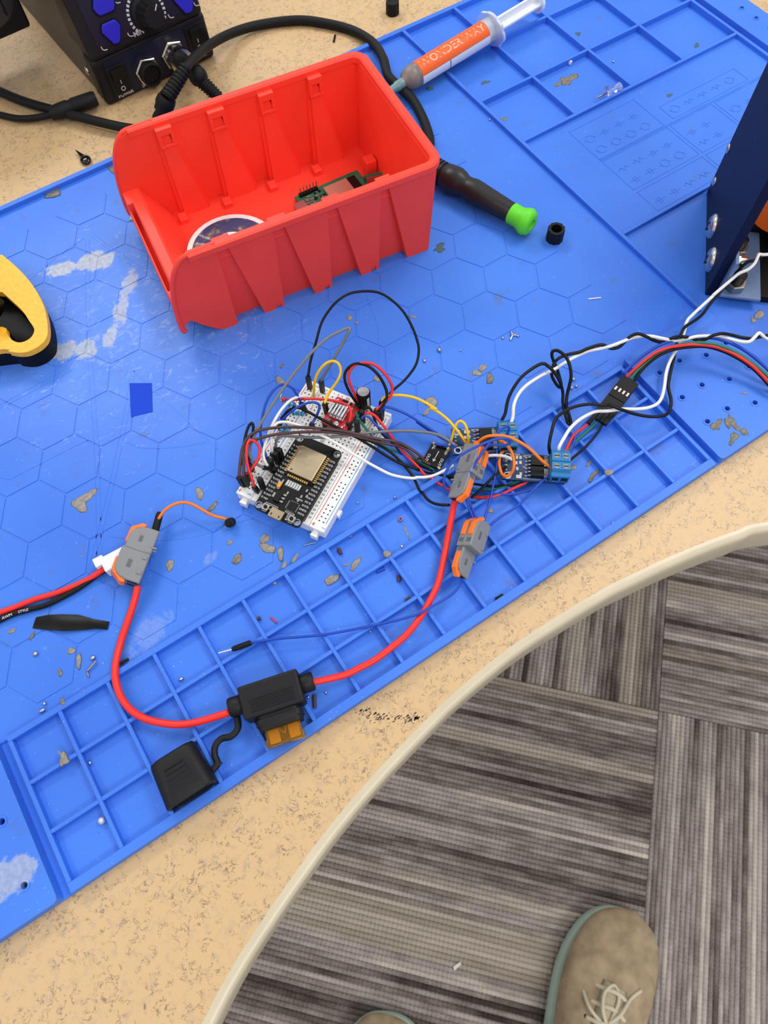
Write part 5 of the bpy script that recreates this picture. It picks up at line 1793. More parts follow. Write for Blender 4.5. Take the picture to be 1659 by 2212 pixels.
# amber blade fuse
fu = thing('blade_fuse', 'translucent amber blade fuse plugged in the black holder', 'fuse', M=MF)
MB().loft([[Vector((x, y_, z)) for x, z in rrect(-7.2 - g_, 10.2 + g_, -1.6 - g_ * 0.2, 3.8 + g_ * 0.2, 0.6, 2)] for y_, g_ in ((-13.0, 0), (-19.5, 0.1), (-20.5, 0.7), (-23.6, 0.7))]).build('body', 'amber', fu, fix=True, bevel=0.25)
for x0, x1 in ((-6.0, -0.8), (3.8, 9.0)):
    MB().box(x0, x1, -22.2, -12.0, 0.8, 1.4).build('blade', 'gold', fu)
MB().tube([Vector((-1.2, -14.5, 1.1)), Vector((0.6, -17.5, 1.2)), Vector((1.8, -18.6, 1.2)), Vector((2.4, -16.8, 1.2)), Vector((2.6, -14.2, 1.1))], 0.32, 6).build('link', 'gold', fu, smooth=True)
# strap and cap
fi = MF.inverted()
def fp(px, py, h):
    return fi @ P(px, py, h)
MB().tube([fp(512, 1548, 3), fp(514, 1572, 3), fp(500, 1590, 3), fp(478, 1596, 2), fp(465, 1612, 2), fp(464, 1632, 2), fp(470, 1650, 2), fp(458, 1664, 2)], 1.7, 8).build('strap', 'holder_black', fh, smooth=True)
MB().tube([fp(470, 1652, 2.4), fp(476, 1650, 2.4), fp(481, 1647, 2.4)], 1.0, 6, rads=(1.2, 0.3)).build('strap_nib', 'holder_black', fh, smooth=True)
# cap: open oval sleeve; opening faces the viewer-right
cA, cB = P(371, 1627, 5.5), P(417, 1720, 5.0)
cM = fi @ frame((cA + cB) / 2, cA - cB, Vector((0, 0, 1)).cross(cA - cB))
cL = (cA - cB).length / 2
capl = []
for x_, g_ in ((-cL, 0.0), (-cL + 0.6, 0.5), (cL - 2, -0.6), (cL - 0.6, -1.0), (cL, -1.8)):
    capl.append([cM @ Vector((x_, y_, z)) for y_, z in rrect(-12.2 - g_, 12.2 + g_, -5.6 - g_, 5.6 + g_, 5.2, 6)])
capi = []
for x_ in (cL - 4, -cL):
    capi.append([cM @ Vector((x_, y_, z)) for y_, z in rrect(-10.8, 10.8, -4.2, 4.2, 4.0, 6)])
cpm = MB()
n_ = len(capl[0])
for lp_ in (capl[0],):
    pass
allv = capi + capl
cpm.loft(capi + capl, caps=True)
cp_o = cpm.build('cap', 'holder_black', fh, fix=True, smooth=True, auto=45)
for k in range(6):
    cpm2 = MB().box(-cL + 4 + k * 2.4, -cL + 4.9 + k * 2.4, -6.5 + k * 0.5, 7 - k * 0.3, 5.4, 5.95, cM)
    cpm2.build('grip_line', 'holder_black', cp_o)

# ================================================================ white crimp plug with red and black leads
jo = P(250, 1212, -3)
ja, jb = P(222, 1228, 1.5), P(282, 1196, 1.5)
MJ = frame(ja, jb - ja, Vector((0, 0, 1)).cross(jb - ja))
mat('nylon_white', (236, 236, 238), 0.45)
jst = thing('crimp_plug', 'white nylon crimp plug with thick red and black leads', 'plug', M=MJ)
MB().box(1, 17, -4.4, 4.4, -4.0, 3.6).build('shell', 'nylon_white', jst, bevel=0.4)
MB().box(-2.6, 3.0, 1.0, 6.4, -3.6, 2.8).build('latch_block', 'nylon_white', jst, bevel=0.4)
MB().box(3, 11, -7.2, -5.4, -3.8, -1.4).box(4.4, 6.4, -6, -4.2, -3.8, -1.4).build('latch_arm', 'nylon_white', jst, bevel=0.3)
MB().box(0.9, 1.1, -3.6, 0.6, -2.4, 2.4).build('port', 'chip_black', jst)
ji = MJ.inverted()
mat('wire_red', (238, 44, 36), 0.38)
mat('wire_black', (14, 14, 15), 0.4, spec=0.3)
MB().tube([ji @ P(x, y, h) for x, y, h in ((232, 1224, 1.5), (213, 1237, 0), (189, 1252, -0.8), (152, 1269, -1), (115, 1283, -1.2), (74, 1295, -1.2), (34, 1311, -1.2), (-5, 1325, -1.2), (-50, 1342, -1.2), (-140, 1380, -1.2), (-240, 1390, -1.2))], 1.55, 12).build('red_lead', 'wire_red', jst, smooth=True)
MB().tube([ji @ P(x, y, h) for x, y, h in ((226, 1232, -0.5), (209, 1242, -1.2), (176, 1266, -1.4), (142, 1286, -1.4), (101, 1306, -1.4), (61, 1317, -1.4), (27, 1327, -1.4), (-5, 1342, -1.4), (-50, 1362, -1.4), (-140, 1402, -1.4), (-240, 1415, -1.4))], 1.5, 12).build('black_lead', 'wire_black', jst, smooth=True)
aw = MB()
q0_, q1_ = ji @ P(4, 1336, 0.2), ji @ P(26, 1327, 0.2)
dd = q1_ - q0_
add_text(aw, 'AWM', 0, 0, 0, 2.2, 0, 0.02, frame((q0_ + q1_) / 2, dd, Vector((0, 0, 1)).cross(dd)))
aw.build('lettering', 'print_grey', jst)
aw = MB()
q0_, q1_ = ji @ P(34, 1324, 0.2), ji @ P(66, 1315, 0.2)
dd = q1_ - q0_
add_text(aw, 'STYLE', 0, 0, 0, 2.0, 0, 0.02, frame((q0_ + q1_) / 2, dd, Vector((0, 0, 1)).cross(dd)))
aw.build('lettering', 'print_grey', jst)

# ================================================================ pair of 4-way pin connectors
da, db = P(1362, 822, 4), P(1292, 912, 4)
MD = frame(da, db - da, Vector((0, 0, 1)).cross(db - da))
# local x from upper to lower end, y to the right-up side, z up
mat('dupont', (24, 24, 25), 0.5, spec=0.25)
dp = thing('pin_connector', 'black four way pin connector pair joining the coloured motor wires', 'connector', M=MD)
dl_ = (db - da).length
h1_ = MB().box(0, dl_ * 0.46, -5.3, 5.3, -1.4, 1.3).build('socket_housing', 'dupont', dp, bevel=0.2)
for k in range(4):
    y = -3.9 + 2.6 * k
    MB().box(dl_ * 0.20, dl_ * 0.34, y - 0.8, y + 0.8, 1.28, 1.36).build('window', 'chip_black', h1_)
    MB().box(dl_ * 0.26, dl_ * 0.335, y - 0.6, y + 0.6, 1.3, 1.55).build('contact', 'metal_dull', h1_)
h2_ = MB().box(dl_ * 0.47, dl_ * 0.76, -5.3, 5.3, -1.4, 1.3).build('plug_housing', 'dupont', dp, bevel=0.2)
for k in range(4):
    y = -3.9 + 2.6 * k
    ex = dl_ * (0.98 if k != 0 else 1.12)
    MB().box(dl_ * 0.70, ex, y - 1.15, y + 1.15, -1.3 + 0.1 * k, 1.2).build('single_housing', 'dupont', dp, bevel=0.2)

# ================================================================ wires
mat('w_blue', (22, 68, 180), 0.4)
mat('w_yellow', (240, 192, 24), 0.4)
mat('w_white', (232, 230, 226), 0.4)
mat('w_grey', (112, 114, 118), 0.4)
mat('w_brown', (74, 46, 46), 0.4)
mat('w_green', (14, 112, 92), 0.4)
mat('w_orange', (240, 124, 30), 0.4)
mat('w_red', (226, 40, 40), 0.4)
mat('w_black', (11, 11, 12), 0.4, spec=0.3)
def Kp(x, y, h):
    return (480 + x / 3.456, 600 + y / 3.456, h)
def Mp(x, y, h):
    return (900 + x / 4.879, 880 + y / 4.879, h)
def Np(x, y, h):
    return (1020 + x / 5.925, 700 + y / 5.925, h)
def Pq(x, y, h):
    return (1300 + x / 4.621, 600 + y / 4.621, h)
def Bp(x, y, h):
    return (1050 + x / 2.724, 750 + y / 2.724, h)
def Qp(x, y, h):
    return (1480 + x / 7.374, 380 + y / 7.374, h)
def Sp(x, y, h):
    return (x / 2.9625, 1050 + y / 2.9625, h)

def housing(par, org, p, d, ln=13.5, w=2.5, nm='pin_housing'):
    """square black crimp housing hanging from the wire end p in direction d"""
    d = Vector(d).normalized()
    ref = Vector((math.cos(math.radians(BR)), math.sin(math.radians(BR)), 0))
    M = frame(p - org - d * 0.5, d, ref)
    MB().box(0, ln, -w / 2, w / 2, -w / 2, w / 2, M).build(nm, 'dupont', par, bevel=0.25)

def wire(label, m_, pts, r=0.72, ends=(), group=None, name='jumper_wire', cat='wire', n=8, seg=6):
    """pts: photograph pixel and height triples; ends: (index, length, (dx, dy, dz))"""
    ws = [P(*p) for p in pts]
    org = Vector((ws[0].x, ws[0].y, min(v.z for v in ws) - r))
    t = thing(name, label, cat, org, 0, group)
    MB().tube([v - org for v in ws], r, n, seg=seg).build('insulation', m_, t, smooth=True)
    for (i, ln, d) in ends:
        housing(t, org, ws[i], d, ln)
    return t
DN = (0.05, 0.05, -1)
JW = 'jumper wires on the breadboard'
wire('tall black jumper wire looping high above the breadboard', 'w_black', [Kp(640, 742, 18), Kp(660, 620, 24), Kp(700, 480, 31), Kp(740, 340, 37), Kp(800, 240, 41), Kp(870, 165, 44), Kp(960, 115, 45), Kp(1080, 100, 45), Kp(1180, 115, 44), Kp(1270, 170, 42), Kp(1350, 250, 39), Kp(1410, 350, 35), Kp(1450, 450, 31), Kp(1468, 540, 27), Kp(1450, 640, 23), Kp(1400, 720, 20), Kp(1340, 785, 18), Kp(1270, 845, 16), Kp(1195, 930, 14)],
     0.75, [(0, 13.5, (0.02, 0.06, -1)), (-1, 10, (-0.35, -0.4, -0.9))], JW)
wire('long grey jumper wire bent over the breadboard corner', 'w_grey', [Kp(738, 772, 18), Kp(770, 710, 23), Kp(830, 610, 30), Kp(900, 490, 37), Kp(945, 405, 42), Kp(952, 380, 43), Kp(925, 380, 43), Kp(860, 410, 43), Kp(780, 455, 42), Kp(680, 545, 40), Kp(580, 660, 37), Kp(480, 790, 33), Kp(380, 940, 29), Kp(280, 1100, 24), Kp(230, 1200, 21), Kp(205, 1280, 18), Kp(215, 1345, 16), Kp(260, 1392, 14), Kp(312, 1418, 13)],
     0.85, [(0, 13.5, (0.03, 0.1, -1)), (-1, 9, (0.6, -0.2, -0.5))], JW)
wire('small yellow jumper wire arching at the breadboard head', 'w_yellow', [Kp(684, 895, 9), Kp(683, 850, 14), Kp(688, 790, 20), Kp(712, 715, 26), Kp(762, 650, 31), Kp(820, 622, 33), Kp(868, 642, 32), Kp(885, 700, 29), Kp(866, 760, 26), Kp(825, 820, 22), Kp(785, 880, 19), Kp(765, 940, 17)],
     0.8, [(-1, 12, DN)], JW)
wire('blue jumper wire looping left of the breadboard', 'w_blue', [Kp(592, 940, 14), Kp(562, 880, 20), Kp(520, 822, 25), Kp(460, 797, 27), Kp(410, 815, 27), Kp(360, 870, 26), Kp(322, 950, 24), Kp(300, 1040, 22), Kp(286, 1130, 20), Kp(290, 1210, 18), Kp(310, 1275, 16), Kp(335, 1348, 14)],
     0.75, [(0, 11, (0.1, -0.2, -1)), (-1, 11, DN)], JW)
wire('red jumper wire running flat from the indicator light to the driver', 'w_red', [Kp(500, 908, 13), Kp(540, 911, 14), Kp(620, 905, 16), Kp(720, 905, 17), Kp(820, 916, 17), Kp(900, 935, 17), Kp(950, 965, 16), Kp(962, 1025, 15), Kp(946, 1082, 13)],
     0.75, [(-1, 7, DN)], JW)
wire('white jumper wire arching beside the resistors', 'w_white', [Kp(648, 900, 9), Kp(620, 888, 15), Kp(570, 888, 19), Kp(510, 915, 21), Kp(450, 975, 22), Kp(400, 1050, 22), Kp(360, 1130, 21), Kp(335, 1200, 20), Kp(308, 1290, 18), Kp(312, 1350, 16), Kp(342, 1405, 14)],
     0.85, [(-1, 8, (0.2, -0.1, -1))], JW)
wire('long white jumper wire crossing the black board to the grey connector', 'w_white', [Kp(375, 1310, 13), Kp(368, 1220, 19), Kp(374, 1150, 21), Kp(400, 1095, 22), Kp(440, 1078, 22), Kp(500, 1082, 22), Kp(580, 1105, 21), Kp(660, 1140, 20), Kp(760, 1185, 18), Kp(860, 1240, 16), Kp(960, 1305, 14), Kp(1060, 1365, 12), Kp(1160, 1420, 10), Kp(1250, 1465, 8), Kp(1340, 1488, 6), Kp(1430, 1497, 5), Mp(0, 738, 5), Mp(100, 735, 5), Mp(200, 710, 5), Mp(330, 645, 6), Mp(390, 610, 8)],
     0.85, [(0, 9, DN)], JW)
wire('short blue jumper wire arching over the red driver corner', 'w_blue', [Kp(430, 1085, 12), Kp(480, 1030, 16), Kp(550, 975, 19), Kp(620, 940, 20), Kp(680, 930, 20), Kp(722, 948, 18), Kp(722, 985, 16), Kp(700, 1040, 13), Kp(668, 1092, 11)],
     0.78, [(-1, 5, DN), (0, 6, (-0.1, -0.1, -1))], JW)
wire('upper brown jumper wire sweeping over the breadboard', 'w_brown', [Kp(125, 1490, 16), Kp(135, 1380, 19), Kp(150, 1280, 22), Kp(185, 1200, 23), Kp(250, 1150, 24), Kp(350, 1125, 24), Kp(480, 1115, 24), Kp(620, 1118, 23), Kp(760, 1128, 22), Kp(880, 1140, 20), Kp(1000, 1165, 18), Kp(1150, 1200, 15), Kp(1280, 1220, 12), Kp(1360, 1250, 9), Kp(1440, 1300, 6), Kp(1500, 1350, 3), Mp(60, 560, 2), Mp(150, 605, 2)],
     0.85, [(0, 12, (0.04, 0.02, -1))], JW)
wire('lower brown jumper wire sweeping over the breadboard', 'w_brown', [Kp(158, 1490, 16), Kp(160, 1380, 19), Kp(156, 1310, 21), Kp(180, 1250, 22), Kp(260, 1205, 23), Kp(400, 1170, 23), Kp(550, 1155, 22), Kp(720, 1150, 21), Kp(860, 1157, 19), Kp(1000, 1180, 17), Kp(1120, 1212, 14), Kp(1250, 1245, 11), Kp(1340, 1262, 8), Kp(1400, 1305, 6), Kp(1450, 1350, 4), Mp(20, 540, 3), Mp(60, 530, 2)],
     0.85, [(0, 12, (0.04, 0.02, -1))], JW)
wire('grey jumper wire running flat to the right connector', 'w_grey', [Kp(395, 1275, 13), Kp(410, 1205, 17), Kp(450, 1180, 18), Kp(540, 1186, 18), Kp(640, 1191, 18), Kp(760, 1191, 17), Kp(880, 1184, 17), Kp(1000, 1170, 16), Kp(1120, 1155, 15), Kp(1250, 1146, 14), Kp(1400, 1143, 14), Mp(0, 255, 13), Mp(120, 265, 13), Mp(240, 295, 13), Mp(330, 345, 13), Mp(410, 400, 13)],
     0.85, [(0, 9, DN)], JW)
wire('black jumper wire passing under the brown pair', 'w_black', [Kp(452, 1045, 12), Kp(490, 995, 16), Kp(550, 970, 17), Kp(620, 990, 16), Kp(720, 1045, 14), Kp(820, 1100, 13), Kp(900, 1140, 12), Kp(1000, 1190, 11), Kp(1130, 1268, 9), Kp(1240, 1338, 7), Kp(1340, 1390, 5), Kp(1460, 1428, 3), Mp(0, 655, 1), Mp(150, 690, 0), Mp(300, 720, 0), Mp(400, 735, 0)],
     0.85, [(0, 8, DN)], JW)
wire('black jumper wire drooping low beneath the grey connector', 'w_black', [Kp(930, 1165, 11), Kp(1010, 1190, 11), Kp(1130, 1230, 10), Kp(1240, 1290, 8), Kp(1330, 1370, 5), Kp(1420, 1480, 2), Kp(1475, 1590, 0), Mp(55, 890, -1), Mp(110, 965, -1.5), Mp(180, 1010, -1.5), Mp(260, 1027, -1.5), Mp(350, 1028, 0)],
     0.8, (), JW)
wire('green motor wire running from the driver under the connectors', 'w_green', [Kp(1000, 1005, 14), Kp(1010, 1035, 13), Kp(1035, 1075, 12), Kp(1100, 1160, 9), Kp(1160, 1225, 6), Kp(1230, 1270, 4), Kp(1330, 1310, 2), Kp(1430, 1355, 0), Kp(1560, 1425, -1), Mp(200, 680, -1.5), Mp(350, 770, -1.8), Mp(500, 835, -1.8), Mp(640, 865, -1.5), Mp(800, 862, -1), Mp(950, 830, 0.5), Mp(1100, 765, 0.6), Mp(1300, 690, 0.6), Mp(1450, 600, 1), Bp(480, 610, 1.5), Bp(520, 560, 2), Bp(600, 490, 2.5), Bp(690, 400, 3)],
     0.75, (), 'motor wires')
wire('red motor wire running from the driver under the connectors', 'w_red', [Kp(1045, 1030, 14), Kp(1085, 1010, 15), Kp(1140, 1030, 14), Kp(1200, 1100, 12), Kp(1260, 1180, 9), Kp(1320, 1260, 6), Kp(1380, 1330, 4), Kp(1450, 1400, 2), Kp(1530, 1490, 0), Mp(140, 735, -0.5), Mp(270, 825, -1.5), Mp(400, 890, -1.8), Mp(520, 930, -1.5), Mp(610, 945, -1), Mp(750, 950, 0.6), Mp(900, 912, 0.6), Mp(1050, 840, 0.8), Mp(1180, 785, 0.8), Mp(1330, 745, 0.6), Mp(1480, 640, 0.6), Bp(440, 640, 1.5), Bp(470, 605, 2), Bp(510, 525, 2.5), Bp(560, 482, 3), Bp(610, 442, 3), Bp(645, 402, 3)],
     0.85, (), 'motor wires')
wire('blue motor wire running from the driver under the connectors', 'w_blue', [Kp(1040, 1055, 14), Kp(1060, 1032, 15), Kp(1100, 1045, 14), Kp(1150, 1100, 12), Kp(1220, 1160, 9), Kp(1300, 1250, 6), Kp(1380, 1350, 3), Kp(1450, 1410, 1), Kp(1560, 1455, 0), Mp(200, 690, -1), Mp(400, 810, -1.8), Mp(630, 882, -1), Mp(800, 910, 0.6), Mp(1000, 915, 0.8), Mp(1200, 870, 1), Mp(1320, 800, 1), Mp(1420, 700, 1), Mp(1500, 610, 1), Bp(480, 640, 1.5), Bp(505, 590, 2), Bp(530, 520, 2.5), Bp(570, 465, 3), Bp(615, 415, 3)],
     0.75, (), 'motor wires')
wire('black motor wire running from the driver under the connectors', 'w_black', [Kp(1058, 985, 15), Kp(1085, 965, 16), Kp(1110, 985, 15), Kp(1130, 1035, 13), Kp(1150, 1090, 11), Kp(1200, 1170, 8), Kp(1280, 1240, 5), Kp(1340, 1310, 3), Kp(1450, 1385, 0), Mp(150, 660, -1), Mp(400, 770, -1.8), Mp(640, 812, -1.2), Mp(800, 832, 0), Mp(1000, 820, 0.8), Mp(1200, 788, 0.8), Mp(1330, 752, 0.8), Mp(1500, 690, 1), Bp(470, 690, 1.5), Bp(500, 660, 2), Bp(580, 592, 2.5), Bp(650, 512, 3), Bp(690, 447, 3)],
     0.75, (), 'motor wires')
wire('long yellow jumper wire curving from the breadboard to the switching module', 'w_yellow', [Kp(1190, 925, 14), Kp(1210, 895, 15), Kp(1255, 880, 16), Kp(1340, 878, 17), Kp(1440, 897, 17), Kp(1530, 940, 16), Kp(1600, 985, 15), Mp(140, 0, 15), Mp(230, 52, 14), Mp(330, 132, 12), Mp(410, 222, 11), Mp(470, 300, 9), Mp(522, 378, 6)],
     0.85, [(0, 8, (-0.3, -0.3, -1))], JW)
wire('yellow wire loop between the switching module and the converter board', 'w_yellow', [Mp(545, 385, 6), Mp(545, 330, 9), Mp(535, 250, 12), Mp(510, 180, 14), Mp(470, 147, 14), Mp(430, 162, 13), Mp(395, 240, 10), Mp(370, 330, 6), Mp(345, 400, 3), Mp(328, 445, 1.5)],
     0.8, (), None)
wire('blue jumper wire running low from the breadboard to the module', 'w_blue', [Kp(1180, 1010, 12), Kp(1195, 975, 14), Kp(1230, 966, 14), Kp(1300, 985, 13), Kp(1400, 1030, 11), Kp(1500, 1095, 9), Kp(1600, 1160, 7), Mp(0, 147, 6), Mp(100, 222, 5), Mp(180, 270, 4), Mp(280, 330, 4), Mp(400, 385, 5)],
     0.75, [(0, 8, (0, -0.1, -1))], JW)
wire('short blue wire soldered to the converter board', 'w_blue', [Mp(195, 388, 1.5), Mp(260, 396, 2.5), Mp(350, 408, 3), Mp(420, 425, 3.5)], 0.75)
wire('red jumper wire ring arching beside the capacitor', 'w_red', [Kp(1020, 935, 13), Kp(985, 860, 19), Kp(952, 785, 25), Kp(945, 720, 29), Kp(980, 660, 32), Kp(1050, 636, 33), Kp(1130, 646, 32), Kp(1200, 700, 29), Kp(1250, 770, 25), Kp(1270, 830, 21), Kp(1252, 890, 18), Kp(1205, 940, 16), Kp(1148, 990, 14)],
     0.85, [(0, 9, DN), (-1, 8, DN)], JW)
wire('black jumper wire ring arching beside the capacitor', 'w_black', [Kp(1010, 945, 13), Kp(960, 870, 19), Kp(922, 790, 25), Kp(915, 720, 29), Kp(950, 665, 32), Kp(1010, 641, 33), Kp(1090, 660, 32), Kp(1160, 720, 29), Kp(1210, 800, 24), Kp(1230, 870, 20), Kp(1215, 930, 17), Kp(1165, 1000, 14)],
     0.85, [(0, 9, DN), (-1, 9, DN)], JW)
wire('short black jumper wire hooking at the breadboard left end', 'w_black', [Kp(150, 1400, 14), Kp(160, 1260, 20), Kp(185, 1140, 24), Kp(215, 1087, 26), Kp(232, 1105, 25), Kp(226, 1170, 22), Kp(208, 1270, 18), Kp(200, 1390, 14)], 0.8, [(-1, 9, DN)], JW)
wire('short red jumper wire standing at the breadboard left end', 'w_red', [Kp(240, 1562, 11), Kp(215, 1480, 15), Kp(190, 1400, 18), Kp(180, 1320, 21), Kp(186, 1250, 23), Kp(205, 1215, 23), Kp(240, 1220, 23), Kp(272, 1255, 21), Kp(280, 1310, 19), Kp(255, 1378, 17), Kp(215, 1430, 15), Kp(180, 1470, 13)], 0.8, [(0, 6, (0.1, -0.1, -1)), (-1, 9, DN)], JW)
# extra black crimp housings clustered on the board edge
for px, py, h, lb in ((563, 1040, 14, 'black pin housing standing beside the red wire end'), (596, 985, 14, 'black pin housing upright beside the board top pins'), (604, 975, 15, 'black pin housing upright nearest the breadboard number row'), (585, 1000, 14, 'black pin housing upright between the white wires'), (771, 915, 15, 'black pin housing upright beside the driver edge'), (782, 893, 15, 'black pin housing upright under the capacitor')):
    p = P(px, py, h)
    t = thing('pin_housing', lb, 'connector', (p.x, p.y, 5.5), BR, 'loose pin housings')
    MB().box(-1.3, 1.3, -1.3, 1.3, 0.05, 12).build('shell', 'dupont', t, bevel=0.25)
    MB().box(-0.8, 0.8, -1.35, -1.25, 5, 9).build('window', 'chip_black', t)

# wires between the connectors and modules
wire('blue wire ringing the upper grey connector', 'w_blue', [Mp(452, 1003, 7), Mp(380, 962, 9), Mp(320, 900, 12), Mp(290, 830, 15), Mp(290, 740, 18), Mp(330, 640, 21), Mp(420, 540, 24), Mp(520, 470, 26), Mp(640, 410, 27), Mp(760, 360, 27), Mp(860, 332, 26), Mp(940, 330, 25), Mp(985, 347, 23), Mp(970, 385, 21), Mp(890, 402, 20), Mp(790, 392, 20), Mp(720, 440, 20), Mp(650, 540, 19), Mp(595, 660, 18), Mp(560, 780, 16), Mp(545, 900, 14), Mp(560, 1010, 11), Mp(600, 1100, 9), Mp(628, 1180, 8), Mp(630, 1245, 7)], 0.72, (), 'blue hook-up wires')
wire('blue wire rising from the lower connector to the screw terminal', 'w_blue', [Mp(605, 1245, 7), Mp(590, 1150, 9), Mp(556, 1070, 11), Mp(530, 950, 14), Mp(530, 830, 17), Mp(560, 710, 19), Mp(620, 590, 21), Mp(690, 480, 22), Mp(760, 390, 22), Mp(830, 295, 21), Mp(900, 225, 20), Mp(955, 200, 19), Mp(975, 228, 17), Mp(950, 285, 14), Mp(905, 330, 11), Mp(880, 400, 7), Mp(880, 440, 5)], 0.72, (), 'blue hook-up wires')
wire('blue wire dropping straight from the far screw terminal', 'w_blue', [Mp(845, 435, 5), Mp(850, 550, 6), Mp(832, 700, 6), Mp(800, 850, 6), Mp(770, 1000, 6), Mp(730, 1120, 6), Mp(688, 1265, 6)], 0.72, (), 'blue hook-up wires')
wire('blue wire slanting down from the near screw terminal', 'w_blue', [Mp(1398, 695, 4), Mp(1370, 735, 4), Mp(1300, 800, 4), Mp(1220, 880, 4), Mp(1120, 985, 3), Mp(1020, 1070, 3), Mp(900, 1142, 3), Mp(800, 1220, 4), Mp(742, 1292, 5)], 0.72, (), 'blue hook-up wires')
wire('orange wire arching from the grey connector to the near screw terminal', 'w_orange', [Mp(622, 420, 14), Mp(660, 355, 18), Mp(730, 312, 21), Mp(820, 297, 23), Mp(920, 302, 23), Mp(1020, 332, 22), Mp(1130, 392, 20), Mp(1220, 462, 17), Mp(1320, 560, 13), Mp(1420, 642, 8), Mp(1512, 722, 4)], 0.9)
wire('orange wire curl hanging below the far screw terminal', 'w_orange', [Mp(870, 345, 15), Mp(930, 378, 16), Mp(990, 450, 16), Mp(1020, 530, 15), Mp(1025, 620, 13), Mp(1000, 690, 10), Mp(945, 725, 8), Mp(900, 702, 7), Mp(878, 640, 7), Mp(870, 570, 7), Mp(885, 500, 6), Mp(918, 450, 5)], 0.9)
wire('short white wire reaching the near module pins', 'w_white', [Mp(720, 520, 9), Mp(760, 510, 9), Mp(830, 505, 9), Mp(900, 511, 8), Mp(960, 526, 7), Mp(1000, 548, 5)], 0.9)
wire('short black wire leaving the upper connector towards the near module', 'w_black', [Mp(575, 955, 4), Mp(650, 890, 5), Mp(720, 822, 6), Mp(800, 742, 6), Mp(880, 672, 6), Mp(945, 622, 5)], 0.85)
# twisted supply pairs at the right
wire('black wire of the upper twisted pair with a kinked double loop', 'w_black', [Np(378, 1228, 12), Np(420, 1150, 14), Np(450, 1000, 17), Np(490, 890, 19), Np(560, 770, 21), Np(640, 670, 22), Np(740, 590, 22), Np(840, 527, 22), Np(910, 506, 22), Np(960, 530, 21), Np(1030, 595, 19), Np(1090, 675, 16), Np(1135, 775, 12), Np(1160, 880, 8), Np(1160, 1000, 5), Np(1178, 1110, 3), Np(1215, 1235, 1), Np(1245, 1285, 0), Np(1262, 1255, 1), Np(1235, 1150, 3), Np(1207, 1050, 5), Np(1212, 920, 8), Np(1240, 800, 12), Np(1265, 680, 16), Np(1255, 560, 19), Np(1215, 445, 21), Np(1150, 372, 22), Np(1080, 337, 22), Np(1030, 352, 21), Np(1020, 402, 19), Np(1042, 475, 16), Np(1082, 565, 13), Np(1120, 685, 9), Np(1140, 780, 7), Np(1115, 808, 6), Np(1060, 745, 8), Np(1018, 650, 11), Np(1028, 555, 14), Np(1080, 462, 16), Np(1160, 412, 16), Np(1260, 382, 15), Np(1380, 356, 15), Np(1480, 312, 15),
     Pq(0, 668, 14.5), Pq(90, 705, 13), Pq(170, 692, 13), Pq(230, 640, 14), Pq(290, 582, 16), Pq(370, 560, 17), Pq(450, 590, 16), Pq(520, 625, 14), Pq(600, 642, 13), Pq(680, 612, 15), Pq(750, 590, 16), Pq(830, 590, 17), Pq(900, 605, 15), Pq(970, 627, 14), Pq(1040, 612, 15), Pq(1110, 577, 17), Pq(1200, 557, 17), Pq(1300, 572, 15), Pq(1400, 596, 14), Pq(1500, 606, 14), Pq(1580, 590, 15), Pq(1680, 575, 16), Pq(1800, 600, 12), Pq(2000, 640, 5), Pq(2200, 650, 0)], 0.95, (), 'twisted supply wires', 'hookup_wire')
wire('white wire of the upper twisted pair into the far screw terminal', 'w_white', [Np(500, 1262, 12), Np(522, 1180, 14), Np(530, 1060, 17), Np(560, 960, 18), Np(620, 860, 19), Np(700, 780, 19), Np(800, 710, 18), Np(900, 650, 17), Np(980, 615, 16), Np(1060, 575, 15), Np(1160, 510, 14), Np(1260, 450, 14), Np(1380, 390, 13), Np(1500, 342, 13),
     Pq(0, 705, 13), Pq(90, 682, 15), Pq(200, 640, 15.5), Pq(300, 602, 14), Pq(400, 585, 14), Pq(500, 585, 16), Pq(600, 605, 16), Pq(700, 625, 14), Pq(800, 625, 14), Pq(880, 602, 16.5), Pq(960, 585, 17), Pq(1100, 582, 15), Pq(1200, 592, 14), Pq(1300, 617, 15), Pq(1400, 640, 16), Pq(1475, 636, 17), Pq(1525, 595, 18), Pq(1568, 552, 18), Pq(1610, 580, 16), Pq(1680, 620, 14), Pq(1800, 640, 11), Pq(2000, 660, 4), Pq(2200, 690, 0)], 1.0, (), 'twisted supply wires', 'hookup_wire')
wire('white wire running down from the pale blue bracket to the near terminal', 'w_white', [Qp(1400, 1240, 22), Qp(1300, 1252, 24), Qp(1230, 1255, 26), Qp(1175, 1250, 28), Qp(1152, 1300, 28), Qp(1100, 1400, 26), Qp(1000, 1490, 24), Qp(860, 1552, 22), Qp(740, 1650, 19), Qp(600, 1770, 16), Qp(460, 1890, 13), Pq(1100, 190, 12), Pq(1000, 282, 10), Pq(905, 372, 9), Pq(852, 432, 9), Pq(822, 540, 9), Pq(790, 640, 9), Pq(730, 742, 9), Pq(680, 832, 8), Pq(642, 950, 7), Pq(625, 1080, 6), Pq(600, 1190, 6), Pq(550, 1260, 6), Pq(450, 1300, 7), Pq(330, 1312, 8), Pq(200, 1312, 9), Pq(60, 1330, 10), Bp(640, 380, 11), Bp(560, 420, 12), Bp(500, 472, 13), Bp(460, 532, 13), Bp(430, 588, 12), Bp(428, 625, 7)], 1.0, (), 'twisted supply wires', 'hookup_wire')
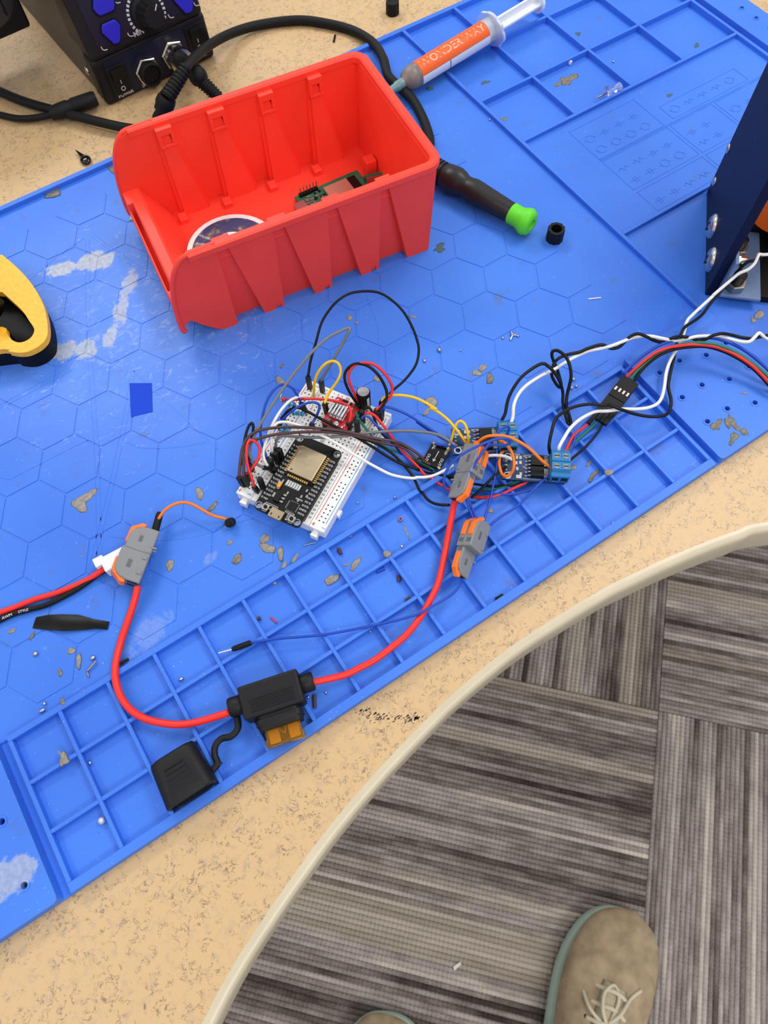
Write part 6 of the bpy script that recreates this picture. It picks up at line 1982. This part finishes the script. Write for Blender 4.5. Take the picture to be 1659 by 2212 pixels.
wire('black wire running down from the pale blue bracket to the near terminal', 'w_black', [Qp(1400, 1250, 18), Qp(1260, 1270, 22), Qp(1200, 1292, 25), Qp(1110, 1342, 26), Qp(1000, 1372, 25), Qp(900, 1450, 22), Qp(820, 1552, 18), Qp(720, 1660, 14), Qp(600, 1800, 12), Pq(1130, 200, 9), Pq(1060, 290, 8), Pq(1000, 370, 8), Pq(920, 432, 9), Pq(830, 492, 11), Pq(790, 560, 11), Pq(750, 652, 8), Pq(730, 752, 7), Pq(700, 880, 6), Pq(675, 1000, 5.5), Pq(665, 1100, 5), Pq(692, 1230, 4), Pq(670, 1340, 4), Pq(600, 1380, 5), Pq(480, 1386, 6), Pq(340, 1362, 8), Pq(200, 1317, 11), Pq(80, 1272, 13), Bp(700, 342, 14), Bp(620, 335, 15), Bp(540, 345, 16), Bp(470, 372, 16), Bp(410, 422, 15), Bp(385, 500, 14), Bp(371, 575, 12), Bp(376, 625, 7)], 0.95, (), 'twisted supply wires', 'hookup_wire')
# four motor leads arching out to the right
wire('red motor lead arching off the right edge', 'w_red', [Pq(240, 998, 4), Pq(330, 910, 8), Pq(420, 830, 11), Pq(530, 752, 13), Pq(650, 702, 14), Pq(760, 682, 15), Pq(880, 667, 16), Pq(1000, 670, 16), Pq(1120, 686, 16), Pq(1230, 722, 15), Pq(1350, 777, 14), Pq(1480, 862, 12), Pq(1580, 952, 10), Pq(1680, 1060, 8), Pq(1780, 1180, 4), Pq(1850, 1330, -1), Pq(1880, 1500, -4)], 0.95, (), 'motor leads')
wire('green motor lead arching off the right edge', 'w_green', [Pq(280, 1018, 4), Pq(370, 912, 8), Pq(470, 830, 10), Pq(600, 740, 12), Pq(760, 672, 14), Pq(880, 651, 16), Pq(1000, 648, 17), Pq(1120, 661, 17), Pq(1250, 702, 16), Pq(1380, 767, 14), Pq(1500, 850, 12), Pq(1600, 930, 10), Pq(1680, 1010, 8), Pq(1780, 1120, 4), Pq(1860, 1290, -1), Pq(1900, 1480, -4)], 0.95, (), 'motor leads')
wire('blue motor lead arching off the right edge', 'w_blue', [Pq(210, 962, 4), Pq(330, 842, 8), Pq(460, 742, 11), Pq(580, 672, 13), Pq(720, 622, 14), Pq(900, 592, 14), Pq(1100, 602, 14), Pq(1220, 627, 14), Pq(1350, 682, 13), Pq(1480, 762, 12), Pq(1590, 852, 10), Pq(1680, 940, 8), Pq(1780, 1050, 4), Pq(1880, 1250, -1), Pq(1920, 1460, -4)], 0.95, (), 'motor leads')
wire('black motor lead arching off the right edge', 'w_black', [Pq(315, 1045, 4), Pq(390, 932, 8), Pq(480, 842, 10), Pq(600, 762, 12), Pq(740, 712, 13), Pq(900, 690, 14), Pq(1050, 690, 14), Pq(1200, 730, 13), Pq(1350, 800, 12), Pq(1480, 885, 10), Pq(1590, 985, 8), Pq(1760, 1190, 4), Pq(1835, 1350, -1), Pq(1860, 1520, -4)], 0.95, (), 'motor leads')
# thick supply cable with the fuse
wire('thick red cable from the left connector to the fuse holder', 'wire_red', [Sp(880, 640, 4), Sp(872, 690, 3), Sp(850, 770, 1), Sp(812, 880, -0.5), Sp(772, 1000, -1), Sp(742, 1130, 0.2), Sp(740, 1240, 1.8), Sp(772, 1345, 2), Sp(835, 1430, 2), Sp(925, 1487, 2), Sp(1040, 1517, 2), Sp(1150, 1526, 2.2), Sp(1260, 1511, 3), Sp(1360, 1482, 4), Sp(1470, 1446, 4.6)], 1.85, (), 'thick red cables', 'supply_cable', 'cable', 14)
wire('thick red cable from the fuse holder up to the grey connector', 'wire_red', [(668, 1476, 5), (690, 1471, 4.5), (713, 1466, 3.5), (750, 1456, 2.4), (780, 1441, 2), (809, 1426, 2), (847.5, 1397, 2), (881, 1368, 2), (910, 1330, 2), (929.5, 1296, 2), (946, 1260, 2), (956, 1219, 2.2), (965.6, 1170.5, 3), (973, 1129.5, 4.5), (981.5, 1086, 7), (986, 1064, 8)], 1.75, (), 'thick red cables', 'supply_cable', 'cable', 14)
t = wire('orange test wire curving to a black rubber tip', 'w_orange', [Sp(998, 262, 4), Sp(1004, 232, 4.5), Sp(1022, 198, 6), Sp(1060, 150, 8), Sp(1120, 115, 9), Sp(1180, 105, 9), Sp(1240, 121, 8), Sp(1310, 161, 5), Sp(1370, 191, 2), Sp(1430, 206, 0), Sp(1478, 228, -0.5)], 0.85, (), None, 'jumper_wire', 'wire')
og = Vector(t.location) * 1000 - Vector((0, 0, Z0))
a0_, a1_ = P(*Sp(990, 300, 4)) - og, P(*Sp(1003, 250, 4.2)) - og
MB().lathe([(0, 1.8), (1, 2.0), (10, 2.0), (12, 1.6)], a0_, a1_ - a0_, 12).build('boot', 'rubber_black', t, smooth=True, auto=40)
a0_, a1_ = P(*Sp(1482, 230, -0.6)) - og, P(*Sp(1462, 248, 0)) - og
MB().lathe([(-1.5, 1.2), (0, 2.6), (3.6, 2.6), (4.0, 1.5), (5, 1.3)], a0_, Vector((-0.3, -0.25, 0.6)), 16).build('tip', 'rubber_black', t, smooth=True, auto=40)
MB().tube([P(*Sp(1460, 250, -1)) - og, P(*Sp(1435, 264, -1.8)) - og], 0.35, 6).build('pin', 'metal_dull', t)
t = wire('thin blue wire with a bare pin lying across the tray', 'w_blue', [(540, 1388.5, 1.6), (569, 1384, 1.4), (605, 1379, 1.2), (653, 1375.5, 1), (701, 1370.6, 1), (749.6, 1362.2, 1), (798, 1352.5, 1.2), (816, 1349, 1.4), (859.6, 1339.3, 2.4), (900.6, 1327.3, 4.2), (915, 1320, 5.0), (936.7, 1308, 4.6), (973, 1286.3, 3.6), (987.4, 1271.8, 3.6), (998, 1258, 4)], 0.72, (), None)
og = Vector(t.location) * 1000 - Vector((0, 0, Z0))
a0_, a1_ = P(542, 1388, 1.8) - og, P(501, 1403, 1.2) - og
MB().lathe([(0, 1.35), (1.0, 1.45), (9.0, 1.45), (10.2, 1.0)], a0_, a1_ - a0_, 14).build('sleeve', 'rubber_black', t, smooth=True, auto=40)
MB().tube([a1_, P(472, 1411, 0.6) - og], 0.32, 6).build('pin', 'metal_bright', t)

# ================================================================ dried paste, solder beads and wire clippings
mat('paste_dry', (138, 132, 126), 0.55, vary=0.14, vscale=500, bump=0.3, bscale=900)
mat('paste_dark', (114, 108, 98), 0.6, vary=0.2, vscale=500)
mat('olive_stain', (66, 92, 96), 0.6)
def residue(px, py, rx, ry, rot, label, base=-3.0, m_='paste_dry', hgt=0.35, ragged=0.24, group=None):
    """flat dried blob; rx, ry in mm; rot in degrees"""
    c = P(px, py, base)
    rs = random.Random(int(px * 13 + py * 7))
    n = 26
    ph = [rs.uniform(0, 6.28) for _ in range(4)]
    ring = []
    for k in range(n):
        t = 2 * math.pi * k / n
        f = 1 + ragged * (0.5 * math.sin(2 * t + ph[0]) + 0.4 * math.sin(3 * t + ph[1]) + 0.3 * math.sin(5 * t + ph[2]) + 0.1 * math.sin(9 * t + ph[3]))
        x, y = rx * f * math.cos(t), ry * f * math.sin(t)
        a_ = math.radians(rot)
        ring.append((x * math.cos(a_) - y * math.sin(a_), x * math.sin(a_) + y * math.cos(a_)))
    mb = MB()
    vs = [(c.x + x, c.y + y, base) for x, y in ring] + [(c.x + x * 0.82, c.y + y * 0.82, base + hgt) for x, y in ring] + [(c.x + x * 0.4, c.y + y * 0.4, base + hgt * rs.uniform(1.0, 1.5)) for x, y in ring] + [(c.x, c.y, base + hgt * 1.2)]
    fs = []
    for k in range(n):
        q = (k + 1) % n
        fs += [(k, q, n + q, n + k), (n + k, n + q, 2 * n + q, 2 * n + k), (2 * n + k, 2 * n + q, 3 * n)]
    fs.append(list(range(n))[::-1])
    mb.add(vs, fs)
    o = mb.build('paste_residue', m_, smooth=True)
    tag(o, label, 'residue', group or 'dried grey paste on the mat')
    return o
CF = -4.4
residue(184, 1075, 8.5, 2.6, 0, 'curved grey paste smear above the white crimp plug')
residue(172, 1092, 3.4, 5.2, 20, 'grey paste smear hooking down beside the curved smear')
residue(367, 1221, 3.2, 2.4, 60, 'single round grey paste lump right of the left connector')
residue(431, 1066, 2.0, 4.6, -20, 'upright grey paste smear left of the breadboard foot')
residue(458, 1096, 4.4, 1.5, 20, 'dark streak of paste above the orange wire tip', m_='paste_dark')
residue(572, 1164, 3.4, 2.3, 0, 'oval grey paste lump below the breadboard corner')
residue(578, 1184, 5.2, 2.4, -50, 'ragged grey paste patch under the oval lump')
residue(606, 1196, 4.0, 1.8, 60, 'comma shaped grey paste smear next to the ragged patch')
residue(512, 1208, 3.6, 2.2, 20, 'brownish paste patch left of the ragged smear', m_='paste_dark')
residue(497, 1172, 2.0, 1.2, 20, 'small grey paste dab above the brownish patch')
residue(614, 1220, 2.2, 1.2, 30, 'grey paste dab on the tray wall corner', 0.0, hgt=0.2)
residue(637, 1206, 3.2, 1.0, 32, 'thin grey paste dab along the tray wall', 0.0, hgt=0.2)
residue(717, 1252, 4.2, 2.8, -10, 'large grey paste lump in a tray cell', CF, hgt=0.7)
residue(768, 1219, 4.4, 1.8, 20, 'grey paste splash with a tail in a tray cell', CF)
residue(749, 1220, 2.6, 0.6, -20, 'thin tail of the grey paste splash', CF, hgt=0.25)
residue(836, 1197, 2.0, 2.4, 10, 'grey paste lump on a tray rib crossing', 0.0, hgt=0.7)
residue(878, 1149, 4.6, 0.6, 75, 'needle shaped grey paste streak in a tray cell', CF, hgt=0.25)
residue(1042, 795, 3.4, 2.0, 20, 'upper grey paste patch in the mat centre')
residue(1030, 806, 2.2, 3.0, 20, 'left grey paste patch in the mat centre')
residue(1058, 818, 4.2, 2.2, 40, 'lower brown grey paste patch in the mat centre', m_='paste_dark')
residue(931, 868, 3.4, 4.2, 10, 'upright grey paste patch below the yellow wire')
residue(921, 890, 3.0, 1.6, 30, 'grey paste smear at the foot of the upright patch')
residue(755, 686, 2.2, 1.8, 30, 'grey paste dab inside the black wire loop')
residue(770, 697, 1.2, 1.1, 0, 'tiny grey paste dab inside the black wire loop')
residue(814, 819, 1.9, 2.4, 10, 'grey paste dab above the capacitor')
residue(892, 684, 1.0, 2.4, 30, 'short grey paste streak right of the black loop')
residue(606, 824, 2.4, 4.2, 10, 'speckled grey paste patch behind the blue wire loop')
residue(609, 791, 1.9, 1.0, 20, 'small dark paste dab above the blue wire loop', m_='paste_dark')
residue(1228, 172, 6.8, 4.6, 20, 'brown paste stain inside the far tray compartment', CF, 'paste_dark', 0.15, 0.6)
residue(1205, 182, 3.2, 2.0, 0, 'small brown paste stain beside the large far stain', CF, 'paste_dark', 0.15)
residue(1640, 680, 4.0, 2.8, 20, 'large grey paste lump right of the cables')
residue(1627, 692, 2.2, 1.7, 20, 'round grey paste lump beneath the large right one')
residue(1548, 918, 4.6, 2.2, 30, 'dark paste crust around the left panel hole edge', 1.0, 'paste_dark', 0.25, 0.6)
residue(1578, 912, 5.2, 2.6, 60, 'dark paste crust between the panel holes', 1.0, 'paste_dark', 0.25, 0.6)
residue(1602, 930, 2.4, 3.6, 10, 'dark paste crust rightmost on the raised panel', 1.0, 'paste_dark', 0.25, 0.6)
residue(1584, 946, 4.4, 2.0, 40, 'dark paste crust lowest on the raised panel', 1.0, 'paste_dark', 0.25, 0.6)
residue(1608, 849, 1.8, 0.8, -20, 'grey paste chip on the raised panel', 1.0)
residue(1282, 1027, 4.6, 1.6, 15, 'dark paste streak in a tray cell near the panel', CF, 'paste_dark', 0.3, 0.5)
residue(1315, 1021, 2.6, 2.2, 0, 'square grey paste lump on the right rib crossing', 0.0, hgt=0.7)
residue(1272, 1001, 3.0, 0.9, 20, 'grey paste streak right of the near terminal', CF)
residue(1238, 1010, 2.2, 1.6, 10, 'round grey paste dab below the near terminal', CF)
residue(1058, 1102, 1.6, 2.2, 0, 'grey paste dab between the two grey connectors', CF)
residue(139, 1641, 3.0, 2.6, 20, 'spiky grey paste lump on the left rib', 0.0, hgt=1.2, ragged=0.5)
residue(132, 1629, 0.6, 2.6, 15, 'thin spike of the left paste lump', 0.0, hgt=0.5)
residue(170, 1428, 1.4, 4.2, -20, 'slanted grey paste smear above the tray corner')
residue(154, 1406, 2.2, 1.8, 10, 'grey paste dab above the slanted smear')
residue(130, 1453, 1.0, 2.6, -10, 'brown paste streak left of the red cable', m_='paste_dark')
residue(135, 1516, 1.1, 1.9, 0, 'brown paste dab on the left tray wall', 0.0, 'paste_dark', 0.2)
residue(26, 1363, 2.2, 1.3, 0, 'grey paste dab below the black lead')
residue(70, 1373, 2.6, 0.9, 40, 'brown paste streak under the black tape', m_='paste_dark')
residue(115, 418, 5.2, 4.2, 20, 'faint dark stain on the mat back border', -3.0, 'paste_dark', 0.12, 0.3)
residue(247, 368, 3.0, 5.2, 20, 'faint dark stain at the bin corner', -3.0, 'paste_dark', 0.12, 0.3)
residue(1048, 178, 3.2, 2.0, -10, 'dark green stain in the upper tray compartment', CF, 'olive_stain', 0.12, 0.4, 'green stains')
residue(928, 191, 2.6, 2.0, 0, 'dark green stain below the syringe', -3.0, 'olive_stain', 0.12, 0.4, 'green stains')
residue(1505, 98, 2.8, 1.9, 40, 'green leaf shaped stain in the far corner compartment', CF, 'olive_stain', 0.12, 0.3, 'green stains')
residue(1446, 206, 2.8, 1.4, 10, 'green leaf shaped stain above the symbol chart', -3.0, 'olive_stain', 0.12, 0.3, 'green stains')
residue(1249, 73, 2.6, 1.8, 10, 'green stain in the second far compartment', CF, 'olive_stain', 0.12, 0.4, 'green stains')
residue(1090, 257, 2.2, 2.0, 0, 'small tan stain beside the section wall', CF, 'paste_dark', 0.12, 0.3)
residue(950, 536, 4.2, 3.2, 0, 'faint grey smudge right of the red bin', -3.0, 'olive_stain', 0.08, 0.5, 'green stains')

# solder beads
def bead(px, py, r, label, base=-3.0, m_='metal_bright', sz=(1, 1, 0.85), extra=()):
    c = P(px, py, base + r * 0.8)
    mb = MB().sphere((c.x, c.y, base + r * sz[2]), r, 12, sz)
    o = mb.build('solder_bead', m_, smooth=True)
    tag(o, label, 'solder bead', 'solder beads on the mat')
    return o
bead(949, 756, 1.25, 'bright oval solder bead right of the black loop', sz=(0.9, 1.2, 0.9))
bead(917, 779, 1.1, 'solder bead just left of the bright oval one', sz=(0.8, 1.1, 0.8))
bead(220, 1773, 1.75, 'round pearly bead in the bottom left tray cell', CF, mat('pearl', (206, 206, 208), 0.35, 0.35), (1, 1, 1))
bead(76, 1412, 1.3, 'squarish solder bead below the black tape', sz=(1.1, 0.9, 0.7))
bead(200, 1421, 1.3, 'ragged solder bead left of the thick red cable', sz=(1.2, 0.8, 0.7))
bead(391, 1467, 1.2, 'solder bead in the tray cell right of the red cable', CF, sz=(1.3, 0.7, 0.7))
bead(194, 1648, 1.0, 'solder bead in the second row left tray cell', CF)
bead(96, 1520, 0.9, 'solder bead just above the left tray wall')
bead(90, 1535, 1.2, 'two lobed solder bead against the left tray wall', sz=(1.5, 0.7, 0.6))
bead(868, 1180, 1.0, 'solder bead on the middle tray rib', 0.0)
bead(853, 1074, 0.8, 'solder bead above the tray wall beside the breadboard')
bead(773, 1086, 0.7, 'tiny solder bead right of the breadboard')
bead(995, 757, 0.6, 'tiny solder bead near the mat centre')
bead(1239, 819, 1.1, 'brown tinted solder bead beside the kinked wire')
bead(1235, 838, 1.0, 'solder bead in the cluster by the tray wall')
bead(1245, 834, 0.9, 'solder bead rightmost in the cluster by the tray wall')
bead(1228, 842, 0.8, 'solder bead lowest in the cluster by the tray wall')
bead(1324, 1130, 0.9, 'solder bead resting at the front tray wall', CF)
bead(666, 1506, 0.9, 'solder bead below the fuse holder boot', CF)
bead(704, 1496, 0.8, 'solder bead right of the fuse holder boot', CF)
bead(800, 1364, 0.7, 'solder bead beside the thin blue wire', CF)
bead(1086, 730, 0.8, 'solder bead at the foot of the branched splash')
bead(1058, 258, 0.7, 'tiny shiny bead against the section wall')
bead(1325, 133, 0.8, 'grey bead in the far tray compartment', CF)
sp_ = MB()
q = [P(1104, 716, -2.8), P(1107, 724, -2.4), P(1102, 735, -2.8)]
sp_.tube(q, 0.7, 6)
sp_.tube([P(1107, 724, -2.4), P(1113, 724, -2.5), P(1119, 726, -2.7)], 0.5, 6)
sp_.sphere(P(1119, 726, -2.4), 0.8, 8)
sp_.sphere(P(1106, 722, -2.3), 1.2, 8)
tag(sp_.build('solder_splash', 'metal_bright', smooth=True), 'branched shiny solder splash in the mat centre', 'solder')
st_ = MB().tube([P(188, 1450, -2.4), P(196, 1441, -1.9), P(204, 1432, -1.9), P(207, 1428, -2)], 0.55, 6).tube([P(188, 1450, -2.4), P(192, 1463, -2.6)], 0.4, 6)
tag(st_.build('wire_strand', 'metal_dull', smooth=True), 'frayed bare wire strand left of the thick red cable', 'wire')

# wire clippings
def clip(a_, b_, h, r, m_, label, hollow=None):
    p0, p1 = P(*a_, h), P(*b_, h)
    mb = MB().tube([p0, (p0 + p1) / 2, p1], r, 8, seg=2)
    o = mb.build('wire_clipping', m_, smooth=True)
    o.data.set_sharp_from_angle(angle=math.radians(50))
    tag(o, label, 'wire clipping', 'wire clippings in the tray')
clip((731, 1185), (737, 1197), CF + 1, 1.0, 'w_brown', 'brown wire clipping left of the paste splash')
clip((861, 1243), (862, 1256), CF + 1, 1.0, 'w_brown', 'upright brown wire clipping below the middle rib')
clip((876, 1297), (886, 1291), CF + 1, 1.0, 'w_brown', 'brown wire clipping wedged at the middle rib')
clip((679, 1501), (680, 1529), CF + 1, 1.0, 'w_brown', 'long brown wire clipping below the fuse holder')
clip((556, 1337), (563, 1335), CF + 1, 1.0, 'w_brown', 'brown wire clipping wedged at the left rib')
clip((1071, 1295), (1087, 1286), CF + 1, 1.1, 'w_black', 'black wire clipping at the front tray wall')
clip((814, 1235), (831, 1227), CF + 1, 0.95, 'w_blue', 'blue wire clipping under the middle rib')
clip((755, 1160), (764, 1152), CF + 1, 0.9, 'metal_dull', 'bare metal clipping near the breadboard foot')
clip((656, 1178), (682, 1172), -2.6, 0.35, 'metal_bright', 'thin silver wire clipping beside the breadboard foot')
clip((283, 475), (288, 465), -2.2, 1.0, 'w_yellow', 'yellow wire clipping against the red bin front')
clip((592, 1255), (594, 1261), CF + 1, 0.9, 'w_yellow', 'tiny yellow clipping in a tray cell')
clip((584, 1333), (598, 1345), CF + 0.8, 0.4, 'w_red', 'thin red strand with a bare end in a tray cell')
clip((1231, 137), (1234, 129), CF + 1.6, 1.2, 'w_white', 'white clipping standing in the far compartment')
clip((724, 76), (721, 90), DZ + 0.8, 0.8, 'w_black', 'short black stick on the bare desk behind the bin')
clip((257, 1434), (278, 1424), -0.5, 0.9, 'w_black', 'black wire clipping tucked behind the tray wall')
clip((1271, 646), (1298, 643), -2.6, 0.4, 'w_white', 'thin pale strand lying above the twisted wires')
rg = P(865, 1123, CF)
rgo = MB().plate([(rg.x + x, rg.y + y) for x, y in circ(0, 0, 1.3, 14)], [[(rg.x + x, rg.y + y) for x, y in circ(0, 0, 0.6, 10)]], CF, CF + 1.6).build('ring_clipping', mat('mauve', (150, 96, 120), 0.5))
tag(rgo, 'tiny mauve ring cut from wire insulation', 'clipping')
# black melted droplet on the desk beside the mat
dq = P(187, 350, DZ)
dr = MB()
prof = [(0, 4.2), (1.4, 4.6), (3.0, 3.6), (6, 1.8), (9, 0.6), (11, 0.2)]
dr.sphere((dq.x, dq.y, DZ + 1.8), 4.0, 14, (1, 1.2, 0.45))
dr.tube([(dq.x, dq.y + 2, DZ + 1.8), (dq.x - 1.0, dq.y + 7, DZ + 2.2), (dq.x - 2.0, dq.y + 13, DZ + 2.4)], 1.2, 8, rads=(2.2, 0.3))
tag(dr.build('plastic_droplet', mat('droplet_black', (10, 10, 11), 0.12, spec=0.6), smooth=True), 'glossy black melted droplet with a tail on the desk', 'droplet')
# pale chip on the carpet
fq = P(988, 2087, FL + 6)
MB_ = MB().prism([(fq.x - 6, fq.y - 2), (fq.x + 5, fq.y - 1), (fq.x + 6, fq.y + 2), (fq.x - 5, fq.y + 2.5)], FL + 5, FL + 7)
tag(MB_.build('paper_scrap', 'w_white'), 'tiny pale scrap lying on the carpet', 'scrap')
